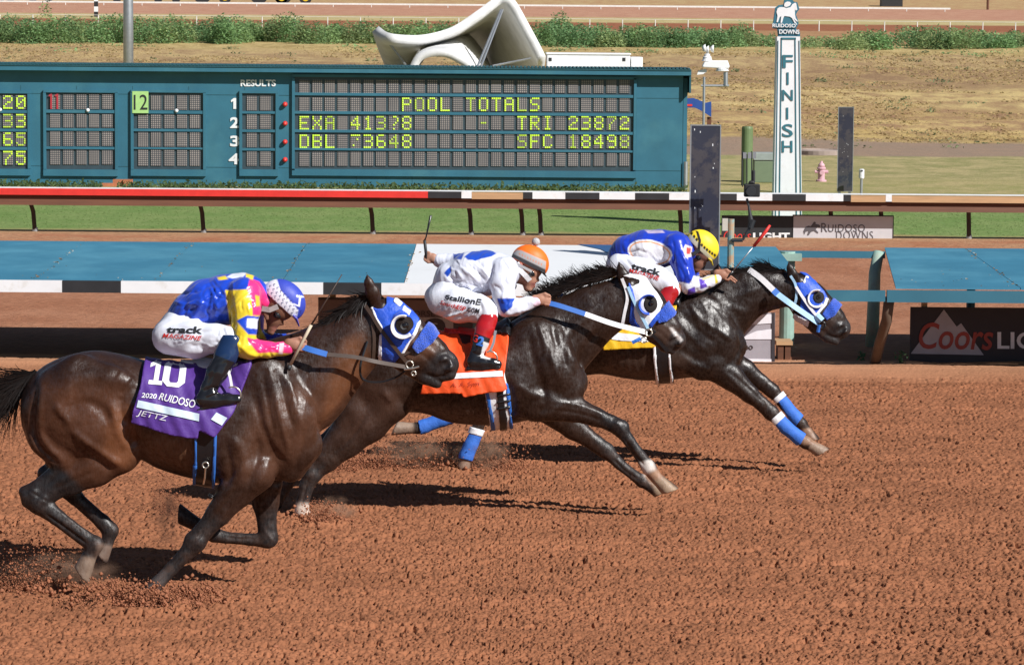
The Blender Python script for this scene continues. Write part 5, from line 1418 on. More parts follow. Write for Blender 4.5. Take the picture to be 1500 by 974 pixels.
    def eye(self, px, py, rpx):
        dy = self.surf_y(px, py)
        for s in (1, -1):
            c = self.p(px, py, s * dy); c.y -= s * -0.006 if False else 0
            mb = MB(); r = rpx * self.k
            mb.lathe(c, [(r * math.cos(a), r * math.sin(a) * 0.8) for a in np.linspace(-1.57, 1.57, 9)], 14, 0, 'Y')
            mb.build('eye', M['eye'], self.o, smooth=True)
    def blinker_cup(self, px, py, R, m, parent, a0, a1, out=0.035, dy=None):
        """an open part-cone standing off the hood behind the eye"""
        dy = self.surf_y(px, py) if dy is None else dy
        c = self.p(px, py, dy); V = []; F = []; n = 20
        for i in range(n + 1):
            a = math.radians(a0 + (a1 - a0) * i / n)
            for k in range(4):
                t = k / 3; r = R * self.k * (0.72 + 0.28 * t)
                V.append(c + Vector((math.cos(a) * r, 0.02 - (0.02 + out) * math.sin(t * 1.57), math.sin(a) * r)))
        for i in range(n):
            for k in range(3): F.append((i * 4 + k, i * 4 + k + 1, i * 4 + 5 + k, i * 4 + 4 + k))
        o = MB().add(V, F).build('eye_cup', M[m], parent, smooth=True)
        s = o.modifiers.new('thick', 'SOLIDIFY'); s.thickness = 0.006; s.offset = 0
        return o
    def rein(self, pieces, name='rein'):
        """pieces: [(material, width, path of px,py,dy)]"""
        root = None
        for mk, w_, path in pieces:
            P = [self.p(*q) for q in smooth_path(path, 8)]
            o = MB().strap(P, Vector((0, 0.25, 1)), w_, 0.006).build(name, M[mk], self.o)

BLK = (0.012, 0.0105, 0.011)
# ------------------------------------------------------------------ the near bay horse
def horse_bay():
    H = Horse(20.0, 240, 'glossy bay racehorse nearest the camera in a purple saddle cloth numbered 10 and blue hood', (-60, 385), (700, 915), 0.0085)
    H.trunk([(34, 575, 628, .10), (46, 552, 655, .17), (70, 533, 672, .23), (105, 519, 682, .27), (141, 514, 682, .285), (175, 519, 674, .285), (205, 527, 672, .275), (232, 532, 685, .28), (262, 534, 695, .30), (300, 534, 704, .305), (335, 528, 708, .30), (368, 517, 708, .275), (400, 505, 704, .255), (428, 520, 696, .225), (446, 560, 684, .17), (456, 590, 665, .10)])
    # neck and head
    H.chain([(395, 585, 0, 80), (440, 562, 0, 72), (482, 530, 0, 56), (518, 503, 0, 43), (543, 482, 0, 34)], 0.05, 0.52)
    H.chain([(547, 458, 0, 22), (565, 470, 0, 32), (583, 494, 0, 40), (603, 511, 0, 35), (624, 520, 0, 28.5), (644, 532, 0, 23), (653, 535, 0, 19)], 0.03, 0.60)
    H.chain([(575, 515, 0, 18), (600, 535, 0, 15), (622, 552, 0, 11), (640, 562, 0, 7.5)], 0.012, 0.85)      # lower jaw, mouth a little open
    H.chain([(606, 470, 0, 7), (622, 487, 0, 6.5), (646, 510, 0, 7)], 0.03, 1.6)
    H.both(H.chain, [(588, 470, 0, 10), (600, 486, .005, 8)], .085, k=.03)
    H.both(H.chain, [(650, 528, 0, 9), (658, 537, 0, 8)], .045, k=.012)
    for s in (-1, 1): H.chain([(646, 540, s * .075, 5), (652, 535, s * .080, 6.5), (657, 531, s * .078, 5)], .008, 1.0, True)
    H.chain([(660, 549, 0, 8), (648, 553, 0, 6)], 0.012, 1.4)
    for s in (-1, 1):
        H.chain([(552, 446, s * .055, 9), (545, 428, s * .075, 9.5), (540, 414, s * .085, 6.5), (537.5, 403, s * .085, 1.6)], .015, 0.55)
        H.chain([(549, 440, s * .115 , 4), (543, 424, s * .125, 4), (540, 412, s * .115, 2)], .008, 0.6, True)
    # hindquarters: thigh, stifle, second thigh, hock, cannon, pastern, hoof
    for s, ks in ((-1, 0), (1, 0)):
        H.chain([(105, 590, s * .15, 60), (145, 628, s * .165, 50), (172, 655, s * .165, 37)], .04, .55)
        H.chain([(62, 600, s * .13, 31), (72, 640, s * .14, 30), (96, 664, s * .14, 30)], .025, .6)
        H.chain([(120, 560, s * .18, 42), (165, 560, s * .22, 20), (184, 560, s * .235, 10)], .05, .6)
    H.chain([(168, 660, -.16, 36), (138, 682, -.15, 30), (102, 702, -.14, 22), (72, 720, -.14, 15.5), (54, 729, -.14, 14.5)], .025, .62)
    H.chain([(84, 690, -.14, 12), (55, 712, -.14, 9), (36, 720, -.14, 9)], .02, .8)
    H.chain([(42, 727, -.14, 12.5), (58, 737, -.14, 16.5), (72, 747, -.14, 12.5), (102, 770, -.14, 10), (124, 786, -.14, 10), (138, 797, -.14, 13.5)], .012, .78)
    H.chain([(40, 735, -.14, 9), (78, 761, -.14, 6), (128, 799, -.14, 6)], .01, .8)
    H.chain([(139, 797, -.14, 12.5), (132, 812, -.14, 10.5)], .012, .85)
    H.hoof((131, 814, -.14, 11), (122, 834, -.14, 13.5))
    H.chain([(160, 655, .16, 34), (120, 678, .16, 26), (86, 690, .16, 19), (72, 697, .16, 16)], .03, .62)
    H.chain([(66, 693, .16, 11), (80, 704, .16, 15), (110, 728, .16, 11), (150, 764, .16, 11), (161, 776, .16, 13)], .018, .78)
    H.chain([(162, 778, .16, 12), (158, 792, .16, 9.5)], .012, .85); H.hoof((157, 794, .16, 10), (150, 808, .16, 12))
    # shoulder, forearm, knee, cannon, hoof
    for s in (-1, 1):
        H.chain([(385, 560, s * .17, 42), (415, 615, s * .185, 46), (430, 655, s * .16, 34)], .05, .5)
        H.chain([(345, 655, s * .20, 34), (362, 690, s * .185, 34)], .05, .55)
        H.chain([(440, 650, s * .09, 33), (425, 680, s * .10, 26)], .03, .75)
    H.chain([(370, 690, -.18, 34), (346, 718, -.17, 26), (320, 752, -.165, 18), (298, 778, -.16, 13.5), (286, 793, -.16, 16), (275, 808, -.16, 12)], .018, .72)
    H.chain([(356, 698, -.19, 20), (326, 740, -.185, 13)], .03, .8)
    H.chain([(275, 808, -.16, 11.5), (252, 832, -.16, 9.8), (233, 852, -.16, 10.2), (222, 863, -.16, 12.5)], .01, .8)
    H.chain([(220, 865, -.16, 12), (210, 873, -.16, 10.5)], .01, .9); H.hoof((210, 872, -.16, 11.5), (200, 882, -.16, 14))
    H.chain([(386, 690, .17, 32), (389, 735, .17, 20), (391, 768, .17, 13.5), (393, 788, .17, 15.5)], .018, .72)
    H.chain([(390, 791, .17, 12), (365, 790, .17, 9), (330, 787, .17, 8.8), (314, 783, .17, 12)], .01, .8)
    H.chain([(312, 782, .17, 11), (292, 770, .17, 9)], .01, .85); H.hoof((290, 769, .17, 10.5), (268, 756, .17, 12.5))
    H.ell(290, 792, -.19, (9, .025, 8), .02); H.ell(50, 722, -.17, (7, .02, 7), .02); H.ell(64, 731, -.175, (6, .02, 6), .02)
    strokes = [([(53, 565), (48, 617), (55, 651), (84, 680)], 4, -.020), ([(60, 570), (58, 615), (66, 648), (92, 674)], 5, .010),
        ([(80, 592), (92, 607), (102, 622)], 6, .012), ([(104, 630), (130, 650), (160, 670), (176, 682)], 6, .014), ([(112, 650), (140, 672), (165, 690)], 6, -.010),
        ([(86, 578), (110, 560), (140, 548), (170, 556)], 10, .010), ([(95, 600), (125, 590), (150, 600), (160, 620)], 8, -.012),
        ([(170, 550), (188, 563)], 12, .012), ([(180, 580), (176, 600), (184, 625)], 7, -.014), ([(163, 590), (172, 630), (186, 660)], 7, .010), ([(196, 600), (194, 632), (200, 655)], 7, -.022),
        ([(203, 640), (230, 668), (270, 690)], 6, -.006), ([(140, 690), (110, 703), (80, 716)], 4, -.006), ([(165, 700), (130, 716), (96, 726)], 5, .006),
        ([(394, 540), (404, 585), (414, 625), (424, 660)], 5, .010), ([(406, 545), (418, 590), (430, 630)], 4, -.010), ([(420, 548), (432, 590), (441, 625)], 5, .009), ([(384, 545), (392, 590), (402, 640)], 4, -.007),
        ([(372, 570), (382, 620), (400, 660), (420, 680)], 6, -.012), ([(340, 640), (356, 668), (352, 700)], 7, .010), ([(330, 650), (338, 690), (330, 712)], 6, -.012), ([(378, 640), (376, 675), (362, 708)], 6, -.014),
        ([(395, 668), (384, 700), (366, 720)], 6, .010), ([(532, 555), (500, 600), (464, 648)], 7, -.014), ([(515, 520), (480, 550), (446, 590)], 8, .006), ([(500, 500), (470, 530), (430, 555)], 7, -.006),
        ([(455, 615), (446, 650), (430, 690)], 5, -.008), ([(448, 680), (425, 706), (396, 718)], 5, .008),
        ([(360, 715), (330, 752), (308, 782)], 2.4, .005), ([(348, 712), (326, 742), (300, 775)], 3, -.005), ([(268, 815), (246, 840), (232, 855)], 2.0, -.010), ([(66, 752), (100, 776), (128, 797)], 2.0, -.010), ([(78, 742), (104, 762), (130, 780)], 2, .005), ([(278, 800), (290, 788), (298, 776)], 2, -.006), ([(44, 720), (58, 728), (72, 736)], 2, -.006), ([(388, 776), (394, 786), (400, 792)], 2, .005), ([(330, 786), (350, 789), (372, 789)], 2, -.006),
        ([(548, 520), (570, 536), (590, 540)], 4, -.006), ([(600, 512), (622, 522), (640, 540)], 3, -.005), ([(598, 500), (620, 508), (640, 522)], 4, .005), ([(622, 548), (640, 552), (656, 550)], 2.2, -.007), ([(570, 515), (592, 522), (612, 530)], 4, .004)]
    for i in range(7): strokes.append(([(226 + i * 9, 640), (222 + i * 10, 664), (226 + i * 10, 688)], 3.2, .0035))
    for i in range(6): strokes.append(([(392 + i * 10, 545 + i * 3), (402 + i * 9, 575), (398 + i * 9, 600 + i * 4)], 2.2, .0022 * (1 if i % 2 else -1)))
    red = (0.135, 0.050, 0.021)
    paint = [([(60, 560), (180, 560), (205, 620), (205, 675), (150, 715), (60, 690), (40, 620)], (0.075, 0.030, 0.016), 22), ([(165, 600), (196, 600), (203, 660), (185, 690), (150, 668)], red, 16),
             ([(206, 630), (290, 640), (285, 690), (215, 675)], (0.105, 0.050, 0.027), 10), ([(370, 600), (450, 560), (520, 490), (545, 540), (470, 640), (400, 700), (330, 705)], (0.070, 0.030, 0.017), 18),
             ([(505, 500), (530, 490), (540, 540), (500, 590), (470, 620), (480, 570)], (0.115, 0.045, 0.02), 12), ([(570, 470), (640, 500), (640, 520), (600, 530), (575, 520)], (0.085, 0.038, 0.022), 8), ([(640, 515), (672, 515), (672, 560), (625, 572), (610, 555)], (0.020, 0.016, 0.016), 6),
             ([(0, 735), (55, 700), (95, 728), (175, 760), (175, 815), (120, 850), (60, 780), (20, 760)], BLK, 10), ([(55, 680), (85, 680), (180, 770), (170, 815), (140, 815), (60, 715)], BLK, 6),
             ([(310, 750), (335, 790), (240, 900), (180, 900), (200, 850)], BLK, 10), ([(255, 740), (350, 770), (360, 745), (420, 745), (415, 812), (250, 812)], BLK, 10),
             ([(110, 812), (142, 818), (134, 855), (100, 850)], (0.24, 0.17, 0.125), 3), ([(143, 795), (170, 800), (165, 820), (140, 820)], (0.16, 0.11, 0.085), 4), ([(196, 866), (232, 866), (222, 905), (190, 905)], (0.10, 0.06, 0.045), 6),
             ([(225, 834), (246, 834), (240, 868), (218, 868)], (0.055, 0.05, 0.05), 6)]
    H.finish((0.027, 0.0118, 0.0072), paint, strokes)
    o = H.o
    H.eye(592.5, 477, 7)
    # saddle cloth with stripe, lettering and number
    cl = H.shell('saddle_cloth', [(219, 490), (372, 490), (369, 536), (343, 602), (316, 638), (293, 628), (291, 640), (257, 636), (192, 616), (205, 570)], .022, 'purple', wave=.0034, flare=.12)
    bc = bvh_of(cl)
    m_st = M['lightblue']
    msw = mat('pale_stripe_cloth', (0.62, 0.74, 0.84), 0.6, var=0.06)
    def bars(nm, q, m_, par, cut=(24, 3), off=.006): return wrap_decal(nm, poly_geo([[(0, 0), (1, 0), (1, 1), (0, 1)]], cut), q, [bc], 19.75, m_, par, off)
    bars('stripe', [(198.5, 585), (292, 606), (291.5, 617), (196, 595.5)], msw, cl); bars('stripe', [(317, 604), (333, 612), (325, 623), (309, 614)], msw, cl)
    wrap_decal('numeral', poly_geo([[(.1, 0), (1, 0), (1, .16), (.73, .16), (.73, 1), (.45, 1), (.05, .84), (.05, .68), (.40, .78), (.40, .16), (.1, .16)]], (5, 10)), [(221, 526), (243, 526), (237, 564), (215, 562)], [bc], 19.75, M['cloth_white'], cl, .006)
    for pl in ([(.25, 0), (.5, 0), (.5, .16), (.36, .16), (.30, .24), (.30, .76), (.36, .84), (.5, .84), (.5, 1), (.25, 1), (0, .8), (0, .2)], [(.5, 0), (.75, 0), (1, .2), (1, .8), (.75, 1), (.5, 1), (.5, .84), (.64, .84), (.70, .76), (.70, .24), (.64, .16), (.5, .16)]):
        wrap_decal('numeral', poly_geo([pl], (6, 8)), [(243, 525), (274, 531), (270, 568), (236, 565)], [bc], 19.75, M['cloth_white'], cl, .0065)
    wrap_decal('cloth_lettering', text_geo('2020', 0.012, 0.1, cut=(8, 2)), [(208, 575), (230, 577), (229, 584), (207, 582)], [bc], 19.75, M['cloth_white'], cl, .006)
    wrap_decal('cloth_lettering', text_geo('RUIDOSO', 0.012, 0.15, cut=(12, 2)), [(235, 575), (287, 586), (285, 598), (232, 585)], [bc], 19.75, M['cloth_white'], cl, .006)
    wrap_decal('cloth_lettering', text_geo('JETTZ', 0.0, 0.1, cut=(10, 2)), [(203, 600), (246, 609), (243, 619), (199, 610)], [bc], 19.75, M['cloth_white'], cl, .006)
    sd = H.shell('saddle', [(236, 480), (372, 480), (366, 534), (330, 534), (300, 529), (262, 526), (240, 520)], .048, 'black_leather', wave=.002)
    H.shell('saddle_pad', [(262, 528), (300, 531), (330, 536), (362, 536), (352, 566), (336, 574), (318, 566), (314, 545), (290, 543), (262, 533)], .034, 'cloth_white', side='near')
    g = H.shell('girth', [(286, 560), (318, 575), (313, 730), (284, 730)], .033, 'black_leather')
    H.shell('girth_edge', [(285, 630), (289, 630), (288, 722), (284, 722)], .037, 'bluestrap', g); H.shell('girth_edge', [(314, 630), (318, 630), (315, 722), (311, 722)], .037, 'bluestrap', g)
    dy = -.36
    H.ring('girth_buckle', 301, 681, -.325, .018, .005, 'chrome', g)
    MB().tube([H.p(301, 686, -.33), H.p(300, 700, -.31), H.p(298, 709, -.29)], .006, 6).build('girth_chain', M['chrome'], g)
    MB().strap([H.p(332, 535, -.33), H.p(337, 552, -.345), H.p(340, 568, -.35)], Vector((1, 0, 0)), .016, .004).build('stirrup_leather', M['cloth_white'], o)
    H.ring('stirrup', 341, 578, -.35, .048, .005, 'chrome', None, -35, 120)
    # hood, bridle, noseband, bit, reins
    hood = H.shell('hood', [(562, 422), (568, 425), (574, 432), (594, 449), (609, 462), (613.5, 468), (612, 476), (604, 490), (596, 505), (588, 519), (580, 529), (568, 529), (557, 527), (558, 505), (559, 488), (551, 467), (545, 449), (552, 452), (560, 452), (566, 446), (566, 437), (561, 430)], .012, 'blue_cloth', wave=.0016)
    H.shell('hood_trim', [(610, 474), (614, 470), (615, 475), (606, 491), (592, 517), (587, 518), (596, 503)], .015, 'cloth_white', hood)
    H.shell('hood_trim', [(544, 449), (547, 449), (553, 466), (561, 478), (561, 484), (557, 482), (550, 468)], .015, 'cloth_white', hood); H.shell('hood_trim', [(557, 490), (560, 490), (560, 530), (553, 530)], .014, 'cloth_white', hood)
    H.blinker_cup(590, 478, 17.5, 'cloth_white', hood, 70, 318, .045)
    mcup = mat('dark_eye_opening', (0.016, 0.010, 0.008), 0.75, spec=0.2)
    hd = H.shell('eye_opening', [(592 + 11.5 * math.cos(a), 476.5 + 12 * math.sin(a)) for a in np.linspace(0, 6.283, 18)[:-1]], .0145, mcup, hood, side='near')
    MB().lathe(H.p(592, 478, H.surf_y(592, 477) - .006), [(0.019 * math.cos(a), 0.019 * math.sin(a)) for a in np.linspace(-1.57, 1.57, 9)], 14, 0, 'Y').build('eye', M['eye'], o, smooth=True)
    for q in ([(578, 437), (588, 446), (584, 451), (576, 443)], [(590, 449), (601, 458), (597, 464), (588, 456)]):
        H.shell('hood_badge', q, .0155, 'cloth_white', hood, side='near')
    H.shell('noseband', [(603, 507), (611, 494), (624, 475), (632, 476), (644, 488), (633, 503), (618, 514), (611, 518)], .022, 'plush_blue', wave=.0055)
    br = H.strap('bridle', [(534, 446), (545, 462), (556, 480), (575, 505), (592, 526), (597, 532)], .022, 'leather', off=.022)
    H.strap('bridle', [(533, 448), (544, 468), (548, 492), (548, 510), (547, 526)], .02, 'leather', off=.008); H.strap('bridle', [(590, 520), (600, 515), (610, 508), (616, 500)], .016, 'leather', off=.01)
    sy = H.surf_y(601, 535)
    H.ring('bit_ring', 600, 534, sy - .03, .022, .005, 'chrome'); H.ring('bit_ring', 606, 547, sy - .03, .014, .005, 'chrome')
    MB().tube([H.p(592, 541, sy - .03), H.p(604, 540, sy - .035), H.p(614, 537, sy - .03)], .007, 6).build('bit_bar', M['chrome'], o)
    H.rein([('bluestrap', .035, [(443, 508, -.225), (458, 513, -.235), (479, 519, -.235)]), ('leather', .024, [(479, 519, -.235), (520, 523, -.215), (552, 530, -.19), (597, 538, sy - .02)])])
    H.rein([('bluestrap', .03, [(425, 494, .12), (440, 494, .16), (470, 498, .16)]), ('leather', .02, [(470, 498, .16), (530, 515, .16), (598, 535, -sy)])])
    MB().tube([H.p(*q) for q in smooth_path([(538, 500, -.10), (528, 535, -.14), (532, 556, -.12), (556, 560, -.06), (580, 553, -.05), (597, 541, sy)], 6)], .008, 6).build('yoke_strap', M['black_leather'], o)
    H.strands('mane', [(545, 432, 0), (530, 440, 0), (495, 463, 0), (460, 492, 0), (425, 508, 0), (395, 510, 0)], 2200, 34, (-.92, 0.5), .30, .0026, ysp=.05, droop=.55, seed=4)
    H.strands('forelock', [(553, 430, 0), (562, 440, 0)], 60, 10, (-.7, -.1), .5, .0025, ysp=.03, seed=5)
    H.strands('tail', [(52, 546, 0), (44, 552, 0), (36, 566, 0)], 950, 82, (-.90, .42), .27, .0028, ysp=.05, droop=.55, seed=6)
    return H
# ------------------------------------------------------------------ the middle dark brown horse
def horse_brown():
    H = Horse(23.4, 700, 'dark brown racehorse in the middle in an orange saddle cloth and white and blue hood', (395, 375), (1035, 800), 0.009)
    H.trunk([(486, 520, 575, .10), (498, 490, 600, .18), (525, 472, 612, .25), (560, 467, 612, .28), (595, 474, 604, .28), (625, 485, 606, .28), (660, 492, 618, .295), (700, 490, 622, .305), (738, 480, 622, .30), (770, 462, 616, .27), (800, 455, 610, .245), (826, 470, 602, .21), (842, 500, 590, .16), (850, 530, 575, .10)])
    H.chain([(795, 520, 0, 64), (832, 487, 0, 52), (868, 462, 0, 41), (898, 446, 0, 34), (914, 437, 0, 28)], .05, .52)
    H.chain([(914, 422, 0, 20), (930, 432, 0, 27), (946, 452, 0, 30), (958, 470, 0, 27), (970, 482, 0, 23), (983, 494, 0, 18), (990, 499, 0, 14)], .03, .62)
    H.chain([(942, 472, 0, 13), (958, 492, 0, 11), (974, 508, 0, 8), (984, 514, 0, 6)], .012, .9)
    H.chain([(958, 430, 0, 6), (972, 452, 0, 6), (990, 478, 0, 6)], .03, 1.6)
    for s in (-1, 1):
        H.chain([(988, 494, s * .045, 7), (995, 501, s * .045, 6)], .012); H.chain([(985, 503, s * .068, 4), (990, 499, s * .070, 5), (994, 496, s * .068, 4)], .007, 1, True)
        H.chain([(918, 418, s * .055, 8), (913, 404, s * .07, 8), (909, 393, s * .075, 5), (906.5, 384, s * .075, 1.5)], .015, .6)
        H.chain([(916, 412, s * .11, 3.5), (911, 400, s * .115, 3.2)], .008, .6, True)
        H.chain([(555, 520, s * .15, 50), (570, 560, s * .165, 44), (572, 588, s * .165, 30)], .04, .55)
        H.chain([(512, 540, s * .13, 30), (520, 580, s * .14, 30)], .03, .6)
        H.chain([(780, 500, s * .16, 34), (806, 540, s * .18, 38), (822, 570, s * .165, 34)], .05, .5)
        H.chain([(760, 565, s * .20, 28), (785, 588, s * .19, 30)], .05, .55)
        H.chain([(834, 560, s * .09, 27), (820, 588, s * .10, 24)], .03, .75)
    # hind legs: the near one pushing off the ground
    H.chain([(566, 590, -.16, 31), (538, 618, -.15, 30), (508, 645, -.145, 24), (478, 672, -.14, 18), (462, 688, -.14, 15)], .03, .62)
    H.chain([(520, 600, -.15, 26), (496, 640, -.14, 16), (456, 676, -.14, 8)], .03, .7)
    H.chain([(455, 682, -.14, 10), (457, 694, -.14, 14), (449, 712, -.14, 10.5), (443, 738, -.14, 9.5), (442, 748, -.14, 10.5)], .016, .8)
    H.chain([(442, 748, -.14, 10), (447, 756, -.14, 9)], .01, .9); H.hoof((448, 756, -.14, 9.5), (457, 763, -.14, 11))
    H.chain([(548, 590, .16, 29), (500, 640, .15, 22), (450, 672, .15, 16), (436, 684, .15, 14)], .03, .62)
    H.chain([(434, 684, .15, 13), (420, 708, .15, 10), (404, 736, .15, 10), (398, 746, .15, 10)], .016, .8); H.chain([(398, 747, .15, 9), (392, 757, .15, 11)], .01, .9)
    # forelegs reaching
    H.chain([(800, 588, -.175, 30), (838, 598, -.17, 20), (872, 610, -.165, 14), (894, 619, -.16, 11.5), (909, 627, -.16, 13.5)], .018, .7)
    H.chain([(908, 628, -.16, 11), (922, 646, -.16, 8.6), (938, 668, -.16, 8.4), (950, 684, -.16, 11)], .01, .8)
    H.chain([(951, 686, -.16, 10.5), (963, 702, -.16, 9)], .01, .9); H.hoof((964, 702, -.16, 9.5), (977, 715, -.16, 11))
    H.chain([(808, 595, .17, 29), (840, 626, .16, 18), (872, 649, .16, 12), (888, 660, .16, 13)], .018, .7)
    H.chain([(889, 661, .16, 11), (908, 680, .16, 8.4), (930, 697, .16, 8.2), (940, 704, .16, 10.5)], .01, .8)
    H.chain([(941, 705, .16, 9), (952, 712, .16, 8)], .01, .9); H.hoof((953, 712, .16, 9), (964, 719, .16, 10))
    H.ell(905, 622, -.185, (8, .022, 7), .02)
    strokes = [([(790, 478), (806, 520), (822, 560)], 6, .010), ([(804, 472), (820, 510), (836, 545)], 5, -.010), ([(774, 490), (784, 535), (800, 575)], 6, -.012), ([(812, 470), (832, 505), (842, 540)], 5, .008),
        ([(755, 560), (775, 576), (800, 580)], 6, .010), ([(790, 560), (800, 590), (790, 606)], 6, -.012), ([(742, 556), (752, 590), (744, 612)], 6, -.012), ([(806, 600), (850, 606), (885, 618)], 3, -.006), ([(812, 588), (850, 594), (888, 608)], 3, .005),
        ([(880, 480), (856, 515), (846, 550)], 6, -.010), ([(870, 455), (840, 480), (812, 500)], 7, .006), ([(892, 430), (860, 448), (826, 470)], 6, -.006), ([(914, 642), (930, 666), (944, 682)], 2, -.009), ([(900, 618), (908, 624), (914, 634)], 2, .005), ([(898, 672), (916, 690), (934, 702)], 2, -.008), ([(452, 700), (446, 722), (441, 742)], 2, -.008),
        ([(578, 575), (600, 600), (640, 612)], 6, -.006), ([(560, 570), (574, 590)], 6, .01), ([(540, 600), (515, 640), (482, 668)], 4, -.006), ([(950, 478), (970, 490), (982, 504)], 3, -.005), ([(955, 468), (975, 478), (988, 490)], 3, .004), ([(828, 590), (810, 604), (790, 610)], 5, .008)]
    for i in range(8): strokes.append(([(640 + i * 10, 575), (636 + i * 11, 592), (640 + i * 11, 612)], 3, .0035))
    for i in range(9): strokes.append(([(782 + i * 7, 468 + (i % 3) * 6), (790 + i * 6, 500), (792 + i * 6, 525 + i * 4)], 2.2, .0022 * (1 if i % 2 else -1)))
    tan = (0.30, 0.17, 0.105)
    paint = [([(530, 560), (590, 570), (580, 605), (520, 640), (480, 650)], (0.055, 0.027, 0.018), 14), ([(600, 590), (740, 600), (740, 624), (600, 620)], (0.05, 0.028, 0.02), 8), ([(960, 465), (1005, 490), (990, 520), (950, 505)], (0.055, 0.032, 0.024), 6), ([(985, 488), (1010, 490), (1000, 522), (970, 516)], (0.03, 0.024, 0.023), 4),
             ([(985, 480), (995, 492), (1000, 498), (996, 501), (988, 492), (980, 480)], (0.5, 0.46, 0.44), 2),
             ([(420, 690), (475, 680), (470, 742), (420, 745), (385, 765), (390, 735)], BLK, 6), ([(425, 736), (460, 738), (475, 775), (425, 775)], (0.62, 0.50, 0.42), 4), ([(448, 750), (475, 752), (475, 775), (440, 775)], (0.55, 0.36, 0.25), 3),
             ([(880, 600), (930, 620), (955, 675), (930, 690), (880, 640)], BLK, 8), ([(870, 640), (900, 640), (950, 700), (970, 730), (930, 730)], BLK, 6),
             ([(936, 678), (956, 672), (962, 690), (944, 698)], (0.66, 0.60, 0.55), 3), ([(944, 696), (966, 684), (975, 706), (956, 712)], tan, 4), ([(956, 704), (974, 700), (1000, 722), (960, 730)], (0.34, 0.24, 0.16), 3)]
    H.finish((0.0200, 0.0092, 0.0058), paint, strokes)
    o = H.o
    cl = H.shell('saddle_cloth', [(634, 450), (748, 450), (745, 505), (738, 550), (741, 568), (735, 571), (720, 572), (680, 580), (676, 574), (617, 574), (624, 540), (640, 500)], .024, 'orange', wave=.0034, flare=.12)
    bc = bvh_of(cl)
    def bars(nm, q, m_, par, cut=(24, 3), off=.006): return wrap_decal(nm, poly_geo([[(0, 0), (1, 0), (1, 1), (0, 1)]], cut), q, [bc], 23.1, m_, par, off)
    bars('stripe', [(622, 549), (736, 543), (737, 551), (620, 557)], M['cloth_white'], cl)
    mdo = mat('dark_red_lettering', (0.42, 0.04, 0.012), 0.6)
    wrap_decal('cloth_lettering', text_geo('A. A. Sym', 0.0, 0.15, cut=(14, 2)), [(660, 561), (702, 558), (702, 567), (660, 569)], [bc], 23.1, mdo, cl, .006)
    H.shell('saddle', [(650, 440), (750, 440), (748, 492), (720, 496), (690, 494), (655, 488)], .05, 'black_leather', wave=.002)
    H.shell('saddle_edge', [(632, 476), (640, 480), (660, 488), (690, 492), (715, 490), (715, 494), (690, 497), (655, 493), (634, 484)], .054, 'red', side='near')
    H.shell('saddle_flap', [(672, 495), (690, 495), (690, 530), (680, 514)], .034, 'black_leather', side='near')
    g = H.shell('girth', [(704, 540), (738, 540), (752, 640), (722, 640)], .032, 'cloth_white')
    H.shell('girth_edge', [(704, 540), (709, 540), (729, 640), (723, 640)], .036, 'bluestrap', g); H.shell('girth_edge', [(738, 560), (742, 560), (753, 640), (748, 640)], .036, 'bluestrap', g)
    H.shell('girth_strap', [(724, 545), (733, 548), (744, 640), (734, 640)], .040, 'black_leather', g)
    for yy in (577, 586, 594): H.shell('girth_lacing', [(727, yy), (745, yy - 3), (745, yy - 1), (727, yy + 2)], .044, 'black_leather', g, side='near')
    MB().strap([H.p(726, 484, -.33), H.p(723, 502, -.345), H.p(718, 514, -.355)], Vector((1, 0, 0)), .018, .004).build('stirrup_leather', M['steel'], o)
    H.ring('stirrup', 718, 525, -.355, .05, .006, 'chrome', None, -35, 120)
    hood = H.shell('hood', [(912, 404), (921, 402), (934, 402), (943, 404), (953, 418), (962, 430), (970, 444), (966, 456), (957, 470), (951, 479), (940, 482), (930, 480), (924, 470), (926, 440), (921, 416), (926, 420), (936, 416), (936, 411)], .011, 'cloth_white', wave=.0016)
    H.shell('hood_trim', [(920, 413), (927, 424), (931, 440), (928, 442), (921, 425)], .014, 'blue_cloth', hood); H.shell('hood_trim', [(925, 440), (929, 442), (929, 458), (932, 470), (938, 478), (930, 482), (922, 470)], .014, 'blue_cloth', hood)
    H.shell('hood_trim', [(950, 476), (962, 460), (971, 450), (974, 453), (966, 464), (954, 480)], .014, 'blue_cloth', hood)
    H.shell('noseband', [(960, 464), (967, 455), (977, 442), (990, 452), (986, 464), (974, 472), (964, 473)], .02, 'plush_blue', wave=.0055)
    mcup = mat('dark_eye_mesh', (0.022, 0.018, 0.017), 0.75, spec=0.2)
    H.shell('eye_opening', [(952.5 + 9.5 * math.cos(a), 445.5 + 12 * math.sin(a)) for a in np.linspace(0, 6.283, 18)[:-1]], .0155, mcup, hood, side='near')
    H.blinker_cup(950, 446, 15, 'blue_cloth', hood, 55, 275, .035)
    MB().lathe(H.p(954, 444, H.surf_y(954, 444) - .014), [(0.02 * math.cos(a), 0.02 * math.sin(a)) for a in np.linspace(-1.57, 1.57, 9)], 12, 0, 'Y').build('eye', M['eye'], o, smooth=True)
    H.strap('bridle', [(911, 408), (917, 424), (919, 438), (915, 458), (912, 474)], .022, 'cloth_white', off=.01); H.strap('bridle', [(920, 420), (928, 440), (938, 460), (947, 477), (950, 484)], .02, 'lightblue', off=.02); H.strap('bridle', [(912, 410), (922, 442), (920, 476)], .03, 'black_leather', off=.006)
    sy = H.surf_y(950, 486)
    H.ring('bit_ring', 950, 487, sy - .03, .025, .006, 'chrome'); H.ring('bit_ring', 943, 498, sy - .04, .02, .004, 'chrome')
    MB().tube([H.p(952, 480, sy - .03), H.p(960, 486, sy - .02), H.p(952, 494, sy - .03)], .008, 6).build('bit_bar', M['black_leather'], o)
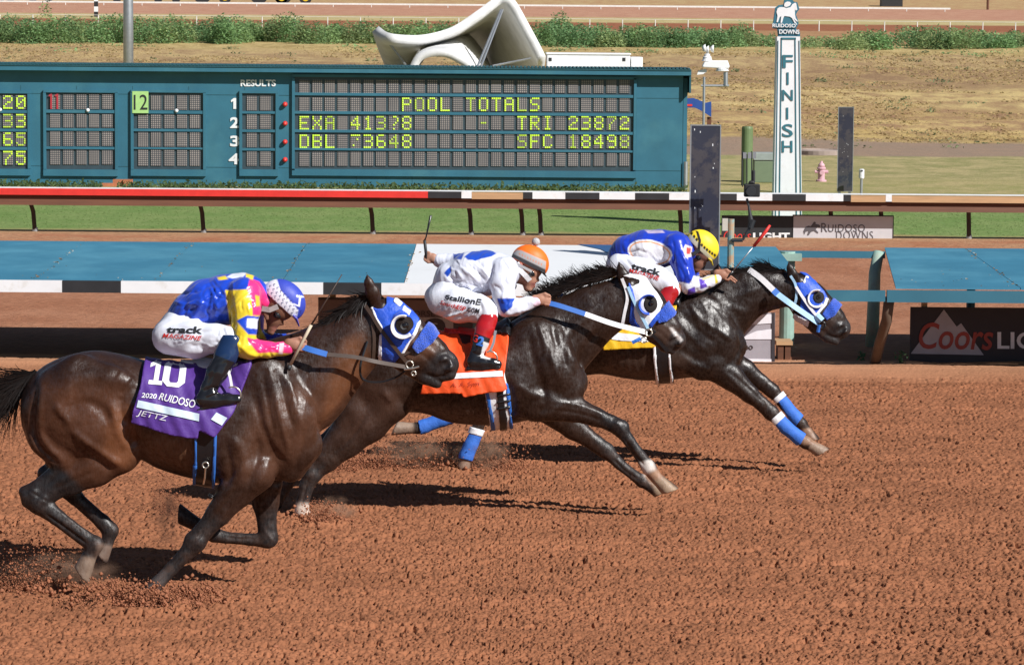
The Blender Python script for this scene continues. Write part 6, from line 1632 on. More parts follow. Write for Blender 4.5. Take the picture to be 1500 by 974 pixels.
    MB().tube([H.p(926, 502, sy - .05), H.p(932, 499, sy - .05), H.p(938, 496, sy - .04)], .014, 6).build('lead_tag', M['bluestrap'], o)
    H.strap('jaw_strap', [(952, 487), (962, 497), (972, 508), (978, 516)], .022, 'black_leather', off=.012)
    H.rein([('bluestrap', .035, [(800, 443, -.22), (820, 448, -.225), (857, 460, -.22)]), ('cloth_white', .036, [(857, 460, -.22), (900, 475, -.2), (948, 487, sy - .02)])])
    H.rein([('bluestrap', .03, [(806, 432, .14), (830, 434, .17), (870, 445, .16)])])
    H.strands('mane', [(906, 400, 0), (880, 408, 0), (850, 416, 0), (818, 430, 0), (795, 444, 0)], 2200, 36, (-1, -.16), .26, .0027, ysp=.05, droop=.28, seed=14)
    H.strands('tail', [(496, 498, 0), (490, 506, 0), (488, 515, 0)], 500, 66, (-.9, .4), .3, .003, ysp=.05, droop=.55, seed=16)
    return H

# ------------------------------------------------------------------ the far, leading black horse
def horse_black():
    H = Horse(25.9, 970, 'nearly black leading racehorse in a yellow saddle cloth, blue hood and blue leg wraps', (565, 365), (1275, 710), 0.0095)
    H.trunk([(752, 480, 525, .10), (762, 458, 545, .17), (785, 442, 556, .25), (815, 436, 558, .28), (845, 438, 552, .28), (880, 442, 548, .285), (915, 444, 554, .30), (950, 440, 557, .305), (985, 430, 556, .30), (1012, 422, 553, .27), (1035, 418, 550, .245), (1058, 432, 542, .21), (1075, 455, 534, .16), (1086, 480, 522, .10)])
    H.chain([(1030, 478, 0, 54), (1062, 450, 0, 45), (1095, 430, 0, 35), (1125, 424, 0, 28), (1146, 424, 0, 26)], .05, .52)
    H.chain([(1152, 416, 0, 17), (1168, 424, 0, 24), (1186, 443, 0, 28), (1200, 458, 0, 26), (1213, 467, 0, 22), (1226, 478, 0, 17.5), (1232, 482, 0, 14)], .03, .62)
    H.chain([(1176, 460, 0, 12), (1196, 480, 0, 10), (1212, 494, 0, 8), (1224, 500, 0, 6)], .012, .9)
    H.chain([(1196, 420, 0, 5), (1212, 440, 0, 5), (1230, 463, 0, 5.5)], .03, 1.6)
    for s in (-1, 1):
        H.chain([(1230, 478, s * .045, 6.5), (1237, 484, s * .045, 5.5)], .012); H.chain([(1228, 486, s * .068, 3.5), (1234, 482, s * .070, 4.6), (1238, 479, s * .068, 3.6)], .007, 1, True)
        H.chain([(1168, 412, s * .055, 7.5), (1161, 402, s * .07, 7.5), (1157, 393, s * .075, 5), (1154.5, 384.5, s * .075, 1.4)], .015, .6)
        H.chain([(1164, 406, s * .11, 3.2), (1158, 396, s * .115, 2.8)], .008, .6, True)
        H.chain([(800, 480, s * .15, 42), (806, 525, s * .165, 38), (806, 550, s * .165, 26)], .04, .55)
        H.chain([(1020, 462, s * .16, 30), (1045, 498, s * .18, 34), (1056, 524, s * .165, 29)], .05, .5)
        H.chain([(1000, 516, s * .20, 25), (1030, 532, s * .19, 26)], .05, .55)
        H.chain([(1070, 508, s * .09, 24), (1060, 530, s * .10, 21)], .03, .75)
    # hind: one trailing in the air, one on the ground
    H.chain([(800, 548, -.16, 27), (765, 568, -.15, 21), (732, 586, -.14, 14), (718, 593, -.14, 12.5)], .03, .62)
    H.chain([(716, 592, -.14, 12), (706, 612, -.14, 9), (690, 650, -.14, 8.5), (683, 668, -.14, 9)], .016, .8); H.chain([(683, 668, -.14, 8.5), (681, 675, -.14, 8)], .01, .9); H.hoof((681, 676, -.14, 8.5), (679, 684, -.14, 10))
    H.chain([(790, 545, .16, 26), (735, 570, .15, 18), (690, 598, .15, 12), (674, 606, .15, 12)], .03, .62)
    H.chain([(672, 606, .15, 11), (648, 614, .15, 8.5), (622, 624, .15, 8), (612, 627, .15, 9)], .016, .8); H.chain([(611, 627, .15, 8.5), (602, 627, .15, 8)], .01, .9); H.hoof((601, 627, .15, 8.5), (583, 627, .15, 9.5))
    # forelegs reaching far ahead
    H.chain([(1045, 532, -.175, 26), (1070, 552, -.17, 19), (1098, 577, -.165, 13), (1116, 592, -.16, 10), (1129, 604, -.16, 12)], .018, .7)
    H.chain([(1131, 606, -.16, 10), (1150, 625, -.16, 8.2), (1170, 641, -.16, 8), (1180, 648, -.16, 10)], .015, .85); H.chain([(1181, 648, -.16, 9), (1189, 653, -.16, 8)], .01, .9); H.hoof((1189, 653, -.16, 8.5), (1200, 660, -.16, 9.5))
    H.chain([(1060, 528, .17, 25), (1090, 543, .16, 17), (1115, 560, .16, 11), (1131, 572, .16, 11.5)], .018, .7)
    H.chain([(1132, 573, .16, 10), (1150, 594, .16, 8), (1166, 612, .16, 8), (1174, 621, .16, 9.5)], .015, .85); H.chain([(1175, 622, .16, 8.5), (1180, 630, .16, 8)], .01, .9); H.hoof((1181, 631, .16, 8.5), (1187, 640, .16, 9.5))
    strokes = [([(1010, 452), (1030, 470), (1056, 486), (1072, 500)], 5, 0.0090), ([(1000, 462), (1025, 485), (1050, 505)], 5, -0.0075), ([(992, 470), (1015, 496), (1040, 520)], 5, 0.0067), ([(1035, 440), (1060, 462), (1080, 480)], 5, -0.0067), ([(1050, 440), (1075, 452), (1100, 458)], 5, 0.0060),
        ([(985, 500), (1006, 520), (1034, 532)], 6, -0.0090), ([(998, 520), (1020, 535), (1045, 545)], 6, 0.0067), ([(1140, 452), (1112, 462), (1096, 482)], 5, -0.0075), ([(1120, 420), (1090, 430), (1060, 440)], 5, 0.0045), ([(1060, 545), (1088, 572), (1112, 594)], 2.6, .005), ([(1070, 545), (1098, 570), (1120, 590)], 2.6, -.005),
        ([(1084, 500), (1078, 520), (1062, 540)], 5, -0.0067), ([(985, 540), (990, 552)], 6, -0.0075), ([(1190, 470), (1210, 476), (1224, 490)], 2.6, -.005), ([(1195, 462), (1215, 468), (1230, 476)], 3, 0.0030), ([(1206, 490), (1222, 494), (1236, 494)], 2, -0.0045)]
    for i in range(9): strokes.append(([(1000 + i * 9, 440 + (i % 3) * 5), (1012 + i * 8, 460), (1018 + i * 7, 478 + i * 3)], 2.2, .0025 * (1 if i % 2 else -1)))
    for i in range(7): strokes.append(([(900 + i * 10, 515), (897 + i * 11, 530), (900 + i * 11, 548)], 3, .003))
    hoof = (0.30, 0.21, 0.15)
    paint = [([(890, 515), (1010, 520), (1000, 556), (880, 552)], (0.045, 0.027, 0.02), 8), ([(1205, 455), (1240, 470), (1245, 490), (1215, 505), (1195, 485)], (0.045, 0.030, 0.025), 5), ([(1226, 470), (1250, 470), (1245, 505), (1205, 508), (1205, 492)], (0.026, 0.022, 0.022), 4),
             ([(1189, 646), (1202, 645), (1220, 665), (1192, 676), (1184, 658)], hoof, 1.5), ([(1172, 629), (1188, 626), (1200, 650), (1174, 652)], (0.28, 0.16, 0.10), 2), ([(570, 612), (606, 612), (606, 642), (570, 642)], (0.27, 0.19, 0.14), 3), ([(665, 671), (700, 671), (700, 695), (665, 695)], (0.27, 0.17, 0.12), 3)]
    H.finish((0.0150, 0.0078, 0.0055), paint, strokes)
    o = H.o
    cl = H.shell('saddle_cloth', [(886, 420), (1000, 420), (986, 470), (982, 480), (960, 506), (955, 508), (884, 511), (878, 490)], .026, 'yellow_cloth', wave=.002, flare=.1)
    bc = bvh_of(cl)
    wrap_decal('stripe', poly_geo([[(0, .35), (.12, 1), (.25, .9), (1, .75), (1, .1), (.4, 0), (.2, .1)]], (20, 4)), [(881, 484), (950, 489), (950, 502), (881, 497)], [bc], 25.6, M['cloth_white'], cl, .006)
    H.shell('saddle', [(890, 420), (1005, 420), (995, 450), (960, 452), (900, 446)], .05, 'black_leather', wave=.002)
    g = H.shell('girth', [(952, 490), (980, 490), (988, 570), (962, 570)], .03, 'black_leather')
    H.shell('girth_edge', [(955, 500), (959, 500), (966, 570), (962, 570)], .034, 'cloth_white', g); H.shell('girth_edge', [(977, 500), (980, 500), (986, 570), (982, 570)], .034, 'cloth_white', g)
    def wrapleg(q, m, off, y): return H.shell('leg_wrap', q, off, m, mask=lambda c: (c[:, 1] < H.D) if y < 0 else (c[:, 1] > H.D))
    wrapleg([(1133, 617), (1152, 603), (1182, 633), (1173, 650), (1162, 652)], 'wrap_blue', .012, -1); wrapleg([(1130, 614), (1144, 602), (1152, 607), (1136, 622)], 'cloth_white', .015, -1)
    wrapleg([(1140, 588), (1156, 577), (1178, 606), (1166, 624), (1160, 618)], 'wrap_blue', .012, 1); wrapleg([(1133, 584), (1145, 574), (1150, 580), (1138, 590)], 'cloth_white', .015, 1)
    wrapleg([(692, 629), (712, 636), (695, 676), (670, 670)], 'wrap_blue', .012, -1); wrapleg([(690, 625), (712, 631), (710, 640), (686, 634)], 'cloth_white', .015, -1)
    wrapleg([(612, 614), (660, 598), (668, 616), (622, 640), (616, 636)], 'wrap_blue', .012, 1)
    hood = H.shell('hood', [(1171, 400), (1176, 397), (1184, 400), (1196, 415), (1206, 427), (1212, 438), (1208, 448), (1200, 458), (1193, 466), (1186, 468), (1174, 466), (1172, 452), (1174, 438), (1169, 420), (1165, 414), (1176, 414), (1181, 406)], .011, 'blue_cloth', wave=.0016)
    H.shell('hood_trim', [(1209, 436), (1213, 438), (1210, 447), (1197, 462), (1193, 461), (1205, 447)], .014, 'cloth_white', hood); H.shell('hood_trim', [(1175, 414), (1180, 405), (1184, 407), (1178, 416)], .014, 'cloth_white', hood)
    H.shell('hood_trim', [(1164, 458), (1170, 462), (1186, 470), (1184, 478), (1163, 466)], .014, 'cloth_white', hood)
    H.blinker_cup(1196, 437, 13.5, 'cloth_white', hood, 70, 318, .04)
    mcup = mat('dark_goggle', (0.018, 0.016, 0.016), 0.7, spec=0.2)
    H.shell('eye_opening', [(1198.5 + 8 * math.cos(a), 436 + 8.5 * math.sin(a)) for a in np.linspace(0, 6.283, 16)[:-1]], .0145, mcup, hood, side='near')
    MB().lathe(H.p(1199, 435, H.surf_y(1199, 435) - .013), [(0.02 * math.cos(a), 0.02 * math.sin(a)) for a in np.linspace(-1.57, 1.57, 9)], 12, 0, 'Y').build('eye', M['eye'], o, smooth=True)
    H.shell('noseband', [(1204, 460), (1210, 451), (1219, 438), (1232, 446), (1226, 456), (1220, 464), (1210, 468)], .022, 'plush_blue', wave=.0055)
    H.strap('bridle', [(1158, 404), (1165, 416), (1167, 430), (1164, 446), (1155, 464)], .02, 'lightblue', off=.01); H.strap('bridle', [(1166, 420), (1175, 434), (1186, 450), (1196, 462), (1203, 468)], .022, 'cloth_white', off=.022)
    sy = H.surf_y(1203, 474)
    H.ring('bit_ring', 1204, 476, sy - .03, .026, .008, 'black_leather'); MB().tube([H.p(1196, 462, sy - .03), H.p(1204, 470, sy - .04)], .028, 8).build('bit_guard', M['lightblue'], o); MB().tube([H.p(1198, 486, sy - .02), H.p(1200, 476, sy - .03)], .016, 8).build('bit_guard', M['bluestrap'], o)
    H.strap('rein', [(1097, 395), (1115, 408), (1135, 427)], .045, 'cloth_white', off=.02, th=.008)
    H.rein([('bluestrap', .05, [(1133, 425, -.165), (1139, 431, -.17)]), ('lightblue', .045, [(1138, 430, -.165), (1165, 450, -.18), (1200, 474, sy - .02)])])
    H.strands('mane', [(1150, 398, 0), (1132, 400, 0), (1105, 398, 0), (1080, 397, 0), (1050, 408, 0), (1030, 416, 0)], 1600, 24, (-1, .1), .25, .0028, ysp=.05, droop=.4, seed=24)
    H.strands('mane', [(1140, 398, 0), (1128, 398, 0)], 700, 38, (-.94, -.26), .22, .0028, ysp=.04, droop=.5, seed=25)
    H.strands('tail', [(760, 462, 0), (754, 470, 0)], 400, 52, (-.9, .4), .3, .003, ysp=.05, droop=.5, seed=26)
    return H
# ================================================================== RIDERS
M['skin'] = mat('skin', (1, 1, 1), 0.5, attr='Col', var=0.08, scale=30, spec=0.35)
M['silk'] = mat('racing_silk', (1, 1, 1), 0.30, attr='Col', var=0.06, scale=10, spec=0.55, bump=0.35, bscale=18, sheen=0.15, bdist=0.012)
M['breech'] = mat('white_breeches', (1, 1, 1), 0.55, attr='Col', var=0.04, scale=10, spec=0.4, bump=0.3, bscale=22, bdist=0.01)
M['boot'] = mat('polished_boot_leather', (1, 1, 1), 0.16, attr='Col', var=0.1, scale=10, spec=0.7, bump=0.25, bscale=16, bdist=0.01)
M['helmet'] = mat('cloth_helmet_cover', (1, 1, 1), 0.5, attr='Col', var=0.05, scale=20, spec=0.4, bump=0.15, bscale=40)
M['goggle'] = mat('goggle_lens', (0.015, 0.017, 0.02), 0.08, spec=0.8)
M['grip'] = mat('pale_grip', (0.55, 0.46, 0.34), 0.6, var=0.15)
M['glove'] = mat('black_glove', (0.015, 0.015, 0.017), 0.6)

def wrinkle(V, N, amp, seed, ang=0.9, fr=(18, 70)):
    ca, sa = math.cos(ang), math.sin(ang)
    a = V[:, 0] * ca + V[:, 2] * sa; b = -V[:, 0] * sa + V[:, 2] * ca + 0.4 * V[:, 1]
    n = vnoise(a * fr[0] * 0.35 + seed + 100, b * fr[0] + 100 + seed * 3) - 0.5
    n2 = np.abs(vnoise(a * fr[0] * 0.5 + seed + 50, b * fr[1] * 0.5 + 70 + V[:, 1] * 9) * 2 - 1)
    return amp * (1.2 * n + 0.7 * (0.5 - n2))

class Rider:
    def __init__(self, H, label, base_px):
        self.H = H; self.D = H.D; self.k = H.k
        b = at(base_px[0], base_px[1], H.D)
        self.base = (b.x, H.D, b.z); self.label = label
    p = Horse.p
    def field(self, lo, hi, ylo, yhi, h):
        a = at(lo[0], hi[1], self.D); c = at(hi[0], lo[1], self.D)
        self.f = Field((a.x, self.D + ylo, a.z), (c.x, self.D + yhi, c.z), h)
        return self.f
    chain = Horse.chain
    ell = Horse.ell
    def out(self, name, m, base_col, paint=(), strokes=(), parent=None, smooth=1, wr=None, folds=()):
        strokes = list(strokes); rng = np.random.default_rng(len(name) + int(self.D * 10))
        for (x0, y0, x1, y1), deg, n, L, amp in folds:          # creases in the cloth, mostly along one direction
            for i in range(n):
                c = np.array((rng.uniform(x0, x1), rng.uniform(y0, y1))); a = math.radians(deg + rng.normal(0, 17)); l = L * rng.uniform(.5, 1.2)
                d = np.array((math.cos(a), math.sin(a))) * l / 2; b = np.array((-d[1], d[0])) * rng.normal(0, .22)
                strokes.append(([tuple(c - d), tuple(c + b), tuple(c + d)], rng.uniform(1.5, 2.5), amp * rng.uniform(.5, 1.2) * (1 if i % 2 else -1)))
        V, Q = self.f.mesh(smooth)
        vol = (V[Q[:, 0], 2] * np.cross(V[Q[:, 1]] - V[Q[:, 0]], V[Q[:, 2]] - V[Q[:, 0]])[:, 2]).sum()
        if vol < 0: Q = Q[:, ::-1].copy()
        N = vnormals(V, Q); px = to_px(V)
        if strokes: V = V + N * (stroke_disp(px, strokes) * np.clip(np.abs(N[:, 1]) * 1.6, 0, 1))[:, None]
        if wr: V = V + N * wrinkle(V, N, *wr)[:, None]
        N = vnormals(V, Q)
        C = np.tile(np.array(base_col, float), (len(V), 1))
        for poly, col, f_ in paint: C = feather_paint(px, C, poly, col, f_)
        o = mesh_obj(name, V, Q, m, parent, origin=self.base, smooth=True, col=C)
        self.V, self.Q, self.N = V, Q, N
        return o
    def hand(self, kn, direc, dy, s=1.0, side=-1, ext=()):
        """a fist: kn = knuckle centre in px, direc = unit px vector from wrist to knuckles; fingers curl round what it holds"""
        d = np.array(direc, float); n = np.array([-d[1], d[0]])
        r = 2.1 * s
        w = np.array(kn, float) - d * 17 * s
        self.chain([(w[0], w[1], dy, 7.0 * s), (kn[0] - d[0] * 7 * s, kn[1] - d[1] * 7 * s, dy, 8.2 * s), (kn[0], kn[1], dy, 7.4 * s)], .01, .62)
        for i, o in enumerate((-6.6, -2.3, 2.1, 6.3)):
            L = (1.0, 1.08, 1.02, .85)[i]
            b = np.array(kn) + n * o * s
            if i in ext:
                m1 = b + (d * 9 + n * 1.5) * s * L; t = b + (d * 19 + n * 5.5) * s * L
                self.chain([(b[0], b[1], dy, r), (m1[0], m1[1], dy - .004, r * .95), (t[0], t[1], dy + .004, r * .72)], .004)
            else:
                m1 = b + d * 6.5 * s * L; m2 = b + (d * 6.0 + n * 1.5) * s * L; t = b + (d * 0.5 + n * 2.2) * s
                self.chain([(b[0], b[1], dy - .012, r), (m1[0], m1[1], dy - .004, r * .98), (m2[0], m2[1], dy + .022, r * .9), (t[0], t[1], dy + .036, r * .8)], .004)
        tb = w + d * 5 * s - n * 6 * s; t1 = np.array(kn) - n * 10.5 * s - d * 2 * s; t2 = np.array(kn) - n * 8.5 * s + d * 6 * s
        self.chain([(tb[0], tb[1], dy + .004, r * 1.25), (t1[0], t1[1], dy - .01, r * 1.1), (t2[0], t2[1], dy - .014, r * .85)], .006)
    def helmet(self, c, a, b, ang, rim, cols, paint, brim, y=0.092):
        """shell of an ellipsoid above the rim line, with a peak; rim = two px points, cap on their upper right"""
        k = self.k; V = []; Q = []; nu, nv = 40, 26
        ca, sa = math.cos(ang), math.sin(ang)
        r0, r1 = np.array(rim[0], float), np.array(rim[1], float)
        C0 = self.p(*c)
        P = []
        for i in range(nv):
            th = math.pi * (i / (nv - 1))          # from one pole (across) to the other
            for j in range(nu):
                ph = 2 * math.pi * j / nu
                x = math.sin(th) * math.cos(ph) * a; z = math.sin(th) * math.sin(ph) * b; yy = -math.cos(th) * y
                P.append((c[0] + x * ca - z * sa, c[1] - (x * sa + z * ca) * -1 * -1, yy))
        P = np.array(P)
        d = r1 - r0; nrm = np.array([d[1], -d[0]]) / np.linalg.norm(d)      # towards the crown
        s = (P[:, :2] - r0) @ nrm
        # push points below the rim onto the rim
        low = s < 0
        P[low, :2] -= np.outer(s[low], nrm)
        Vw = [self.p(x, yv, dy) for x, yv, dy in P]
        for i in range(nv - 1):
            for j in range(nu):
                q = (i * nu + j, i * nu + (j + 1) % nu, (i + 1) * nu + (j + 1) % nu, (i + 1) * nu + j)
                if all(low[t] for t in q): continue
                Q.append(q)
        Vw = np.array([v[:] for v in Vw]); px = P[:, :2]
        # refine once for crisp colour edges
        me = bpy.data.meshes.new('h'); me.from_pydata([tuple(v) for v in Vw], [], Q)
        bm = bmesh.new(); bm.from_mesh(me); bmesh.ops.remove_doubles(bm, verts=bm.verts, dist=1e-4)
        bmesh.ops.subdivide_edges(bm, edges=bm.edges, cuts=2, use_grid_fill=True)
        bmesh.ops.triangulate(bm, faces=bm.faces); bmesh.ops.recalc_face_normals(bm, faces=bm.faces)
        bm.verts.index_update()
        Vw = np.array([v.co[:] for v in bm.verts]); Q = [tuple(v.index for v in f.verts) for f in bm.faces]; bm.free()
        px = to_px(Vw)
        C = np.tile(np.array(cols, float), (len(Vw), 1))
        for poly, col, f_ in paint: C = feather_paint(px, C, poly, col, f_)
        o = mesh_obj('helmet', Vw, Q, M['helmet'], self.body, smooth=True, col=C)
        sd = o.modifiers.new('thick', 'SOLIDIFY'); sd.thickness = 0.008; sd.offset = -1
        if brim:
            (p0, p1, tip, col) = brim
            V = []; n = 12
            for i in range(n + 1):
                t = i / n * 2 - 1
                V.append(self.p(p0[0], p0[1], t * y * .8)); e = 1 - t * t
                V.append(self.p(p1[0] + (tip[0] - p1[0]) * e, p1[1] + (tip[1] - p1[1]) * e, t * y * .8))
            F = [(2 * i, 2 * i + 2, 2 * i + 3, 2 * i + 1) for i in range(n)]
            b_ = MB().add(V, F).build('peak', col, o, smooth=True); sd = b_.modifiers.new('thick', 'SOLIDIFY'); sd.thickness = 0.007
        return o
    def whip(self, pts, r, parts, label):
        P = [self.p(*q) for q in pts]
        root = empty('riding_whip', P[0], label, 'whip')
        for nm, i0, i1, rr, mk in parts: MB().tube(P[i0:i1 + 1], rr if isinstance(rr, list) else [rr] * (i1 - i0 + 1), 8).build(nm, mk, root, smooth=True)
        return root
    def boots(self, near, far, col, paint, strokes=()):
        for pts in (near, far):
            leg, foot, sole = pts
            self.chain(leg, .012, .82); self.chain(foot, .014, .85)
            self.chain(sole, .004, 1.0)

SKIN_D, SKIN_L = (0.17, 0.075, 0.042), (0.42, 0.20, 0.13)
WHT = (0.74, 0.765, 0.85)
def rider_pink(H):
    R = Rider(H, 'rider crouching in blue, yellow and pink silks with a purple cap, on the bay horse', (290, 520)); D = R.D
    # body: one continuous figure, skin showing at face and hands
    R.field((215, 385), (470, 610), -.42, .42, .0062)
    R.chain([(258, 482, 0, 12), (300, 448, 0, 22), (340, 440, 0, 26), (362, 430, 0, 19)], .02, 1.3)
    R.chain([(362, 430, 0, 15), (382, 440, 0, 13), (396, 452, 0, 13)], .015)
    R.chain([(408, 444, 0, 20), (412, 450, 0, 20)], .01, .9); R.chain([(402, 456, 0, 16.5), (401.5, 467, 0, 12.5), (398, 479, 0, 7.5)], .010, .9)
    R.chain([(408, 466, 0, 4), (413, 474, 0, 3.2)], .006); R.chain([(402.5, 480, 0, 3), (402, 483, 0, 2.6)], .005, 1.4); R.chain([(398, 487, 0, 4.2), (395, 485, 0, 5)], .008)
    R.chain([(411, 461, -.03, 3), (411, 461, .03, 3)], .008)
    for s in (-1, 1): R.chain([(389, 459, s * .078, 4.5), (391, 466, s * .076, 3.5)], .006, .5)
    for s, q in ((-1, [(360, 432, .19, 13), (354, 504, .24, 9), (420, 509, .20, 6.5)]), (1, [(362, 432, .19, 13), (372, 500, .24, 9), (424, 497, .16, 6.5)])):
        R.chain([(a, b, s * c, r) for a, b, c, r in q], .015)
    R.hand((440, 506), (.98, .18), -.215, 1.05); R.hand((440, 496), (.98, .1), .165, 1.0)
    for s in (-1, 1): R.chain([(264, 490, s * .10, 14), (328, 495, s * .22, 13), (334, 510, s * .27, 9), (300, 584, s * .32, 6), (343, 588, s * .33, 5)], .02)
    tone = [([(380, 440), (420, 440), (420, 500), (380, 500)], (0.20, 0.095, 0.06), 6), ([(424, 490), (470, 490), (470, 530), (424, 530)], (0.38, 0.19, 0.13), 5), ([(398, 478), (412, 476), (410, 486), (398, 487)], (0.30, 0.12, 0.09), 2)]
    R.body = R.out('person', M['skin'], (0.24, 0.115, 0.07), tone, smooth=1); tag(R.body, R.label, 'rider')
    # silks
    R.field((220, 385), (445, 545), -.42, .42, .0068)
    R.chain([(264, 466, 0, 19), (276, 458, 0, 27), (302, 443, 0, 33), (334, 438, 0, 36), (358, 430, 0, 29), (372, 430, 0, 20)], .03, 1.28)
    R.chain([(374, 425, 0, 17), (386, 440, 0, 17)], .015, 1.0)
    for s, q in ((-1, [(358, 432, .15, 25), (360, 452, .20, 21), (357, 480, .235, 18), (355, 504, .245, 18.5), (365, 511, .24, 15), (392, 512, .22, 11.5), (412, 511, .205, 9), (421, 510, .20, 9.5)]), (1, [(362, 432, .15, 25), (368, 470, .22, 18), (372, 500, .245, 16), (398, 500, .2, 11), (424, 497, .165, 8.5)])):
        R.chain([(a, b, s * c, r) for a, b, c, r in q], .022)
    st = [([(335, 425), (342, 460), (340, 500)], 3, -.014), ([(300, 430), (290, 455), (280, 470)], 4, .010), ([(310, 425), (305, 455), (310, 470)], 3, -.008), ([(275, 440), (270, 460), (285, 475)], 4, -.010), ([(322, 440), (316, 462), (325, 472)], 3, .008), ([(345, 500), (365, 518), (380, 522)], 3, .006), ([(370, 470), (362, 490), (366, 505)], 3, -.008), ([(380, 505), (400, 512), (412, 505)], 2, -.005), ([(385, 514), (398, 508), (410, 516)], 2, .005), ([(280, 430), (300, 420), (330, 412)], 4, -.006), ([(262, 455), (280, 445), (295, 448)], 3, .008)]
    BL, YE, PK = (0.008, 0.055, 0.52), (0.80, 0.60, 0.03), (0.85, 0.03, 0.20)
    pat = [([(330, 425), (372, 424), (378, 440), (382, 480), (392, 500), (435, 500), (435, 545), (330, 545), (338, 480), (334, 455)], YE, .8),
           ([(366, 408), (380, 412), (395, 440), (392, 462), (370, 462), (369, 440), (362, 425)], PK, 1), ([(374, 432), (380, 434), (381, 448), (375, 449)], (0.85, 0.45, 0.03), 1),
           ([(346, 470), (362, 462), (380, 464), (378, 490), (364, 490)], BL, .7), ([(362, 466), (379, 467), (377, 482), (361, 480)], WHT, .7),
           ([(362, 494), (372, 497), (380, 496), (432, 502), (432, 518), (400, 516), (378, 517), (366, 503)], PK, .8), ([(410, 503), (416, 503), (414, 519), (408, 518)], (0.85, 0.6, 0.65), .6),
           ([(332, 406), (345, 398), (362, 400), (356, 406), (340, 408)], WHT, 1), ([(318, 406), (330, 404), (334, 409), (320, 410)], YE, 1), ([(360, 400), (372, 404), (370, 410), (360, 406)], YE, 1)]
    R.out('silks', M['silk'], BL, pat, st, R.body, 1, (.006, 1.0, .9), [((262, 425, 330, 472), -20, 26, 26, .006), ((300, 410, 345, 460), 70, 14, 26, .006), ((342, 440, 380, 510), 75, 16, 22, .006), ((372, 502, 415, 520), 65, 14, 10, .004)])
    # breeches
    R.field((215, 430), (355, 560), -.42, .42, .0068)
    R.chain([(246, 488, 0, 21), (262, 476, 0, 24), (285, 466, 0, 24)], .03, 1.5)
    for s in (-1, 1):
        R.chain([(249, 494, s * .10, 26), (285, 498, s * .17, 26), (318, 496, s * .225, 20), (334, 496, s * .25, 16), (336, 505, s * .265, 14)], .03, .8)
    BR = R.out('breeches', M['breech'], WHT, [], [([(262, 480), (300, 486), (330, 480)], 3, -.006), ([(300, 510), (322, 505), (334, 510)], 3, .006), ([(240, 500), (262, 514), (300, 516)], 4, .005), ([(325, 478), (330, 495), (326, 512)], 2.5, -.007)], R.body, 1, (.004, 2.0, .5, (14, 44)), [((240, 490, 320, 518), 10, 14, 22, .004), ((310, 485, 340, 510), 70, 8, 14, .004)])
    bb = bvh_of(BR)
    wrap_decal('lettering', text_geo('track', 0.035, cut=(12, 5)), [(245, 478), (298, 478), (296, 489), (243, 487)], [bb], D - .25, M['black'], BR, .005)
    wrap_decal('lettering', text_geo('MAGAZINE', 0.012, cut=(16, 4)), [(240, 488), (296, 492), (293, 498.5), (238, 494.5)], [bb], D - .25, M['red'], BR, .005)
    # boots
    for s in (-1, 1):
        R.field((270, 485), (365, 620), -.46 if s < 0 else .2, -.2 if s < 0 else .46, .0062)
        R.chain([(338, 503, s * .285, 17), (331, 521, s * .305, 16.5), (318, 546, s * .325, 15), (306, 570, s * .335, 11.8), (300, 583, s * .335, 11.5)], .015, .72)
        R.chain([(298, 586, s * .335, 11.5), (312, 586, s * .335, 10.5), (334, 585, s * .34, 8), (348, 583, s * .34, 6)], .02, .85)
        R.chain([(288, 600, s * .335, 4), (296, 600, s * .335, 5)], .01); R.chain([(290, 600, s * .335, 3.5), (316, 595, s * .335, 3), (350, 586, s * .34, 3)], .008, 2.0)
        BT = R.out('boot', M['boot'], (0.012, 0.012, 0.014), [([(300, 485), (365, 485), (365, 512), (350, 533), (334, 527), (316, 520)], (0.010, 0.028, 0.085), .8)], [([(300, 574), (312, 568), (322, 572)], 2.5, .010), ([(302, 580), (316, 575), (326, 580)], 2, -.008), ([(318, 530), (308, 556), (300, 576)], 3, .005), ([(338, 520), (326, 548), (318, 566)], 3, -.005)], R.body, 1, (.003, 5.0, .3, (16, 50)))
    # cap, strap, goggles
    pu = (0.040, 0.065, 0.44)
    marks = [([(384, 424), (390, 412), (404, 405), (411, 425), (437, 454), (434, 469), (428, 470)], WHT, .7)]
    rng = np.random.default_rng(8)
    for i in range(9):
        for j in range(4):
            t = (i + .3 + .35 * (j % 2)) / 9; c = np.array((389, 420)) * (1 - t) + np.array((433, 464)) * t + np.array((4.2, -3.9)) * (j - 1.15)
            for dv in ((3.0, -.5), (.6, 3.1)): marks.append(([tuple(c), tuple(c + np.array(dv)), tuple(c + np.array(dv) + (1.1, .9)), tuple(c + (1.1, 1.1))], (0.02, 0.025, 0.13), .3))
    marks += [([(434, 432), (446, 434), (446, 436), (441, 436), (439, 450), (429, 446), (430, 444), (437, 447), (438, 436), (434, 435)], WHT, .4)]
    hm = R.helmet((415.5, 440, 0), 35, 28.5, -0.72, ((386, 426), (434, 470)), pu, marks, ((430, 461), (436, 466), (439, 478), mat('purple_peak', (0.12, 0.11, 0.55), 0.4)))
    MB().strap([R.p(384, 452, -.082), R.p(395, 454, -.092), R.p(407, 449, -.092)], Vector((.3, 0, 1)), .032, .014).build('ear_pad', mat('grey_pad', (0.33, 0.31, 0.30), 0.6), R.body)
    mb = MB(); mb.tube([R.p(411, 464, t * .075) + Vector((-(abs(t) ** 2) * .03, 0, (abs(t) ** 2) * .012)) for t in np.linspace(-1, 1, 11)], .018, 8); mb.build('goggles', M['goggle'], R.body, smooth=True)
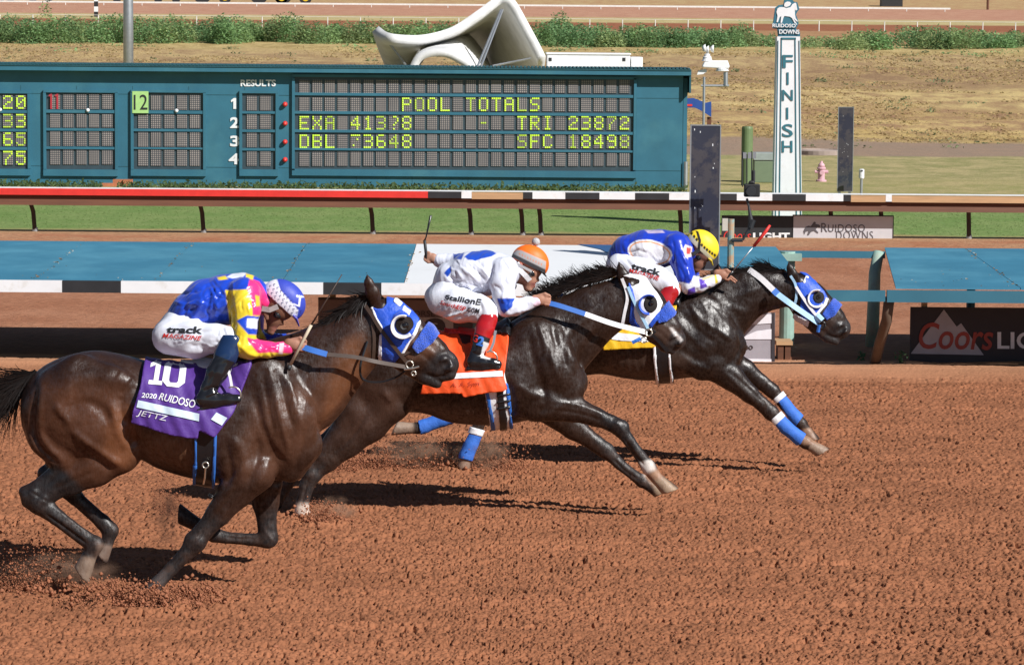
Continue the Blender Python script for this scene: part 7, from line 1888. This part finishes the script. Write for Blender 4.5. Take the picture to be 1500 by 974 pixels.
    R.whip([(422, 542, -.235), (425, 535, -.234), (447, 493, -.236), (456, 476, -.235), (478, 440, -.225), (501, 402, -.21)], 0, [('cap', 0, 1, .013, M['black']), ('handle', 1, 3, .010, M['grip']), ('shaft', 3, 5, [.006, .004, .003], M['leather'])], 'whip with pale grip held upright by the purple-capped rider')
    return R

def rider_white(H):
    R = Rider(H, 'rider in white silks with blue patches and orange pompom cap, on the middle horse', (680, 480)); D = R.D
    R.field((610, 345), (825, 560), -.46, .56, .0064)
    R.chain([(652, 428, 0, 10), (676, 404, 0, 19), (712, 398, 0, 24), (742, 394, 0, 17)], .02, 1.3)
    R.chain([(742, 396, 0, 13), (756, 402, 0, 12), (765, 405, 0, 12)], .015)
    R.chain([(776, 386, 0, 19), (777, 392, 0, 18.5)], .01, .86); R.chain([(772, 398, 0, 15), (775, 408, 0, 12), (774, 418, 0, 8)], .012, .88)
    R.chain([(782, 402, 0, 4), (787.5, 410.5, 0, 3.0)], .007); R.chain([(781, 417, 0, 3.2), (781.5, 420, 0, 2.8)], .004, 1.4); R.chain([(776, 424, 0, 4.2), (772, 423, 0, 4.5)], .008, 1.3)
    R.chain([(784, 398, -.03, 2.6), (784, 398, .03, 2.6)], .008)
    for s in (-1, 1): R.chain([(762, 388, s * .078, 4.2), (764, 397, s * .076, 3)], .005, .5)
    R.chain([(740, 400, -.19, 11), (740, 450, -.24, 8), (787, 440, -.22, 5.8)], .015); R.chain([(716, 388, .19, 11), (655, 384, .42, 8), (636, 381, .40, 5.5)], .015)
    R.hand((799, 440), (.99, .12), -.225, .92); R.hand((628, 376), (-.95, -.3), .40, .8)
    for s in (-1, 1): R.chain([(656, 440, s * .10, 12), (713, 456, s * .24, 12), (706, 485, s * .29, 9), (696, 520, s * .33, 6), (726, 533, s * .34, 4.5)], .02)
    lip = [([(778, 414), (786, 413), (786, 421), (778, 421)], (0.40, 0.15, 0.12), 1.2), ([(618, 365), (636, 365), (640, 395), (618, 395)], (0.36, 0.18, 0.12), 3), ([(760, 384), (766, 384), (767, 398), (760, 398)], (0.38, 0.12, 0.09), 1.5)]
    R.body = R.out('person', M['skin'], (0.43, 0.215, 0.145), lip); tag(R.body, R.label, 'rider')
    R.field((620, 350), (800, 480), -.46, .56, .0068)
    R.chain([(651, 418, 0, 17), (660, 408, 0, 23), (688, 401, 0, 31), (714, 400, 0, 32), (736, 398, 0, 26), (748, 397, 0, 17)], .03, 1.28)
    R.chain([(748, 394, 0, 14), (756, 400, 0, 13.5)], .012)
    R.chain([(738, 398, -.14, 22), (736, 415, -.20, 18), (738, 436, -.235, 15.5), (742, 450, -.24, 14), (756, 450, -.235, 12), (774, 444, -.225, 9), (788, 440.5, -.22, 7.5)], .02)
    R.chain([(718, 390, .15, 20), (690, 384, .28, 14), (660, 384, .40, 12), (644, 382, .41, 10.5)], .02)
    st = [([(674, 390), (690, 402), (700, 415)], 2, .007), ([(684, 386), (700, 400), (712, 412)], 2, -.008), ([(694, 384), (708, 396), (718, 408)], 2, .007), ([(662, 420), (680, 416), (694, 426)], 3, .012), ([(664, 428), (682, 430), (700, 422)], 2.4, -.010), ([(722, 385), (718, 410), (713, 434)], 2.4, -.012), ([(735, 380), (748, 400), (754, 414)], 2.2, -.006), ([(745, 388), (750, 405), (748, 425)], 3, .006), ([(740, 462), (760, 456), (776, 452)], 2.4, .006), ([(650, 400), (662, 408), (668, 424)], 3, -.008), ([(700, 430), (715, 424), (722, 412)], 2.2, .006), ([(672, 410), (690, 418), (706, 418)], 2, -.005)]
    BL = (0.010, 0.065, 0.47)
    pat = [([(680, 376), (690, 369), (700, 364), (715, 363), (727, 372), (720, 376), (705, 379), (696, 382), (686, 381)], BL, .8), ([(664, 370), (680, 370), (676, 380), (664, 380)], BL, .8), ([(650, 400), (660, 389), (661, 398), (655, 406)], BL, .8), ([(728, 437), (754, 437), (750, 450), (738, 460), (733, 455)], BL, .8), ([(780, 432), (792, 432), (792, 448), (782, 449)], (0.75, 0.55, 0.66), .8)]
    R.out('silks', M['silk'], (0.72, 0.745, 0.86), pat, st, R.body, 1, (.005, 7.0, 1.9), [((658, 385, 720, 428), 48, 26, 22, .005), ((655, 415, 715, 432), -10, 12, 20, .005), ((728, 400, 752, 455), 80, 12, 18, .005), ((755, 438, 785, 455), 60, 10, 9, .0035)])
    R.field((615, 385), (745, 500), -.46, .46, .0068)
    R.chain([(640, 434, 0, 18), (656, 424, 0, 22), (676, 418, 0, 20)], .03, 1.45)
    for s in (-1, 1): R.chain([(648, 440, s * .10, 23), (674, 447, s * .16, 25), (700, 452, s * .22, 20), (713, 455, s * .25, 15.5), (715, 466, s * .265, 13)], .03, .8)
    BR = R.out('breeches', M['breech'], WHT, [([(640, 462), (660, 470), (700, 472), (696, 476), (640, 476)], (0.62, 0.42, 0.42), 3)], [([(646, 466), (665, 461), (680, 455)], 1.6, .006), ([(655, 468), (672, 463), (688, 457)], 1.6, -.006), ([(666, 470), (682, 465), (696, 460)], 1.6, .006), ([(700, 440), (706, 455), (704, 468)], 2.4, -.007), ([(712, 458), (722, 468), (726, 476)], 2, .005)], R.body, 1, (.0035, 3.0, 2.0, (14, 44)), [((640, 440, 705, 468), -25, 18, 18, .004), ((700, 440, 722, 470), 75, 8, 12, .004)])
    br = BR; bb = bvh_of(br)
    wrap_decal('lettering', text_geo('StallionE', 0.02, cut=(16, 5)), [(653, 431.5), (706, 438), (703, 447.5), (651.5, 438)], [bb], D - .25, M['black'], br, .005)
    wrap_decal('lettering', text_geo('SearchESP', 0.012, cut=(14, 4)), [(646.5, 440), (683, 449.5), (681, 456.5), (644, 445.5)], [bb], D - .25, M['red'], br, .005)
    wrap_decal('lettering', text_geo('.COM', 0.012, cut=(8, 4)), [(684, 449.5), (703, 452), (701, 460), (682, 456.5)], [bb], D - .25, M['black'], br, .005)
    for s in (-1, 1):
        R.field((670, 455), (745, 555), -.48 if s < 0 else .2, -.2 if s < 0 else .48, .0062)
        R.chain([(715, 468, s * .28, 14), (710, 482, s * .30, 13.5), (704, 502, s * .325, 11.5), (697, 520, s * .335, 10)], .015, .75)
        R.chain([(693, 530, s * .335, 10.5), (706, 531, s * .34, 9), (722, 532, s * .345, 7), (730, 533, s * .345, 5.5)], .02, .85); R.chain([(685, 540, s * .335, 3.2), (708, 540, s * .34, 3), (731, 538, s * .345, 2.8)], .008, 2.0)
        BT = R.out('boot', M['boot'], (0.012, 0.012, 0.014), [([(690, 455), (745, 455), (745, 480), (724, 498), (708, 492), (694, 487)], (0.42, 0.012, 0.016), .7), ([(708, 500), (722, 505), (718, 527), (704, 524)], (0.62, 0.62, 0.64), .7)], [([(690, 516), (702, 520), (712, 516)], 2, .006)], R.body, 1, (.002, 5.0, .3, (16, 50)))
        if s < 0:
            bt = BT; bx = bvh_of(bt)
            wrap_decal('lettering', text_geo('G', 0.03, cut=(4, 4)), [(693, 489), (701, 491), (699, 502), (692, 500)], [bx], D - .3, M['red'], bt, .004); wrap_decal('lettering', text_geo('2', 0.04, cut=(4, 4)), [(701, 492), (711, 494), (707, 508), (697, 505)], [bx], D - .3, M['bluestrap'], bt, .004)
    OR, GR = (0.85, 0.16, 0.015), (0.40, 0.38, 0.38)
    marks = [([(748, 374), (757, 366), (764, 367), (800, 383), (799, 396), (796, 398)], GR, .6), ([(748, 376), (752, 372), (799, 395), (799, 403)], (0.05, 0.05, 0.055), .6)]
    rng = np.random.default_rng(3)
    for i in range(9):
        c = np.array((760 + i * 4.0, 371 + i * 1.9)); marks.append(([tuple(c), tuple(c + (1.6, -1.2)), tuple(c + (2.2, 2.4)), tuple(c + (.6, 3))], (0.55, 0.24, 0.17), .4))
    hm = R.helmet((776.5, 384, 0), 28.5, 25, -0.46, ((749, 377.5), (798, 402)), OR, marks, ((790, 395), (797, 398.5), (801, 405), M['black']))
    c = R.p(785, 354.5, 0); MB().lathe(c, [(.03 * math.cos(a) * (1 + .06 * math.sin(a * 9)), .03 * math.sin(a)) for a in np.linspace(-1.57, 1.57, 9)], 14).build('pompom', mat('grey_wool', (0.5, 0.49, 0.5), 0.9, bump=1, bscale=120), hm, smooth=True)
    MB().strap([R.p(757, 385, -.088), R.p(764, 398, -.088), R.p(770, 404, -.08), R.p(776, 411, -.06)], Vector((1, 0, .4)), .035, .01).build('chin_strap', M['cloth_white'], R.body)
    MB().strap([R.p(752, 384, -.091), R.p(766, 391, -.096), R.p(779, 398, -.082)], Vector((0, 0, 1)), .018, .006).build('goggle_strap', mat('grey_strap', (0.35, 0.35, 0.36), 0.5), R.body)
    MB().tube([R.p(783, 402, t * .075) + Vector((-(abs(t) ** 2) * .03, 0, (abs(t) ** 2) * .01)) for t in np.linspace(-1, 1, 11)], .021, 8).build('goggles', M['goggle'], R.body, smooth=True)
    MB().tube([R.p(751, 419, t * .06) for t in (-1, 0, 1)], .03, 10).build('collar', M['black'], R.body, smooth=True)
    R.whip([(625, 380, .395), (624, 371, .39), (622, 352, .37), (624, 348, .37), (631, 316, .33)], 0, [('handle', 0, 2, .011, M['black']), ('shaft', 2, 4, [.006, .005, .009], M['black_leather'])], 'black whip raised behind his back by the orange-capped rider')
    return R

def rider_blue(H):
    R = Rider(H, 'rider lying low in royal blue silks and yellow checked cap, on the lead horse', (940, 420)); D = R.D
    R.field((880, 325), (1100, 510), -.46, .46, .0066)
    R.chain([(912, 386, 0, 9), (934, 370, 0, 17), (968, 362, 0, 22), (992, 362, 0, 16)], .02, 1.3)
    R.chain([(994, 360, 0, 12), (1010, 366, 0, 11), (1018, 370, 0, 11)], .015)
    R.chain([(1028, 364, 0, 17), (1030, 369, 0, 16)], .01, .9); R.chain([(1020, 374, 0, 13), (1022, 384, 0, 11), (1020, 393, 0, 7)], .012, .9)
    R.chain([(1027, 381, 0, 3.6), (1031, 387, 0, 2.9)], .007); R.chain([(1024, 392, 0, 3.2), (1022, 395, 0, 3.2)], .006, 1.3); R.chain([(1029, 378, -.03, 2.4), (1029, 378, .03, 2.4)], .008)
    R.chain([(994, 364, -.18, 10), (1008, 424, -.24, 7), (1050, 409, -.21, 5.2)], .015); R.chain([(998, 364, .18, 10), (1016, 418, .24, 7), (1052, 412, .16, 5.2)], .015)
    R.hand((1064, 404), (.96, .28), -.205, .82, ext=(1, 2)); R.hand((1064, 410), (.96, .2), .16, .78)
    for s in (-1, 1): R.chain([(918, 394, s * .10, 11), (988, 421, s * .24, 11), (972, 444, s * .29, 8), (950, 482, s * .32, 5.5), (975, 492, s * .33, 4)], .02)
    R.body = R.out('person', M['skin'], (0.36, 0.175, 0.115), [([(1008, 366), (1040, 366), (1040, 402), (1008, 402)], (0.24, 0.11, 0.075), 4)]); tag(R.body, R.label, 'rider')
    R.field((885, 325), (1060, 445), -.46, .46, .0068)
    R.chain([(906, 376, 0, 17), (918, 368, 0, 22), (944, 366, 0, 28), (968, 364, 0, 27), (990, 363, 0, 23), (1002, 364, 0, 16)], .03, 1.28)
    R.chain([(1002, 360, 0, 14), (1014, 370, 0, 13)], .012)
    for s, q in ((-1, [(990, 362, .14, 20), (998, 382, .20, 16), (1004, 405, .235, 14), (1010, 419, .24, 12), (1024, 418, .23, 10), (1040, 412, .215, 8), (1050, 408.5, .21, 7)]), (1, [(995, 362, .14, 19), (1010, 400, .23, 13), (1016, 418, .24, 11), (1050, 412, .165, 7)])):
        R.chain([(a, b, s * c, r) for a, b, c, r in q], .02)
    st = [([(985, 350), (988, 375), (985, 395)], 2.2, -.010), ([(995, 365), (1006, 388), (1010, 410)], 2.2, .007), ([(930, 380), (950, 386), (968, 382)], 2.4, .008), ([(935, 388), (955, 392), (972, 388)], 2, -.006), ([(920, 372), (935, 366), (950, 372)], 2.4, -.006), ([(1018, 424), (1030, 416), (1040, 420)], 1.6, .005), ([(995, 390), (1002, 405), (1000, 418)], 2, -.006), ([(955, 372), (965, 380), (975, 372)], 2, .005)]
    BL = (0.008, 0.040, 0.46)
    ov = [(952 + 33 * math.cos(a), 370.5 + 19 * math.sin(a) + 4 * math.cos(a)) for a in np.linspace(0, 6.283, 22)[:-1]]; ov2 = [(952 + 30.5 * math.cos(a), 370.5 + 16.8 * math.sin(a) + 4 * math.cos(a)) for a in np.linspace(0, 6.283, 22)[:-1]]; ov3 = [(952 + 28.6 * math.cos(a), 370.5 + 15 * math.sin(a) + 4 * math.cos(a)) for a in np.linspace(0, 6.283, 22)[:-1]]
    pat = [(ov, WHT, .5), (ov2, (0.80, 0.30, 0.07), .5), (ov3, (0.76, 0.76, 0.82), .5), ([(985, 410), (1010, 416), (1016, 404), (1022, 404), (1060, 392), (1060, 425), (1010, 440), (992, 425)], WHT, .7), ([(1008, 424), (1018, 420), (1020, 434), (1006, 432)], (0.10, 0.05, 0.45), .6), ([(1024, 408), (1032, 410), (1036, 420), (1026, 424)], (0.12, 0.06, 0.48), .6), ([(1046, 402), (1049, 401), (1052, 414), (1048, 416)], (0.75, 0.6, 0.05), .6), ([(1028, 408), (1044, 402), (1046, 405), (1030, 411)], (0.72, 0.62, 0.35), .6),
           ([(1004, 358), (1014, 362), (1013, 376), (1004, 378), (1000, 366)], (0.72, 0.62, 0.62), .6), ([(1006, 362), (1012, 364), (1011, 372), (1006, 372)], (0.55, 0.05, 0.05), .6), ([(944, 337), (970, 337), (974, 341), (950, 342)], (0.5, 0.42, 0.6), .8)]
    R.out('silks', M['silk'], BL, pat, st, R.body, 1, (.004, 4.0, 2.1), [((915, 350, 985, 390), -15, 22, 20, .005), ((985, 360, 1015, 420), 75, 14, 20, .005), ((1010, 410, 1045, 425), 60, 9, 8, .003)])
    R.field((880, 350), (1010, 470), -.46, .46, .0068)
    R.chain([(904, 388, 0, 17), (918, 380, 0, 19), (934, 378, 0, 18)], .03, 1.45)
    for s in (-1, 1): R.chain([(910, 391, s * .10, 21), (935, 400, s * .16, 22.5), (962, 409, s * .22, 18.5), (980, 417, s * .25, 14.5), (984, 425, s * .265, 12.5)], .03, .8)
    BR = R.out('breeches', M['breech'], WHT, [], [([(975, 400), (984, 412), (980, 428)], 2, -.006), ([(915, 378), (925, 390), (935, 394)], 2.4, -.006), ([(955, 425), (970, 428), (984, 430)], 2, .005)], R.body, 1, (.0035, 8.0, 2.2, (14, 44)))
    br = BR; bb = bvh_of(br)
    wrap_decal('lettering', text_geo('track', 0.035, cut=(12, 5)), [(926, 384.5), (969, 395), (967, 405), (924, 394)], [bb], D - .25, M['black'], br, .005)
    wrap_decal('lettering', text_geo('MAGAZINE', 0.012, cut=(14, 4)), [(923, 393), (966, 405), (964, 411), (922, 399)], [bb], D - .25, M['red'], br, .005)
    for s in (-1, 1):
        R.field((930, 415), (1005, 512), -.48 if s < 0 else .2, -.2 if s < 0 else .48, .0066)
        R.chain([(982, 427, s * .28, 13), (974, 440, s * .30, 12.5), (962, 462, s * .325, 10.5), (952, 480, s * .335, 9)], .015, .75); R.chain([(948, 488, s * .335, 9), (962, 490, s * .34, 8), (978, 492, s * .345, 6)], .02, .85); R.chain([(942, 497, s * .335, 3), (980, 497, s * .345, 2.6)], .008, 2.0)
        BT = R.out('boot', M['boot'], (0.012, 0.012, 0.014), [([(985, 410), (1010, 425), (984, 452), (960, 434), (968, 424), (970, 412)], (0.38, 0.012, 0.016), .6)], [], R.body, 1, (.002, 5.0, .3, (16, 50)))
    YE = (0.88, 0.66, 0.03)
    marks = [([(1006, 350), (1012, 343), (1046, 380), (1045, 388), (1040, 386)], (0.55, 0.52, 0.36), .5)]
    for i in range(10):
        t = i / 9; c = np.array((1013, 342)) * (1 - t) + np.array((1047, 374)) * t + np.array((0, 3 * math.sin(t * 3.14)))
        marks.append(([tuple(c + (0, -3.0)), tuple(c + (2.3, 0)), tuple(c + (0, 3.0)), tuple(c + (-2.3, 0))], (0.015, 0.015, 0.015), .35))
    marks.append(([(1019, 338), (1023, 339), (1027, 352), (1025, 370), (1021, 368), (1023, 353)], (0.015, 0.015, 0.015), .35))
    hm = R.helmet((1028.5, 360.5, 0), 26.5, 22.5, -0.72, ((1008, 351), (1042, 384)), YE, marks, ((1038, 378), (1043, 381), (1045, 389), mat('yellow_peak', (0.8, 0.6, 0.04), 0.5)))
    MB().tube([R.p(1027, 379, t * .075) + Vector((-(abs(t) ** 2) * .03, 0, (abs(t) ** 2) * .012)) for t in np.linspace(-1, 1, 11)], .019, 8).build('goggles', M['goggle'], R.body, smooth=True)
    MB().strap([R.p(1008, 375, -.085), R.p(1016, 372, -.092), R.p(1024, 366, -.093)], Vector((.3, 0, 1)), .03, .012).build('ear_pad', M['black'], R.body)
    R.whip([(1046, 425, -.19), (1066, 406, -.215), (1074, 397, -.225), (1104, 361, -.23), (1121, 340, -.23), (1128, 330, -.225)], 0, [('handle', 0, 2, .010, M['black_leather']), ('shaft', 2, 3, [.006, .004], M['steel']), ('flap', 3, 5, [.013, .014, .009], M['red'])], 'whip with a red flap pointed forward by the yellow-capped rider')
    return R

# ================================================================== thrown dirt
def dirt_clouds():
    rng = np.random.default_rng(21)
    md = mat('loose_red_soil', (0.30, 0.12, 0.065), 0.95, var=0.3, scale=30, spec=0.1)
    C = []; Rr = []
    def spray(px, py, D, dx, hgt, n, s=1.0):
        c = ground_at(px, py) if D is None else at(px, py, D)
        for _ in range(n):
            t = rng.gamma(2.0, .5)
            x = c.x + dx * t * rng.uniform(.2, 1.0) + rng.normal(0, .05); y = c.y + rng.normal(0, .12); z = max(0.01, c.z) + hgt * rng.uniform(0, 1) ** 2.2 * math.exp(-.5 * (t - 1) ** 2)
            C.append((x, y, z)); Rr.append(s * rng.choice([.0035, .005, .007, .010, .015], p=[.34, .32, .22, .09, .03]))
    spray(205, 884, None, .18, .09, 1100); spray(205, 884, None, -.25, .16, 1000); spray(120, 850, None, -.45, .22, 2000, .8); spray(255, 876, None, .18, .08, 900); spray(60, 862, None, -.3, .2, 900, .8)
    spray(455, 764, None, .14, .16, 900, .9); spray(681, 684, None, .22, .24, 1200, .9); spray(670, 684, None, -.5, .26, 1600, .9); spray(580, 684, None, -.4, .2, 1200, .9); spray(240, 752, None, .05, .35, 500, .8); spray(90, 860, None, -.5, .42, 1100, .9); spray(520, 690, None, -.35, .34, 700, .9); spray(730, 690, None, .16, .3, 500, .9)
    for q, n, sx in (((235, 884), 130, .16), ((275, 876), 60, .12), ((165, 880), 90, .16), ((100, 868), 80, .25), ((470, 766), 70, .12), ((700, 686), 80, .14), ((640, 684), 90, .3), ((560, 682), 60, .25)):
        c = ground_at(*q)
        for _ in range(n): C.append((c.x + rng.normal(0, sx), c.y + rng.normal(0, .14), abs(rng.normal(0, .045)))); Rr.append(rng.uniform(.008, .022))
    o = lumps('thrown_dirt', np.array(C), np.array(Rr), md, rng); tag(o, kind='stuff')
    n = 5200
    D = 16.5 * (33.0 / 16.5) ** rng.uniform(0, 1, n); X = D * rng.uniform(-.19, .19, n)
    P = np.stack([X, D, track_height(X, D) + .004], 1); r = rng.choice([.006, .009, .013, .02], n, p=[.45, .33, .17, .05])
    o = lumps('track_clods', P, r, md, rng, .7); tag(o, kind='stuff')

for q, D_, r_, dp in (((203, 887), None, .16, .035), ((457, 766), None, .12, .03), ((681, 686), None, .12, .03)):
    g = ground_at(*q); HOOF_DENTS.append((g.x, g.y, r_, dp))
_r = np.random.default_rng(9)
for _ in range(90):
    _D = _r.uniform(17, 32.5); HOOF_DENTS.append((_D * _r.uniform(-.17, .17), _D, _r.uniform(.06, .11), _r.uniform(.008, .02)))
track_sheet()
H1 = horse_bay(); R1 = rider_pink(H1)
H2 = horse_brown(); R2 = rider_white(H2)
H3 = horse_black(); R3 = rider_blue(H3)
dirt_clouds()
def dust():
    m = bpy.data.materials.new('thin_red_dust'); m.use_nodes = True; nt = m.node_tree; L = nt.links.new
    nt.nodes.remove(nt.nodes['Principled BSDF']); out = nt.nodes['Material Output']
    v = nd(nt, 'ShaderNodeVolumePrincipled'); v.inputs['Color'].default_value = (0.72, 0.42, 0.28, 1)
    tc = nd(nt, 'ShaderNodeTexCoord'); ln = nd(nt, 'ShaderNodeVectorMath', operation='LENGTH'); L(tc.outputs['Object'], ln.inputs[0])
    f = nd(nt, 'ShaderNodeMapRange'); f.inputs[1].default_value = 1.0; f.inputs[2].default_value = 0.15; f.inputs[3].default_value = 0; f.inputs[4].default_value = 1; L(ln.outputs['Value'], f.inputs[0])
    n = nd(nt, 'ShaderNodeTexNoise'); n.inputs['Scale'].default_value = 2.6; n.inputs['Detail'].default_value = 4; L(tc.outputs['Object'], n.inputs['Vector'])
    r = nd(nt, 'ShaderNodeMapRange'); r.inputs[1].default_value = .42; r.inputs[2].default_value = .7; L(n.outputs[0], r.inputs[0])
    a = nd(nt, 'ShaderNodeMath', operation='MULTIPLY'); L(f.outputs[0], a.inputs[0]); L(r.outputs[0], a.inputs[1])
    b = nd(nt, 'ShaderNodeMath', operation='MULTIPLY'); L(a.outputs[0], b.inputs[0]); b.inputs[1].default_value = 13.0; L(b.outputs[0], v.inputs['Density']); L(v.outputs[0], out.inputs['Volume'])
    for (px, py, D, rx, ry, rz) in ((85, 838, 20.2, .42, .25, .13), (245, 752, 20.6, .12, .15, .26), (615, 664, 26.0, .42, .25, .16), (715, 664, 25.8, .2, .2, .18), (490, 752, 23.2, .2, .2, .14)):
        c = at(px, py, D); bm = bmesh.new(); bmesh.ops.create_icosphere(bm, subdivisions=3, radius=1.0); me = bpy.data.meshes.new('dust_cloud'); bm.to_mesh(me); bm.free(); me.materials.append(m)
        o = bpy.data.objects.new('dust_cloud', me); o.location = c; o.scale = (rx, ry, rz); link(o); tag(o, kind='stuff')
dust()
